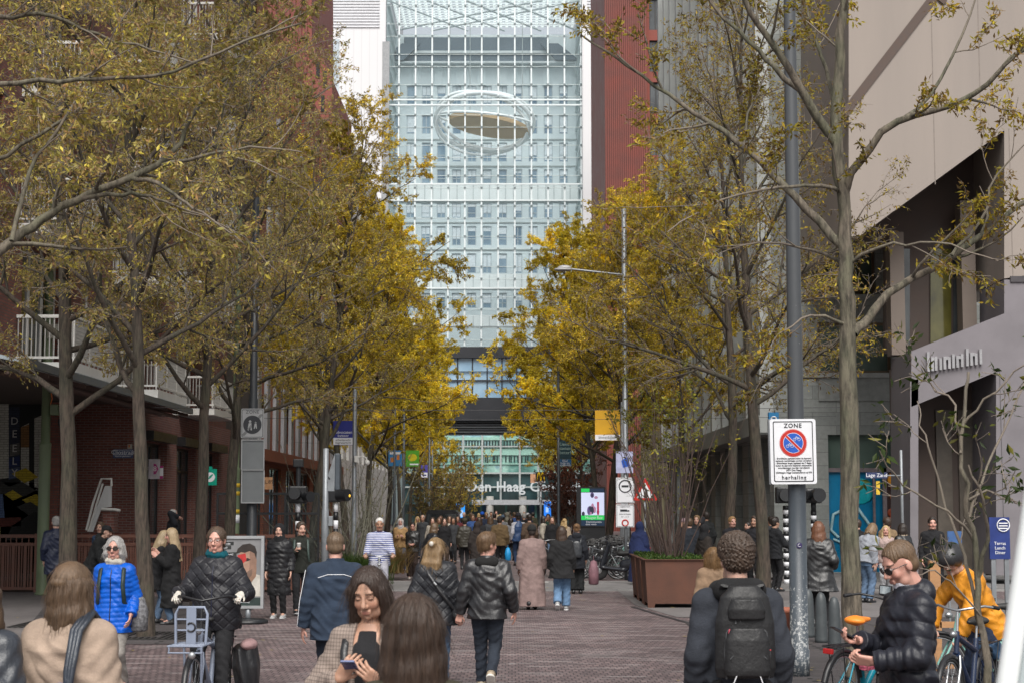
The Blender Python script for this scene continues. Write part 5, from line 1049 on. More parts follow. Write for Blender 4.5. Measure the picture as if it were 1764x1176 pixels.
    def hair(s, parent, style, c, L=.3, name='hair'):
        f = s.hf; fine = s.vox < .008; V = s.vol(s.vox, pad=.3); R_ = s.HR; amp = .0022 if fine else .003
        def nz(fr_=1.0):
            def g(x, y, z):
                hx = (x - s.hc[0]) * R_[0, 0] + (y - s.hc[1]) * R_[1, 0] + (z - s.hc[2]) * R_[2, 0]; hy = (x - s.hc[0]) * R_[0, 1] + (y - s.hc[1]) * R_[1, 1] + (z - s.hc[2]) * R_[2, 1]; hz = (x - s.hc[0]) * R_[0, 2] + (y - s.hc[1]) * R_[1, 2] + (z - s.hc[2]) * R_[2, 2]
                a = np.arctan2(hx, -hy + .001)
                if style == 'curly': return .007 * (np.sin(hx * 190 + 3 * np.sin(hz * 90)) * np.sin(hy * 170 + hz * 120) + .6 * np.sin(hz * 230 + hx * 160) * np.sin(hy * 240))
                return amp * (np.sin(a * 23 + hz * 18 + 2 * np.sin(hz * 30)) + .7 * np.sin(a * 41 - hz * 25)) * fr_
            return g
        E = lambda c_, r, **k: V.ell(s.HL(*c_), A3(*r) * f, rot=R_, **k); Cp = lambda a, b_, ra, rb, k=.02, **q: V.cap(s.HL(*a) if len(a) == 3 else a, s.HL(*b_), ra * f, rb * f, k, **q); cut = True
        if style in ('short', 'crop', 'balding'): t = .012 if style == 'short' else .004; E((0, -.016, .046), (.076 + t, .095 + t, .085 + t * 1.2), noise=nz()); E((0, .035, .098), (.05, .045, .03 + t), k=.02, noise=nz()) if style == 'short' else None; E((0, -.05, -.015), (.07 + t * .5, .06, .06), k=.02)
        elif style == 'curly': E((0, -.012, .055), (.098, .112, .1), noise=nz()); E((0, -.045, .0), (.084, .07, .07), k=.02, noise=nz())
        elif style in ('long', 'bob', 'wild'):
            E((0, -.018, .045), (.088, .106, .097), noise=nz()); n_ = 9
            for i in range(n_):
                a = -1.9 + 3.8 * i / (n_ - 1); x, y = math.sin(a) * .078, -math.cos(a) * .085 - .012; l = L * (.92 + .08 * math.cos(i * 3.1)); sp = 1.15 if style != 'bob' else 1.05
                V.cap(s.HL(x, y, .03), s.HL(x * sp, y * 1.02, -l * .45), .03 * f, .034 * f, .02, noise=.004); V.cap(s.HL(x * sp, y * 1.02, -l * .45), s.HL(x * (sp + .05), y * .95 - .01, -l), .034 * f, .016 * f, .02, noise=.006)
        elif style in ('bun', 'pony', 'tied', 'half'):
            E((0, -.018, .042), (.082, .1, .092), noise=nz()); E((0, -.05, -.02), (.066, .055, .055), k=.02, noise=nz())
            if style == 'bun': E((0, -.115, .07), (.042, .038, .04), k=.012, noise=nz())
            if style in ('pony', 'tied'): V.cap(s.HL(0, -.105, .03), s.HL(.02, -.135, -.08), .028 * f, .034 * f, .015, noise=.004); V.cap(s.HL(.02, -.135, -.08), s.HL(.04, -.11, -.08 - L), .034 * f, .012 * f, .015, noise=.005)
            if style == 'half':
                for i in range(7): x = -.075 + .025 * i; V.cap(s.HL(x, -.07, .02), s.HL(x * 1.15, -.1, -L * .5), .03 * f, .032 * f, .02, noise=.004); V.cap(s.HL(x * 1.15, -.1, -L * .5), s.HL(x * 1.0, -.11, -L * (1 - .1 * math.cos(i * 2.3))), .032 * f, .012 * f, .02, noise=.005)
                E((.0, -.11, .055), (.05, .03, .035), k=.015, noise=nz())
        # face opening
        w_ = .057 if style in ('long', 'wild', 'bob') else .064
        V.ell(s.HL(0, .122, -.006), A3(w_, .09, .12 if style not in ('crop', 'balding') else .115) * f, .008, rot=R_, op='sub'); V.ell(s.HL(0, .1, -.1), A3(.06, .07, .08) * f, .01, rot=R_, op='sub')
        if style in ('short', 'crop', 'balding', 'curly'):
            for x in (-1, 1): V.ell(s.HL(x * .08, .01, -.03), A3(.03, .04, .045) * f, .006, rot=R_, op='sub')
        if style in ('short', 'crop', 'balding'): V.ell(s.HL(0, .134, .02), A3(.15, .088, .098) * f, .006, rot=R_, op='sub')
        if style == 'crop': [V.ell(s.HL(x * .09, .045, .01), A3(.034, .07, .056) * f, .008, rot=R_, op='sub') for x in (-1, 1)]; V.ell(s.HL(0, .115, .04), A3(.068, .05, .062) * f, .01, rot=R_, op='sub')
        if style == 'balding': V.ell(s.HL(0, .05, .13), A3(.06, .09, .05) * f, .01, rot=R_, op='sub')
        o = s._emit(V, name, hairmat(c), parent)
        if fine and style not in ('curly', 'crop', 'balding'): s.strands(o, c, L if style in ('long', 'bob', 'half', 'wild') else .08)
        return o
    def strands(s, o, c, L):
        me = o.data; n = len(me.vertices); co = np.empty(n * 3); me.vertices.foreach_get('co', co); no = np.empty(n * 3); me.vertex_normals.foreach_get('vector', no); co = co.reshape(-1, 3); no = no.reshape(-1, 3); T = Tree(5)
        top = s.hc[2] + .02; out = np.where(((co - s.hc) @ s.HR)[:, 1] < .05)[0]; ids = T.np.choice(out, 900)
        for i in ids:
            p = co[i].copy(); m = no[i]; g = A3(0, 0, -1) - m * (-m[2]); g = nrmz(g + A3(0, -.2, 0) * (m[2] > .8) + T.np.standard_normal(3) * .12); l = T.r.uniform(.04, .11) * (1 if L > .1 else .45); pts = [p + m * (.001 + .006 * T.r.random() * k / 4) + g * l * k / 4 + m * .0 + A3(0, 0, -.004 * k * k * l * 10) for k in range(5)]; T.tube(pts, np.array([.0011, .0012, .0011, .0009, .0004]), 3)
        obj('hair_strands', T.wood(hairmat(mul(c, 1.25))), o)
    def hat(s, parent, kind, c):
        V = s.vol(pad=.2); f = s.hf
        if kind == 'beanie': V.ell(s.HL(0, -.018, .06), A3(.092, .108, .095) * f, 0, rot=s.HR); V.half(s.HL(0, 0, .03), -s.HR[:, 2]); V.cap(s.HL(-.02, -.015, .045), s.HL(.02, -.015, .045), .088 * f, .088 * f, .01)if False else None
        elif kind == 'cap': V.ell(s.HL(0, -.012, .055), A3(.09, .106, .088) * f, 0, rot=s.HR); V.half(s.HL(0, 0, .045), -s.HR[:, 2]); V.cap(s.HL(-.035, .1, .05), s.HL(.035, .1, .05), .05 * f, .05 * f, .005, fl=(s.HR[:, 2], 7))
        elif kind == 'helmet': V.ell(s.HL(0, -.01, .05), A3(.125, .15, .125) * f, 0, rot=s.HR); V.ell(s.HL(0, .1, -.06), A3(.085, .12, .09) * f, .01, rot=s.HR, op='sub'); V.half(s.HL(0, 0, -.05), -s.HR[:, 2])
        elif kind == 'headband': V.ell(s.HL(0, -.01, .055), A3(.094, .112, .05) * f, 0, rot=s.HR)
        return s._emit(V, kind, cloth(kind + '_cloth', c, 'leather' if kind == 'helmet' else 'wool'), parent)
    def glasses(s, parent, c=(.012, .012, .012), sun=True):
        b = MB(); m = M('glasses_frame', c, .25); q = lambda x, y, z: Vector(s.HL(x, y, z)); lens = M_pane('glasses_lens', (.008, .006, .005), (.03, .02, .015), 30, .05) if sun else None
        for x in (-1, 1):
            pts = [q(x * .034 + .0265 * math.cos(a) * (1 if abs(math.cos(a)) < .8 else 1.02), .104 - .012 * abs(.034 * x + .0265 * math.cos(a)) / .06, .008 + .0195 * math.sin(a)) for a in [i * math.pi / 7 for i in range(14)]]; b.tube(pts, .0022 if not sun else .003, m, 5, closed=True)
            if sun: b.poly(pts, lens)
            b.tube([q(x * .062, .095, .014), q(x * .077, .05, .014), q(x * .081, -.005, .008)], .0028, m, 5)
        b.tube([q(-.009, .106, .012), q(.009, .106, .012)], .002, m, 5); return b.build('glasses', None, parent)
def person(label, loc, rz, group=None, cat='person', sc=1):
    e = empty('person', (loc[0], loc[1], loc[2] if len(loc) > 2 else 0), rz, label, cat, group); return e
WALK = lambda s=.22, lift=.07, ph=1: {1: (.085, s * ph, lift if ph < 0 else 0, .5 if ph < 0 else -.1), -1: (-.085, -s * ph, lift if ph > 0 else 0, .5 if ph > 0 else -.1)}
STAND = {1: (.1, .02, 0), -1: (-.1, -.02, 0)}
# ================================================================== STREET FURNITURE
metal_g = M('galvanised_steel', (.21, .225, .24), .4, .2, 5, metal=.3); pole_dg = M('dark_grey_paint', (.06, .072, .085), .42, .25, 4); green_p = M('sage_green_paint', (.12, .155, .085), .5, .18, 3); blackp = M('black_paint', (.012, .013, .015), .4, .2, 8); whitep = M('sign_white', (.72, .73, .76), .35, .05, 6); navyp = M('street_sign_blue', (.012, .035, .14), .35, .1)
def at(u, Y): return UX(u, Y)
def zof(v, Y): return P(882, v, Y).z
def wpp(v, Y): return Y / F
def pole(name, label, cat, u, Y, prof, mat, sides=16, group=None):
    e = empty(name, (at(u, Y), Y, 0), 0, label, cat, group); b = MB(); b.lathe(prof, mat, sides=sides); b.build('pole', None, e); return e
def plate(parent, name, u0, u1, v0, v1, Y, mat, th=.02, ref=None, bev=0):
    """flat sign plate facing the viewer, in parent's local space"""
    o = parent.location; a, c = P(u0, v1, Y), P(u1, v0, Y); b = MB(); b.box((a.x - o.x, Y - o.y - th, a.z - o.z), (c.x - o.x, Y - o.y, c.z - o.z), mat, bev); return b.build(name, None, parent)
def rrect(w, h, r, n=5):
    pts = []
    for cx, cy, a0 in ((w / 2 - r, h / 2 - r, 0), (-w / 2 + r, h / 2 - r, 90), (-w / 2 + r, -h / 2 + r, 180), (w / 2 - r, -h / 2 + r, 270)):
        for i in range(n + 1): a = R(a0 + 90 * i / n); pts.append((cx + r * math.cos(a), cy + r * math.sin(a)))
    return pts
def flat(b, pts, y, th, mat): b.prism([(x, y, z) for x, z in pts], (0, -th, 0), mat)
def disc(r, n=40, c=(0, 0)): return [(c[0] + r * math.cos(2 * math.pi * i / n), c[1] + r * math.sin(2 * math.pi * i / n)) for i in range(n)]
# ---- tall grey lamp pole with the zone sign
Yp = 21.7; e = empty('lamp_pole', (at(1371, Yp), Yp, 0), 0, 'tall dark grey lamp pole carrying the bicycle zone sign', 'lamp pole')
n = NT('weathered_pole_paint'); p_ = n.pos('Object'); sx = n.n('SeparateXYZ'); n.l(p_, sx.inputs[0]); nf = n.noise(p_, 26, 5, .7); low = n.ramp(sx.outputs[2], [(.0, (1,) * 3), (.3, (1,) * 3)]); mz = n.n('MapRange'); n.l(sx.outputs[2], mz.inputs[0]); mz.inputs[1].default_value = .6; mz.inputs[2].default_value = 1.7; mz.inputs[3].default_value = .46; mz.inputs[4].default_value = .30
lt = n.n('Math', operation='LESS_THAN'); n.l(nf, lt.inputs[0]); n.l(mz.outputs[0], lt.inputs[1]); gr = n.ramp(n.noise(n.mapv(p_, (1, 1, .2)), 3, 4), [(.3, (.042, .052, .064)), (.7, (.075, .09, .105))]); zc = n.n('MapRange'); n.l(sx.outputs[2], zc.inputs[0]); zc.inputs[1].default_value = 2.2; zc.inputs[2].default_value = 3.4
n.col(n.mix(lt.outputs[0], n.mix(zc.outputs[0], gr, (.06, .065, .071)), (.3, .31, .31))); n.set(Roughness=.42); wp_ = n.m
b = MB(); b.lathe([(.125, 0), (.125, .32), (.112, .325), (.11, 2.4), (.108, 2.45), (.095, 4.0), (.085, 6.3), (.07, 9.5), (.06, 11)], wp_, sides=24); b.build('pole', None, e)
b = MB(); b.tube([(0, 0, 10.9), (-.2, -.3, 11.3), (-.7, -1.0, 11.45)], .04, pole_dg); b.ball((-.9, -1.2, 11.45), (.35, .2, .09), pole_dg); b.build('lamp_arm', None, e)
b = MB(); o = P(1370, 938, Yp); flat(b, disc(.035, 20), -.118, .004, M('sticker_violet', (.03, .02, .09), .4)); s_ = b.build('sticker', None, e); s_.location = (0, 0, o.z); b = MB(); b.tube([(.018 * math.cos(a), -.1235, .018 * math.sin(a)) for a in [i * .5 + 1.2 for i in range(10)]], .003, whitep, 5); b.build('sticker_mark', None, s_)
sg = empty('zone_sign_mount', (0, 0, 0)); sg.parent = e; sg.name = 'zone_sign'
a, c = P(1327, 833, Yp - .17), P(1405, 721, Yp - .17); W_, H_ = c.x - a.x, c.z - a.z; sg.location = ((a.x + c.x) / 2 - e.location.x, -.17, (a.z + c.z) / 2); sg.rotation_euler = (0, R(-.6), R(3))
b = MB(); flat(b, rrect(W_, H_, .03), 0, .02, whitep); b.box((-W_ / 2 - .015, .003, -H_ / 2), (-W_ / 2 + .02, .05, H_ / 2), metal_g); b.box((-.09, .003, .12), (.09, .07, .16), metal_g); b.box((-.09, .003, -.2), (.09, .07, -.16), metal_g); b.build('plate', None, sg)
b = MB(); ink = M('sign_ink', (.018, .02, .025), .5); o_ = rrect(W_ * .87, H_ * .93, .02); i_ = rrect(W_ * .83, H_ * .90, .016); nn = len(o_)
for k in range(nn): j = (k + 1) % nn; b.quad((o_[k][0], -.0225, o_[k][1]), (o_[j][0], -.0225, o_[j][1]), (i_[j][0], -.0225, i_[j][1]), (i_[k][0], -.0225, i_[k][1]), ink)
b.build('border', None, sg)
rz = .105; rr_ = W_ * .29; b = MB(); redp = M('sign_red', (.48, .02, .012), .35, .06); blup = M('sign_blue', (.012, .09, .46), .35, .06); flat(b, disc(rr_ * 1.04, c=(0, rz)), -.0212, .0012, redp); flat(b, disc(rr_ * 1.015, c=(0, rz)), -.0226, .001, whitep); flat(b, disc(rr_, c=(0, rz)), -.0238, .001, redp); flat(b, disc(rr_ * .76, c=(0, rz)), -.025, .001, whitep); flat(b, disc(rr_ * .73, c=(0, rz)), -.0262, .001, blup)
d_ = rr_ * .75 * .7071; nx = rr_ * .085 * .7071
for k, (w2, m_) in enumerate(((1.35, whitep), (1.0, redp))): q = nx * w2; flat(b, [(-d_ - q, rz + d_ - q), (d_ - q, rz - d_ - q), (d_ + q, rz - d_ + q), (-d_ + q, rz + d_ + q)], -.0276 - .001 * k, .0008, m_)
b.build('no_parking_disc', None, sg)
b = MB()
for cx, cz in ((rr_ * .27, rz + rr_ * .26), (-rr_ * .27, rz - rr_ * .24)):
    for dx in (-.028, .028): b.tube([(cx + dx + .017 * math.cos(i * math.pi / 6), -.028, cz + .017 * math.sin(i * math.pi / 6)) for i in range(12)], .0022, whitep, 4, closed=True)
    b.tube([(cx - .028, -.028, cz), (cx - .01, -.028, cz + .026), (cx + .018, -.028, cz + .026), (cx + .028, -.028, cz)], .0025, whitep, 4); b.tube([(cx - .01, -.028, cz + .026), (cx, -.028, cz), (cx + .018, -.028, cz + .026)], .0025, whitep, 4); b.tube([(cx - .012, -.028, cz + .034), (cx + .004, -.028, cz + .034)], .003, whitep, 4)
b.build('bicycle_symbol', None, sg)
text('zone_lettering', 'ZONE', .075, ink, sg, (0, -.0225, H_ * .395), spacing=1.15, bold=.0012); text('herhaling_lettering', 'herhaling', .068, ink, sg, (0, -.0225, -H_ * .40), spacing=1.2, bold=.0012)
for i, s_ in enumerate(('- Bromfietsen geplaatst buiten de daarvoor', 'bestemde voorzieningen worden verwijderd', '- Bromfietsen langer geplaatst dan 7 dagen', 'buiten de daarvoor bestemde onbeheerde', 'voorzieningen worden verwijderd', '(APV Den Haag)', 'Inlichtingen: Haags Contactcentrum tel 070')): t_ = text('small_lettering', s_, .0285, ink, sg, (0, -.0225, -.085 - i * .029), bold=.0004); t_.scale = (min(1, W_ * .78 / max(.01, t_.dimensions.x)), 1, 1)
# ---- bollards, terracotta pot
bm_ = M('bollard_paint', (.05, .058, .062), .5, .2, 6)
b0 = None
for i, (u, v) in enumerate(((1393, 1097), (1415, 1106), (1438, 1118))):
    g = G(u, v); lab = ('dark grey bollard nearest the tall lamp pole', 'middle dark grey bollard of the three by the lamp pole', 'dark grey bollard half hidden by the nearest right tree')[i]
    b = MB(); b.lathe([(.105, 0), (.1, .05), (.085, .6), (.075, .68), (.05, .74), (.012, .765)], bm_, sides=16); o = b.build('bollard'); o.location = g; tag(o, lab, 'bollard', 'bollards by the right pavement')
g = G(1352, 1092); b = MB(); b.lathe([(.16, 0), (.21, .36), (.23, .37), (.23, .44), (.2, .44), (.18, .38)], M('terracotta', (.3, .1, .06), .8, .2, 6), sides=20); o = b.build('flower_pot'); o.location = (g.x - .1, 28.6, 0); tag(o, 'terracotta pot standing behind the man with backpack', 'pot')
# ---- planters of rusted steel
corten = M('corten_steel', (.1, .043, .028), .75, .35, 2.2, .25, 50, metal=.2)
soil = M('soil', (.03, .022, .015), .95, .4, 12)
for i, (y, lab) in enumerate(((36.0, 'nearest rust brown steel planter box with green ground cover'), (37.55, 'middle rust brown steel planter box of the row of three'), (39.1, 'farthest rust brown steel planter box of the row of three'))):
    e = empty('planter', (3.36, y + .65, 0), 0, lab, 'planter', 'rusty planter boxes on the right'); b = MB(); t0, t1, h = .63, .57, .98
    for sx_, sy in ((0, -1), (0, 1), (-1, 0), (1, 0)):
        if sx_ == 0: prof = [(-t0, h), (t0, h), (t1, 0), (t1 - .13, 0), (t1 - .15, .09), (-t1 + .15, .09), (-t1 + .13, 0), (-t1, 0)]; b.prism([(x, sy * (t1 + (t0 - t1) * z / h), z) for x, z in prof], (0, -sy * .012, 0), corten)
        else: prof = [(-t0, h), (t0, h), (t1, 0), (t1 - .13, 0), (t1 - .15, .09), (-t1 + .15, .09), (-t1 + .13, 0), (-t1, 0)]; b.prism([(sx_ * (t1 + (t0 - t1) * z / h) * .985, yy * .975, z) for yy, z in prof], (-sx_ * .012, 0, 0), corten)
    for sy in (-1, 1): b.box((-t0, sy * t0 - .04, h + .001), (t0, sy * t0 + .04, h + .016), corten); b.box((sy * t0 - .04, -t0 + .041, h + .002), (sy * t0 + .04, t0 - .041, h + .015), corten)
    b.build('box', None, e); b = MB(); b.box((-t0 + .03, -t0 + .03, h - .12), (t0 - .03, t0 - .03, h - .06), soil); b.build('soil', None, e)
    V = []; Q = []; cc = []
    for k in range(2200):
        x, y_ = rnd.uniform(-.58, .58), rnd.uniform(-.58, .58); z = h - .06 + rnd.random() * .1; a = rnd.uniform(0, 6.3); l = rnd.uniform(.04, .1); d = Vector((math.cos(a), math.sin(a), rnd.uniform(.3, 1.6))).normalized() * l; s_ = Vector((-math.sin(a), math.cos(a), 0)) * l * .2; o = len(V); p = Vector((x, y_, z)); V += [p, p + d * .5 + s_, p + d, p + d * .5 - s_]; Q.append((o, o + 1, o + 2, o + 3)); c = [(.05, .1, .02), (.09, .14, .03), (.04, .07, .02)][k % 3]; cc += [c] * 4
    gc = obj('ground_cover', fast_mesh('ground_cover', np.array([tuple(v) for v in V]), np.array(Q), [LEAF], False, np.array(cc)), e); gc['kind'] = 'stuff'
    shrub('multi_stem_shrub', 50 + i, (3.36, y + .65, .9), (19, 14, 12)[i], (4.1, 4.0, 3.8)[i], .9, .022, ('reddish multi stemmed shrub growing in the nearest rusty planter', 'multi stemmed shrub growing in the middle rusty planter', 'multi stemmed shrub growing in the farthest rusty planter')[i], 'limegreen', (620, 800, 600)[i], .075, M('red_brown_bark', (.058, .037, .03), .85, .4, 9), 'multi stemmed shrubs in the rusty planters', dens=.62, tilt=(4, 27))
# ---- left: fence, terrace, handrail
fe = empty('slat_fence', (-8.8, 42.7, 0), 0, 'red brown metal slat fence around the terrace at left', 'fence'); fm_ = M('fence_brown', (.13, .05, .032), .6, .25, 4)
x = -13.2; k = 0
while x < -5.0:
    b = MB(); x1 = min(x + 1.62, -4.9); 
    for z0, z1 in ((.06, .13), (1.12, 1.2), (1.32, 1.4)): b.box((x + .04, 42.66, z0), (x1 - .04, 42.72, z1), fm_)
    xx = x + .06; i = 0
    while xx < x1 - .07:
        w_ = (.028, .05, .028, .075)[i % 4]; b.box((xx, 42.675, .13), (xx + w_, 42.705, 1.12), fm_)
        if i % 2 == 0: b.box((xx, 42.68, 1.2), (xx + .02, 42.7, 1.32), fm_)
        xx += w_ + (.018 if (k % 2 == 0 and 3 < i < 16) else .03); i += 1
    rel(b.build('slat_panel'), fe); b = MB(); b.box((x - .035, 42.64, 0), (x + .035, 42.74, 1.42), fm_); rel(b.build('post'), fe); x = x1; k += 1
b = MB(); b.box((-13.2, 42.85, .0), (-4.9, 49.9, .28), M('terrace_deck', (.08, .06, .05), .85)); tag(b.build('terrace'), kind='structure')
e = empty('windscreen', (-6.1, 44.4, .28), 0, 'black framed glass windscreen on the terrace behind the fence', 'windscreen'); b = MB()
for z in (.98, 1.62, 2.12): b.box((-1.4, -.03, z - .03), (1.2, .03, z + .03), blackp)
for xx in (-1.4, -.55, .32, 1.17): b.box((xx, -.032, 0), (xx + .05, .032, 2.09), blackp)
b.build('frame', None, e); b = MB(); b.quad((-1.4, 0, .1), (1.2, 0, .1), (1.2, 0, 2.1), (-1.4, 0, 2.1), M_glass('screen_glass', (.85, .88, .88), .85)); b.build('pane', None, e)
e = empty('access_ramp', P(175, 905, 45), 0, 'white metal stair side panel with handrail by the brick wall', 'stair'); o = e.location; b = MB(); wq = lambda u, v, y=45: P(u, v, y) - o
def wbar(pts, r=.035, m=white_p): b.tube([wq(*p) for p in pts], r, m, 6)
b.prism([wq(181, 836), wq(192, 836), wq(192, 872), (wq(175, 874)), wq(160, 915), wq(150, 915)], (0, .05, 0), M('stair_white', (.5, .5, .5), .5, .15, 3)); wbar([(149, 912), (160, 866), (175, 824), (192, 824), (192, 836)]); wbar([(153, 914), (166, 868), (177, 832)], .03); wbar([(175, 876), (199, 877), (207, 879)], .04); b.build('side_panel', None, e)
b = MB(); b.box(tuple(wq(176, 915) + Vector((0, .06, 0))), tuple(wq(196, 879) + Vector((0, .5, 0))), brick_dark); b.build('plinth', None, e)
# ---- green tram poles
def tram_pole(u, Y, lab, vj, r=.135):
    e = empty('tram_pole', (at(u, Y), Y, 0), 0, lab, 'tram pole', 'sage green tram poles'); zj = zof(vj, Y); b = MB(); b.lathe([(r * 1.2, 0), (r * 1.2, .05), (r, .07), (r, zj - .05), (r * 1.06, zj - .02), (r * 1.04, zj + .02), (r * .8, zj + .06), (r * .74, zj + 4.0), (r * .78, zj + 4.03), (r * .62, zj + 4.1), (r * .55, 9.6), (.01, 9.65)], green_p, sides=18); b.build('pole', None, e); return e
e = tram_pole(79, 41.4, 'wide sage green tram pole at far left beside the fence', 765); b = MB(); z = zof(706, 41.4); b.box((.11, -.1, z - .12), (.3, .1, z + .14), green_p, .02); b.tube([(.3, 0, z + .04), (.5, 0, z + .04)], .05, green_p); b.ball((.42, 0, z - .28), (.14, .14, .16), blackp); b.build('junction_box', None, e); z = zof(572, 41.4); b = MB(); b.box((.02, -.2, z - .17), (.32, .0, z + .17), M('beige_box', (.35, .33, .28), .5), .02); b.build('meter_box', None, e); b = MB(); z = zof(690, 41.4); b.tube([(.12, -.05, z + .25), (.15, -.06, z + .05), (.11, -.05, z - .1), (.16, -.05, z - .15)], .012, M('orange_cable', (.7, .16, .02), .5), 5); b.build('cable', None, e)
e = tram_pole(407, 43.6, 'second sage green tram pole with yellow stickers', 808, .115)
for v, hh in ((835, 5), (849, 5), (880, 6)): b = MB(); z = zof(v, 43.6); b.lathe([(.117, z - .05), (.117, z + .05)], M('sticker_yellow', (.55, .36, .02), .5), sides=18); b.build('sticker', None, e)
b = MB(); z = zof(893, 43.6); b.lathe([(.118, z - .1), (.118, z + .1)], whitep, sides=18); b.build('notice', None, e)
# ---- dark lamp post with end-of-zone sign and cabinet behind
Y = 38.0; e = empty('lamp_post', (at(436, Y), Y, 0), 0, 'dark lamp post with grey end of zone pedestrian sign', 'lamp post'); b = MB(); b.lathe([(.14, 0), (.14, 1.2), (.115, 1.25), (.1, 4.4), (.085, 4.45), (.07, 9)], M('lamp_post_black', (.02, .023, .027), .45, .2, 5), sides=18); b.build('pole', None, e)
g_ = M('sign_back_grey', (.13, .14, .145), .45, .12, 4); sl_ = M('sign_silver', (.27, .275, .28), .45, .1, 5)
zs = empty('end_zone_sign', (0, 0, 0)); zs.parent = e; a, c = P(415, 754, Y - .2), P(455, 703, Y - .2); W_, H_ = c.x - a.x, c.z - a.z; zs.location = ((a.x + c.x) / 2 - e.location.x, -.2, (a.z + c.z) / 2); b = MB(); flat(b, rrect(W_, H_, .035), 0, .02, sl_); b.build('plate', None, zs)
b = MB(); o_ = rrect(W_ * .93, H_ * .94, .03); i_ = rrect(W_ * .89, H_ * .905, .025); nn = len(o_)
for k in range(nn): j = (k + 1) % nn; b.quad((o_[k][0], -.0225, o_[k][1]), (o_[j][0], -.0225, o_[j][1]), (i_[j][0], -.0225, i_[j][1]), (i_[k][0], -.0225, i_[k][1]), ink)
b.build('border', None, zs); b = MB(); flat(b, disc(.2, c=(0, -.03)), -.0212, .002, ink)
for dx in (-.05, .07): s_ = 1 if dx < 0 else .7; flat(b, disc(.028 * s_, 12, (dx, .07 * s_ - .03)), -.024, .002, sl_); flat(b, [(dx - .03 * s_, .035 * s_ - .03), (dx + .03 * s_, .035 * s_ - .03), (dx + .045 * s_, -.12 * s_ - .03), (dx + .015 * s_, -.12 * s_ - .03), (dx, -.04 * s_ - .03), (dx - .03 * s_, -.13 * s_ - .03), (dx - .055 * s_, -.12 * s_ - .03)], -.0235, .002, sl_)
b.build('pedestrian_disc', None, zs); b = MB()
for k in (-.025, 0, .025): b.quad((-.21 + k, -.027, -.27), (-.2 + k, -.027, -.27), (.21 + k, -.027, .2), (.2 + k, -.027, .2), ink)
b.build('cancel_bars', None, zs); text('zone_lettering', 'ZONE', .1, ink, zs, (0, -.0225, H_ * .38), spacing=1.1)
plate(e, 'panel', 416, 455, 757, 808, Y - .16, g_, .03); plate(e, 'panel', 416, 455, 809, 865, Y - .16, g_, .03)
for vv0, vv1 in ((757, 808), (809, 865)):
    b = MB(); a, c = P(416, vv1, Y - .2), P(455, vv0, Y - .2); o = e.location
    for z in (a.z, c.z): b.box((a.x - o.x - .01, -.215, z - .012), (c.x - o.x + .01, -.194, z + .012), sl_)
    for xx in (a.x, c.x): b.box((xx - o.x - .012, -.214, a.z + .0125), (xx - o.x + .012, -.195, c.z - .0125), sl_)
    b.build('panel_frame', None, e)
# ---- traffic signals
def signal_head(parent, x, y, z0, z1, w_, face=1, lamps=3):
    b = MB(); b.box((x - w_ / 2, y - .1, z0), (x + w_ / 2, y + .1, z1), blackp, .03)
    for i in range(lamps): zz = z0 + (z1 - z0) * (i + .5) / lamps; r = min(w_ * .38, (z1 - z0) / lamps * .42); b.tube([(x, y - face * .1, zz), (x, y - face * .26, zz + .01)], r, blackp, 14)
    return b.build('signal_head', None, parent)
def stripes(parent, z0, z1, r, n):
    b = MB()
    for i in range(n): a = z0 + (z1 - z0) * i / n; b.lathe([(r, a), (r, a + (z1 - z0) / n - .001)], whitep if i % 2 == 0 else blackp, sides=12)
    return b.build('striped_post', None, parent)
Y = 38.6; e = empty('traffic_signal', (at(515, Y), Y, 0), 0, 'black traffic signal on striped post behind the man with cup', 'traffic signal'); stripes(e, 0, zof(866, Y), .055, 11); b = MB(); b.box((-.2, -.15, zof(866, Y)), (.2, .15, zof(836, Y)), blackp, .04); b.tube([(-.03, -.15, zof(850, Y)), (-.04, -.36, zof(849, Y))], .13, blackp, 14); b.tube([(.15, -.05, zof(855, Y)), (.3, -.2, zof(855, Y))], .12, blackp, 14); b.build('signal_head', None, e); b = MB(); b.tube([(0, 0, zof(836, Y)), (0, 0, zof(798, Y))], .055, blackp, 10); b.box((-.11, -.1, zof(804, Y)), (.11, .1, zof(790, Y)), blackp, .02); b.build('beacon', None, e)
Y = 36.2; e = empty('signal_pole', (at(562, Y), Y, 0), 0, 'grey steel pole with backs of traffic signs, left of centre', 'signal pole'); b = MB(); b.lathe([(.075, 0), (.075, 2.0), (.062, 2.03), (.058, zof(772, Y)), (.01, zof(771, Y))], metal_g, sides=14); b.build('pole', None, e); b = MB(); z0, z1 = zof(843, Y), zof(780, Y); b.box((.19, -.02, z0), (.29, .26, z1), M('signal_slate', (.05, .062, .075), .45), .02); b.prism([(.05, -.03, zof(818, Y)), (.19, -.03, z1), (.19, -.03, zof(838, Y))], (0, .02, 0), metal_g); b.box((.05, -.05, zof(845, Y)), (.185, .02, zof(825, Y)), metal_g); b.build('sign_back', None, e); b = MB(); b.box((.07, -.08, zof(905, Y)), (.16, .08, zof(888, Y)), metal_g, .01); b.build('control_box', None, e)
Y = 40.5; e = empty('traffic_signal', (at(580, Y), Y, 0), 0, 'low black traffic signal with deep hood beside the grey pole', 'traffic signal'); stripes(e, 0, zof(866, Y), .055, 11); b = MB(); b.box((-.25, -.14, zof(864, Y)), (.12, .14, zof(838, Y)), blackp, .04); b.tube([(.06, -.06, zof(852, Y)), (.3, -.2, zof(852, Y))], .14, blackp, 14); b.build('signal_head', None, e); b = MB(); b.ball((.3, -.13, zof(853, Y)), .05, M_glow('amber_lamp', (.9, .5, .05), 1.5)); b.build('lamp', None, e)
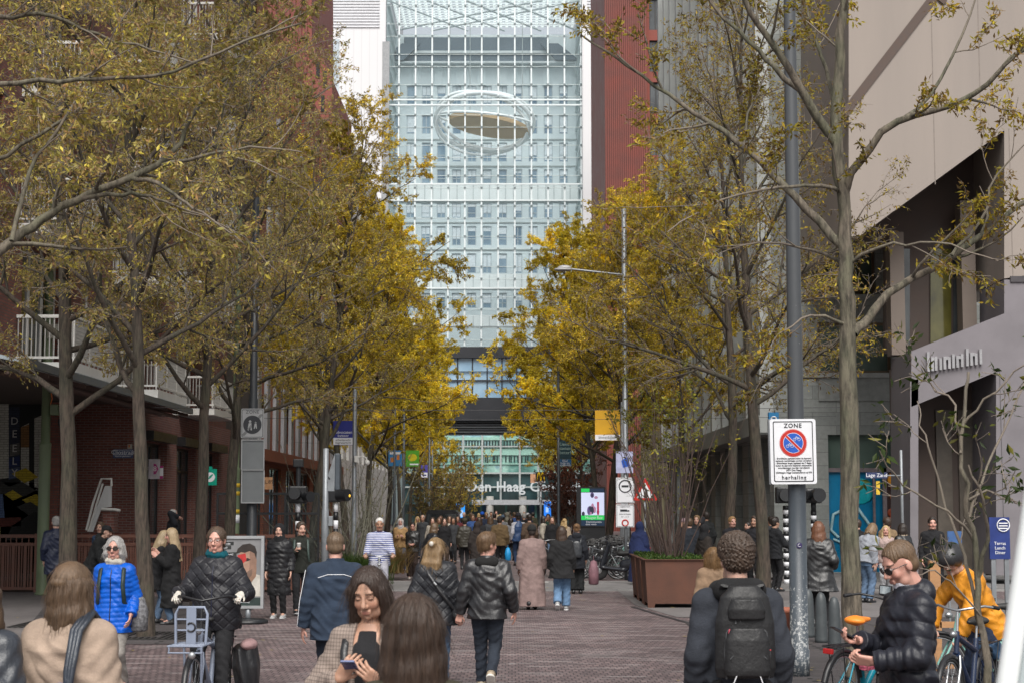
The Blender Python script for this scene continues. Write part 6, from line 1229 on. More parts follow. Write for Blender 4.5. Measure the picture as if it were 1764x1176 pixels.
Y = 47.5; e = empty('traffic_signal', (at(1352, Y), Y, 0), 0, 'black traffic signal on striped post just left of the tall lamp pole', 'traffic signal'); stripes(e, 0, zof(870, Y), .09, 18); b = MB(); b.box((-.28, -.18, zof(866, Y)), (.2, .18, zof(838, Y)), blackp, .04); b.tube([(-.05, -.18, zof(853, Y)), (-.06, -.42, zof(852, Y))], .17, blackp, 14); b.build('signal_head', None, e)
Y = 47.0; e = empty('traffic_signal', (at(1399, Y), Y, 0), 0, 'black traffic signal above the woman in the black leather jacket', 'traffic signal'); stripes(e, 0, zof(880, Y), .08, 18); b = MB(); b.lathe([(.07, zof(882, Y)), (.07, zof(862, Y))], blackp); b.box((-.24, -.18, zof(866, Y)), (.22, .18, zof(840, Y)), blackp, .06); b.tube([(.02, -.15, zof(853, Y)), (.1, -.42, zof(852, Y))], .19, blackp, 14); b.tube([(-.15, -.05, zof(853, Y)), (-.3, -.25, zof(853, Y))], .15, blackp, 14); b.build('signal_head', None, e)
# ---- wall and hanging signs
def board(name, label, cat, u0, u1, v0, v1, Y, mat, group=None, th=.04):
    c = P((u0 + u1) / 2, (v0 + v1) / 2, Y); e = empty(name, c, 0, label, cat, group); a, d = P(u0, v1, Y) - c, P(u1, v0, Y) - c; b = MB(); b.box((a.x, -th, a.z), (d.x, 0, d.z), mat); b.build('panel', None, e); return e, d.x, d.z, th
def sub(e, name, fx0, fx1, fz0, fz1, w_, h_, th, mat, k=1):
    b = MB(); b.box((fx0 * w_, -th - .004 * k, fz0 * h_), (fx1 * w_, -th - .004 * k + .003, fz1 * h_), mat); return b.build(name, None, e)
e, w_, h_, th = board('street_name_sign', 'blue street name sign Cliostraat on the brick wall', 'street sign', 195, 230, 773, 788, 49.93, navyp); b = MB()
for x0, x1, z0, z1 in ((-.94, .94, .78, .86), (-.94, .94, -.32, -.24), (-.94, -.9, -.24, .78), (.9, .94, -.24, .78)): b.box((x0 * w_, -th - .006, z0 * h_), (x1 * w_, -th - .003, z1 * h_), whitep)
b.build('border', None, e); text('lettering', 'Cliostraat', .17, whitep, e, (0, -th - .006, .26 * h_)); text('small_lettering', 'Muze der geschiedenis', .05, whitep, e, (0, -th - .006, -.62 * h_))
e, w_, h_, th = board('house_number', 'small white and orange number plate above the street sign', 'sign', 220, 228, 764, 772, 49.93, M('plate_cream', (.4, .38, .33), .5)); sub(e, 'emblem', -.6, .1, -.5, .7, w_, h_, th, M('plate_orange', (.5, .14, .03), .5))
e, w_, h_, th = board('hanging_sign', 'white hanging sign with magenta arrow emblem on the brick block', 'sign', 256, 276, 790, 824, 50.6, M('pale_pink_white', (.5, .46, .5), .5), 'projecting shop signs left'); mg = M('magenta', (.4, .01, .18), .4); b = MB(); b.poly([(-.1 * w_, -th - .004, .55 * h_), (.35 * w_, -th - .004, .5 * h_), (.75 * w_, -th - .004, 0), (.35 * w_, -th - .004, -.5 * h_), (-.1 * w_, -th - .004, -.55 * h_)], mg); b.box((1.02 * w_, -.03, -.9 * h_), (1.6 * w_, -.01, .3 * h_), whitep); b.box((1.02 * w_, -.035, -.98 * h_), (1.6 * w_, -.031, -.7 * h_), mg); b.box((1.02 * w_, -.035, .1 * h_), (1.6 * w_, -.031, .32 * h_), mg); b.build('emblem', None, e); text('lettering', '8', .2, whitep, e, (.16 * w_, -th - .008, 0))
e, w_, h_, th = board('hanging_sign', 'green hanging sign with white round leaf emblem', 'sign', 351, 374, 807, 835, 57, M('sign_green', (.0, .28, .19), .4, .1), 'projecting shop signs left'); b = MB(); flat(b, disc(.155), -th - .002, .003, whitep); flat(b, [(-.08, -.09), (-.02, .04), (.07, .1), (.1, .08), (.03, -.02)], -th - .006, .002, M('sign_green', (.0, .28, .19), .4, .1)); b.box((-.05, -.02, h_), (.06, .02, h_ + .08), M('sign_green', (.0, .28, .19), .4, .1)); b.build('emblem', None, e)
e, w_, h_, th = board('shop_sign', 'tan shop sign reading L.89 under the orange brick block', 'sign', 455, 470, 821, 842, 74, M('sign_tan', (.45, .24, .12), .6)); text('lettering', 'L.89', .22, ink, e, (.15 * w_, -th - .004, .2 * h_))
def banner(label, u0, u1, v0, v1, Y, mat, upole, group, hpole=6.5, pr=.07):
    e, w_, h_, th = board('banner', label, 'banner', u0, u1, v0, v1, Y, mat, group, .03); c = e.location; b = MB(); xp = at(upole, Y) - c.x
    s = 1 if xp > 0 else -1
    for z in (h_ * .9, -h_ * .9): b.box((min(xp, s * w_), -.02, z - .015), (max(xp, s * w_), -.005, z + .015), metal_g)
    b.build('bracket', None, e); pm = empty('banner_pole', (at(upole, Y), Y, 0), 0, 'steel pole carrying the ' + label.split(' on ')[0], 'pole'); q = MB(); q.lathe([(pr * 1.4, 0), (pr * 1.4, 1.3), (pr, 1.4), (pr * .8, hpole), (.01, hpole + .02)], metal_g if Y < 60 else pole_dg, sides=12); q.build('pole', None, pm); return e, w_, h_, th
GB = 'banners hanging from poles along the street'
bl = M('banner_blue', (.012, .02, .2), .5, .15, 2)
e, w_, h_, th = banner('dark blue and white banner on the left', 574, 609, 724, 766, 50, bl, 611, GB, 8); sub(e, 'white_strip', -.98, .98, -.97, -.4, w_, h_, th, whitep); text('lettering', 'Advocaten', .12, whitep, e, (0, -th - .006, .05 * h_)); text('lettering', 'kantoor', .1, whitep, e, (0, -th - .006, -.22 * h_)); text('lettering', 'arbeidsrecht', .085, ink, e, (0, -th - .008, -.58 * h_)); text('lettering', 'migratierecht', .085, ink, e, (0, -th - .008, -.8 * h_))
e, w_, h_, th = banner('bright blue and orange banner on the left', 669, 693, 775, 802, 84, M('banner_sky', (.03, .2, .45), .5, .2, 3), 680, GB, 7.5); sub(e, 'orange_patch', -.7, -.1, -.5, .1, w_, h_, th, M('patch_orange', (.6, .2, .03), .5)); sub(e, 'orange_patch', .2, .6, -.2, .4, w_, h_, th, M('patch_orange', (.6, .2, .03), .5)); sub(e, 'white_patch', -.8, .8, .5, .8, w_, h_, th, whitep)
e, w_, h_, th = banner('bright green and yellow banner on the left', 699, 722, 775, 803, 86, M('banner_green', (.07, .3, .015), .5, .4, 3), 696, GB, 7.5); b = MB(); flat(b, [(x * w_ * .7, z * h_ * .45 + .05) for x, z in disc(1, 18)], -th - .003, .002, M('patch_yellow', (.5, .45, .01), .5, .4, 6)); b.build('yellow_patch', None, e); sub(e, 'white_strip', -.4, .9, -.8, -.62, w_, h_, th, whitep)
e, w_, h_, th = banner('small violet blue and white banner on the left', 725, 737, 800, 822, 100, M('banner_violet', (.06, .05, .3), .5), 740, GB, 7); sub(e, 'white_strip', -.9, .9, -.95, -.2, w_, h_, th, whitep); sub(e, 'violet_line', -.6, .6, -.7, -.5, w_, h_, th, bl, 2)
e, w_, h_, th = banner('small yellow banner on the left', 747, 761, 807, 818, 108, M('banner_yellow', (.6, .42, .01), .5), 745, GB, 6.5); sub(e, 'dark_mark', -.5, .5, -.5, .3, w_, h_, th, ink)
e, w_, h_, th = banner('dark teal banner on the right', 960, 984, 758, 790, 74, M('banner_teal', (.008, .04, .055), .5), 962, GB, 8); sub(e, 'blue_panel', -.75, 1.0, -1.75, -1.02, w_, h_, th, M('banner_blue2', (.01, .1, .24), .5))
for s_, z in (('Liever', .6), ('samen', .15), ('beter?', -.3)): text('lettering', s_, .2, M('teal_lettering', (.3, .42, .4), .6), e, (.15 * w_, -th - .006, z * h_))
for s_, z in (('Haal', -1.2), ('hulp en', -1.42), ('onderdak', -1.64)): text('lettering', s_, .13, whitep, e, (.1 * w_, -th - .01, z * h_))
e, w_, h_, th = banner('yellow orange banner with white lower strip on the right', 1025, 1068, 706, 758, 59, M('banner_amber', (.62, .33, .005), .5, .15, 2), 1072, GB, 5.6); sub(e, 'white_strip', -.99, .99, -.98, -.62, w_, h_, th, whitep); text('lettering', 'binnenkijken', .15, ink, e, (0, -th - .006, -.8 * h_), sx=.8)
# hamburger restaurant sign
e, w_, h_, th = board('restaurant_sign', 'small black sign with yellow M arches before the station', 'sign', 923, 940, 812, 829, 130, blackp); b = MB(); ar = M_glow('yellow_arches', (.8, .5, .0), .5)
for s in (-1, 1): b.tube([(s * .14 - .13 + .26 * i / 10, -.06, -.28 + .6 * math.sin(math.pi * i / 10) ** .7) for i in range(11)], .035, ar, 6)
b.build('arches', None, e); sub(e, 'white_strip', -.9, .9, -1.2, -.85, w_, h_, th, whitep); b = MB(); b.box((-w_ - .4, -.04, -h_ * 1.2), (-w_ - .02, -.01, h_ * .6), M('poster_peach', (.55, .3, .18), .5)); b.build('side_panel', None, e); b = MB(); b.lathe([(.08, -P(0, 820, 130).z), (.08, -h_)], metal_g, (0, 0, 0)); b.build('post', None, e)
# Lage Zand street sign on its pole
Y = 46.0; e = empty('street_sign_post', (at(1551, Y), Y, 0), 0, 'slim grey post with blue street name sign Lage Zand', 'street sign'); b = MB(); b.lathe([(.045, 0), (.04, zof(775, Y)), (.005, zof(774, Y))], metal_g, sides=10); b.build('post', None, e); o = e.location; a, c = P(1491, 823, Y) - o, P(1528, 813, Y) - o; b = MB(); b.box((a.x, -.04, a.z), (c.x, -.015, c.z), M('street_sign_darkblue', (.02, .03, .09), .4)); b.box((c.x, -.03, (a.z + c.z) / 2 - .015), (0, -.015, (a.z + c.z) / 2 + .015), metal_g); sgn = b.build('sign', None, e); text('lettering', 'Lage Zand', .135, whitep, sgn, ((a.x + c.x) / 2, -.042, (a.z + c.z) / 2)); b = MB(); a, c = P(1509, 851, Y) - o, P(1515, 828, Y) - o; b.box((a.x, -.04, a.z), (c.x, -.02, c.z), M('sticker_yellow', (.55, .36, .02), .5)); b.build('yellow_tag', None, e)
# blue projecting box signs on the stone block and beige block
bx_ = M('box_sign_blue', (.01, .16, .36), .4, .1)
for u0, u1, v0, v1, Y, lab in ((1231, 1242, 742, 768, 70, 'small blue box sign farthest along the stone block'), (1281, 1300, 723, 744, 60, 'blue projecting box sign between the two right trees'), (1323, 1340, 710, 742, 53, 'blue box sign just left of the zone sign'), (1556, 1570, 704, 730, 52, 'blue box sign above the corner shop door')):
    e, w_, h_, th = board('box_sign', lab, 'sign', u0, u1, v0, v1, Y, bx_, 'blue box signs on the right', .18); b = MB(); b.tube([(w_ * .5 * math.cos(a), -th - .01, h_ * .25 + w_ * .5 * math.sin(a)) for a in [i * .5 for i in range(9)]], .025, whitep, 5); b.box((-w_ * .5, -th - .012, -h_ * .55), (w_ * .5, -th - .004, -h_ * .45), whitep); b.build('emblem', None, e)
# white truck ban signs and warning triangle
Y = 50.0; e = empty('sign_post', (at(1077, Y), Y, 0), 0, 'post with blue sign and two tall white traffic signs beside bicycles', 'traffic sign'); b = MB(); b.lathe([(.05, 0), (.05, zof(770, Y))], metal_g, sides=10); b.build('post', None, e); o = e.location
for nm, v0, v1 in (('upper_sign', 822, 866), ('lower_sign', 868, 907)):
    a, c = P(1061, v1, Y) - o, P(1092, v0, Y) - o; b = MB(); b.box((a.x, -.09, a.z), (c.x, -.06, c.z), whitep, .01); s_ = b.build(nm, None, e); W_, H_ = c.x - a.x, c.z - a.z; zc_ = (a.z + c.z) / 2; xc = (a.x + c.x) / 2; b = MB()
    for x0, x1, z0, z1 in ((-.46, .46, .455, .47), (-.46, .46, -.47, -.455), (-.46, -.44, -.455, .455), (.44, .46, -.455, .455)): b.box((xc + x0 * W_, -.094, zc_ + z0 * H_), (xc + x1 * W_, -.0915, zc_ + z1 * H_), ink)
    if nm == 'upper_sign': b.tube([(xc + .17 * math.cos(i * .42), -.094, zc_ + .12 + .17 * math.sin(i * .42)) for i in range(15)], .018, ink, 5, closed=True); b.box((xc - .1, -.096, zc_ + .09), (xc + .1, -.092, zc_ + .15), ink)
    else:
        b.box((xc - .14, -.096, zc_ + .12), (xc + .06, -.092, zc_ + .18), ink); b.box((xc + .065, -.096, zc_ + .12), (xc + .12, -.092, zc_ + .16), ink); b.tube([(xc + .085 * math.cos(i * .42), -.094, zc_ - .2 + .085 * math.sin(i * .42)) for i in range(15)], .02, redp, 5, closed=True)
    b.build('symbol', None, s_)
    if nm == 'lower_sign':
        text('lettering', 'uitgezonderd', .055, ink, s_, (xc, -.094, zc_ + .26)); text('lettering', 'laden en lossen', .055, ink, s_, (xc, -.094, zc_ + .05)); text('lettering', '07 - 11 h', .06, ink, s_, (xc, -.094, zc_ - .03))
a, c = P(1061, 814, Y) - o, P(1090, 777, Y) - o; b = MB(); b.box((a.x, -.09, a.z), (c.x, -.06, c.z), M('sign_pale_violet', (.4, .42, .6), .4)); s_ = b.build('blue_sign', None, e); b = MB(); b.prism([(a.x + .2, -.091, a.z + .15), (a.x + .38, -.091, a.z + .2), (a.x + .3, -.091, a.z + .45), (a.x + .15, -.091, a.z + .35)], (0, -.003, 0), blup); b.build('symbol', None, s_)
Y = 48.0; e = empty('warning_sign', (at(1110, Y), Y, 0), 0, 'red triangular roadworks warning sign behind the shrub stems', 'traffic sign'); b = MB(); b.lathe([(.03, 0), (.03, zof(822, Y))], metal_g, sides=10); b.build('post', None, e); o = e.location; tri = [P(1090, 861, Y) - o, P(1133, 861, Y) - o, P(1111, 822, Y) - o]; cen = sum(tri, Vector()) / 3; b = MB(); b.prism([(p.x, -.05, p.z) for p in tri], (0, -.015, 0), redp); b.prism([((cen + (p - cen) * .68).x, -.0655, (cen + (p - cen) * .68).z) for p in tri], (0, -.003, 0), whitep); s_ = b.build('triangle', None, e); b = MB(); b.ball((cen.x + .03, -.07, cen.z + .06), (.04, .004, .04), ink); b.prism([(cen.x - .06, -.069, cen.z - .12), (cen.x + .08, -.069, cen.z - .12), (cen.x + .06, -.069, cen.z + .03), (cen.x - .0, -.069, cen.z + .02)], (0, -.003, 0), ink); b.build('digger_symbol', None, s_)
# ---- lit screens
Y = 62.0; e, w_, h_, th = board('advertising_screen', 'tall lit advertising screen with green and white picture', 'screen', 993, 1042, 838, 906, Y, blackp, None, .25); scn = M_glow('screen_white', (.62, .66, .85), .9); scg = M_glow('screen_green', (.02, .55, .1), .9); scd = M_glow('screen_navy', (.015, .04, .09), .5); sub(e, 'lit_picture', -.68, .92, -.42, .72, w_, h_, th, scn); sub(e, 'green_header', -.68, -.1, .74, .92, w_, h_, th, scg); sub(e, 'navy_header', -.1, .92, .74, .92, w_, h_, th, scd); sub(e, 'green_band', -.68, .92, -.66, -.43, w_, h_, th, scg); sub(e, 'navy_band', -.68, .92, -.95, -.67, w_, h_, th, scd)
for k in range(12):
    x0 = rnd.uniform(-.55, .8) * w_; z0 = (rnd.uniform(-.36, .05) if k < 9 else rnd.uniform(.3, .6)) * h_; b = MB(); b.ball((x0, -th - .006 - .0006 * k, z0), (rnd.uniform(.03, .07), .0005, rnd.uniform(.05, .16)), M_glow(*(('figure_violet', (.16, .11, .3), .5), ('figure_pink', (.5, .25, .4), .6), ('figure_dark', (.05, .05, .1), .4))[k % 3])); b.build('picture_figure', None, e)
sub(e, 'picture_figure', .42, .56, -.4, .25, w_, h_, th, M_glow('figure_red', (.5, .02, .08), .6), 3); text('lettering', 'Haagse Bos', .13, whitep, e, (.1, -th - .014, -.55 * h_)); text('lettering', 'Evenementen', .1, whitep, e, (.1, -th - .014, -.76 * h_)); text('lettering', 'deze week', .09, whitep, e, (0, -th - .014, -.88 * h_))
b = MB(); b.box((-w_, -.2, -e.location.z), (w_, -.05, -h_), blackp); b.build('stand', None, e)
Y = 140; e, w_, h_, th = board('lit_blue_panel', 'narrow bright blue lit panel right of the station entrance', 'screen', 937, 949, 863, 894, Y, M_glow('blue_screen', (.02, .2, .8), 1.0), None, .2); sub(e, 'picture', -.5, .3, -.2, .4, w_, h_, th, M_glow('screen_pale', (.4, .6, .9), .8))
e, w_, h_, th = board('lit_blue_panel', 'bright cyan blue lit banner left of the station entrance', 'screen', 786, 801, 866, 892, 135, M_glow('cyan_screen', (.02, .3, .85), 1.0), None, .2); sub(e, 'picture', -.2, .6, -.8, .1, w_, h_, th, M_glow('screen_pale', (.4, .6, .9), .8))
# ---- advert stand with portrait poster
Y = 31.4; e = empty('advert_stand', (at(432, Y), Y, 0), R(0), 'silver framed pavement advert with portrait of a dark haired man', 'advert stand'); o = e.location; x0, x1, z0, z1 = P(388, 0, Y).x - o.x, P(468, 0, Y).x - o.x, zof(1047, Y), zof(922, Y); b = MB()
for lo, hi in (((x0, -.06, z0), (x0 + .05, .06, z1)), ((x1 - .05, -.06, z0), (x1, .06, z1)), ((x0 + .05, -.06, z1 - .05), (x1 - .05, .06, z1)), ((x0 + .05, -.06, z0), (x1 - .05, .06, z0 + .05))): b.box(lo, hi, M('brushed_aluminium', (.42, .43, .44), .35, .1, 5, metal=.6))
b.build('frame', None, e); b = MB(); b.box((x0 + .05, -.03, z0 + .05), (x1 - .05, .03, z1 - .05), M('poster_grey', (.2, .2, .205), .35, .25, 1.5)); po = b.build('poster', None, e)
X = lambda u: P(u, 0, Y).x - o.x
Zv = lambda v: zof(v, Y)
def pp_(nm, pts, d, c, r=.4): 
    b = MB(); b.poly([(X(u), -.031 - d, Zv(v)) for u, v in pts], M('poster_' + nm, c, r, .3, 9)); return b.build(nm, None, po)
pp_('shirt', [(432, 1026), (433, 1004), (446, 1006), (455, 988), (462, 990), (463, 1026)], .001, (.5, .47, .42)); pp_('neck', [(432, 990), (456, 975), (455, 992), (446, 1004), (433, 1000)], .0015, (.26, .15, .1))
pp_('face', [(427, 952), (430, 946), (438, 944), (452, 950), (456, 964), (455, 978), (447, 990), (438, 999), (432, 996), (429, 984), (427, 974), (429, 966)], .002, (.36, .22, .16)); pp_('face_shade', [(444, 948), (453, 952), (456, 964), (455, 978), (447, 990), (440, 997), (444, 975)], .0025, (.24, .14, .1)); pp_('eye_brow', [(430, 963), (441, 960), (446, 963), (442, 965), (432, 967)], .003, (.03, .02, .018)); pp_('mouth', [(430, 989), (437, 987), (437, 990), (431, 992)], .003, (.2, .07, .06)); pp_('beard', [(430, 992), (440, 984), (449, 978), (448, 990), (438, 1000), (433, 998)], .0028, (.16, .1, .075))
pp_('hair', [(421, 953), (424, 944), (432, 937), (444, 935), (453, 940), (456, 950), (455, 962), (452, 952), (444, 948), (436, 951), (430, 950)], .0035, (.025, .018, .015)); pp_('red_glow', [(424, 955), (437, 952), (439, 964), (430, 972), (424, 970)], .004, (.45, .03, .03)); pp_('fingers', [(417, 962), (426, 960), (429, 968), (430, 982), (427, 985), (424, 976), (420, 970)], .0045, (.42, .29, .22)); pp_('dark_label', [(389, 933), (417, 932), (417, 938), (389, 939)], .002, (.02, .022, .022)); pp_('dark_label', [(389, 940), (413, 939), (413, 945), (389, 946)], .002, (.02, .022, .022)); pp_('dark_label', [(392, 951), (422, 950), (422, 957), (392, 957)], .002, (.02, .022, .022)); pp_('green_band', [(391, 1042), (463, 1042), (463, 1028), (391, 1028)], .002, (.02, .035, .032)); pp_('dark_label', [(391, 1027), (453, 1027), (453, 1021), (391, 1021)], .003, (.02, .022, .022))
for s_, u, v, sz in (('ijkerende', 403, 935.5, .05), ('huid?', 402, 942.5, .05), ('in je nek?', 407, 954, .055), ('volle potentieel', 430, 1024, .055), ('bekijk onze positie fixatie', 425, 1031.5, .04), ('en plan je afspraak vandaag', 427, 1036, .035), ('gratis intake', 415, 1040, .035)): text('lettering', s_, sz, whitep, po, (X(u), -.0365, Zv(v)))
b = MB(); b.lathe([(.05, .03), (.045, z0 + .02)], metal_g, (.0, 0, 0)); b.lathe([(.36, 0), (.36, .05), (.3, .08), (.06, .1)], blackp, (0, 0, 0), 24); b.build('foot', None, e)
# ---- notice board on the right
e, w_, h_, th = board('notice_board', 'dark blue standing board with white round crest at right', 'sign board', 1704, 1737, 890, 962, 24, M('board_navy', (.012, .03, .16), .4), None, .05); b = MB(); c = e.location; b.tube([(.05 + .085 * math.cos(i * .4), -.06, h_ * .62 + .085 * math.sin(i * .4)) for i in range(16)], .008, whitep, 5, closed=True)
for k in range(3): b.box((-.01, -.062, h_ * .62 - .05 + k * .035), (.11, -.056, h_ * .62 - .035 + k * .035), whitep)
b.box((-.12, -.04, -c.z), (-.06, -.0, -h_), metal_g); b.box((.06, -.04, -c.z), (.12, -.0, -h_), metal_g); b.build('crest', None, e)
for i, s_ in enumerate(('Terras', 'Lunch', 'Diner')): text('lettering', s_, .06, whitep, e, (0, -th - .004, -h_ * (.25 + .22 * i)))
e, w_, h_, th = board('leaning_board', 'small blue picture board leaning behind the orange jacketed rider', 'sign board', 1632, 1656, 914, 948, 30, M('board_blue', (.04, .1, .25), .4), None, .03); b = MB(); b.box((-w_, -.03, -e.location.z), (-w_ + .03, 0, -h_), metal_g); b.box((w_ - .03, -.03, -e.location.z), (w_, 0, -h_), metal_g); b.build('leg', None, e)
# ---- street lamp with arm on the right
Y = 58.0; e = empty('street_lamp', (at(1077, Y), Y, 0), 0, 'grey street lamp with long arm reaching over the yellow trees', 'street lamp'); b = MB(); b.lathe([(.13, 0), (.13, 1.4), (.1, 1.5), (.08, zof(360, Y)), (.01, zof(358, Y))], metal_g, sides=14); b.build('pole', None, e); o = e.location; b = MB(); b.tube([P(1077, 474, Y) - o, P(1040, 470, Y) - o, P(985, 464, Y) - o], .035, metal_g, 8); b.build('arm', None, e); b = MB(); c = P(970, 463, Y) - o; b.ball((c.x, 0, c.z - .03), (.32, .16, .07), M('lamp_housing', (.3, .3, .3), .4)); b.ball((c.x + .05, 0, c.z + .02), (.24, .15, .1), M('lamp_housing', (.3, .3, .3), .4)); b.build('lamp_head', None, e)
# ---- camera, wires
Y = 46; e = empty('security_camera', P(611, 790, 49.9), 0, 'white security dome camera on a curved bracket', 'camera'); b = MB(); b.box((.0, -.1, -.09), (.12, -.02, .09), white_p, .01); b.tube([(.12, -.06, .05), (.24, -.06, .08), (.33, -.06, .03), (.36, -.06, -.04)], .022, white_p, 8); b.build('bracket', None, e); b = MB(); b.ball((.36, -.06, -.1), (.08, .08, .085), white_p); b.build('dome', None, e)
wm = M('wire_black', (.02, .02, .022), .5)
for i, (v, Y, u0, u1, lab) in enumerate(((706, 46, 200, 1480, 'lowest overhead wire crossing the whole street'), (722, 52, 250, 1440, 'second overhead wire crossing above the banners'), (767, 90, 500, 1180, 'far thin overhead wire in front of the station'), (655, 70, 420, 1250, 'upper overhead wire half hidden in the golden leaves'))):
    b = MB(); pts = [P(u0 + (u1 - u0) * k / 16, v + 6 * ((k - 8) / 8) ** 2 * -1, Y) for k in range(17)]; b.tube(pts, .009, wm, 4); tag(b.build('overhead_wire'), lab, 'wire', 'overhead tram wires')
# ---- grasses and shrubs on the left, bushes far away
def grass(name, label, loc, n, h, c, spread):
    V = []; Q = []; cc = []
    for k in range(n):
        a = rnd.uniform(0, 6.3); t = rnd.uniform(.05, .7); l = h * rnd.uniform(.6, 1.1); p0 = Vector((rnd.gauss(0, spread * .35), rnd.gauss(0, spread * .35), 0)); d = Vector((math.cos(a) * t, math.sin(a) * t, 1)).normalized(); p1 = p0 + d * l * .6; p2 = p1 + (d + Vector((math.cos(a) * .5, math.sin(a) * .5, -.5))).normalized() * l * .45; s = Vector((-math.sin(a), math.cos(a), 0)) * .008; o = len(V); V += [p0 - s, p0 + s, p1 + s, p1 - s, p2 + s * .3, p2 - s * .3]; Q += [(o, o + 1, o + 2, o + 3), (o + 3, o + 2, o + 4, o + 5)]; t_ = rnd.uniform(.6, 1.4); cc += [mul(c, t_)] * 6
    o = obj(name, fast_mesh(name, np.array([tuple(v) for v in V]), np.array(Q), [LEAF], False, np.array(cc))); o.location = loc; return tag(o, label, 'grass')
grass('ornamental_grass', 'rounded tan ornamental grass behind the cyclist in stripes', (at(668, 50), 50, .2), 1500, .95, (.26, .18, .075), .6); grass('ornamental_grass', 'low green grass clump below the leafless shrub', (at(612, 45), 45, .1), 1800, .9, (.05, .085, .02), 1.0)
gb = M('grey_green_stem', (.14, .135, .1), .8, .35, 8)
for i, (u, Y, h, n, lab) in enumerate(((606, 46, 2.9, 13, 'leafless grey stemmed shrub beside the striped signal post'), (640, 58, 4.6, 14, 'twiggy brown shrub behind the security camera'), (560, 50, 3.4, 10, 'bare twiggy shrub behind the grey signal pole'), (590, 66, 5.2, 12, 'tall pale twiggy shrub against the orange block'))):
    shrub('bare_shrub', 70 + i, (at(u, Y), Y, 0), n, h, .6, .035, lab, 'sparse', 60, .05, gb, 'leafless shrubs on the left', lens=(.6, .34, .2), tilt=(8, 42), dens=.9)
for i, (u, Y, h, n, lab, pal, nl, bk) in enumerate(((770, 105, 5.2, 12, 'olive green bush at the end of the left tree row', 'olive', 7000, BARK), (792, 118, 6.5, 10, 'tall yellow green bush left of the station entrance', 'mixed', 5000, BARK), (974, 98, 5.6, 16, 'red brown twiggy bush hiding the end of the station name', 'red', 5000, M('red_brown_bark', (.085, .05, .04), .85, .4, 9)), (982, 92, 5.4, 16, 'red brown twiggy bush left of the advertising screen', 'red', 4200, M('red_brown_bark', (.085, .05, .04), .85, .4, 9)), (742, 92, 4.6, 10, 'green leafy bush under the small violet banner', 'olive', 4500, BARK))):
    shrub('bush', 80 + i, (at(u, Y), Y, 0), n, h, .8, .04, lab, pal, nl, .11, bk, 'bushes far along the street', lens=(1.0, .5, .3), tilt=(4, 26), dens=.9, topb=False)
# near shrub at the right edge, main stems modelled one by one
Ys = 13.0; bS = G(1705, 1176); bxs = P(1706, 1176, Ys).x; PN = lambda pts, dy=0: [P(u, v, Ys + dy * i / max(1, len(pts) - 1)) for i, (u, v) in enumerate(pts)]
PAL['greenfew'] = ([(.07, .12, .02), (.05, .085, .02), (.3, .28, .05), (.16, .18, .03)], [4, 3, 1.5, 2])
limb_tree('garden_shrub', 90, (bxs, Ys, 0), [(bxs, Ys, -.03), (bxs, Ys, .35)] + PN([(1703, 1176), (1693, 1090), (1683, 1010), (1676, 930), (1664, 860), (1655, 780), (1662, 700), (1668, 640)]),
    [(PN([(1690, 1090), (1672, 1000), (1652, 930), (1632, 870), (1606, 790), (1590, 730), (1580, 690)], .5), .016, .004, .5), (PN([(1682, 1000), (1700, 930), (1690, 860), (1668, 800)], -.4), .02, .006, .6), (PN([(1676, 930), (1650, 895), (1600, 860), (1540, 820), (1515, 775)], -.5), .012, .004, .5), (PN([(1670, 890), (1700, 800), (1740, 720), (1764, 650)], .4), .013, .004, .6), (PN([(1655, 780), (1640, 700), (1600, 660), (1570, 640)], .3), .011, .004, .6), (PN([(1660, 730), (1700, 690), (1750, 640), (1790, 610)], -.3), .011, .004, .6), (PN([(1668, 860), (1720, 850), (1764, 870)], .3), .01, .004, .5), (PN([(1690, 1060), (1640, 1000), (1600, 985), (1580, 990)], -.4), .008, .003, .4)],
    .034, 'greenfew', 330, .085, .5, 'lichen grey garden shrub with few green leaves at right', BARK_G, lens=(.55, .3, .18))
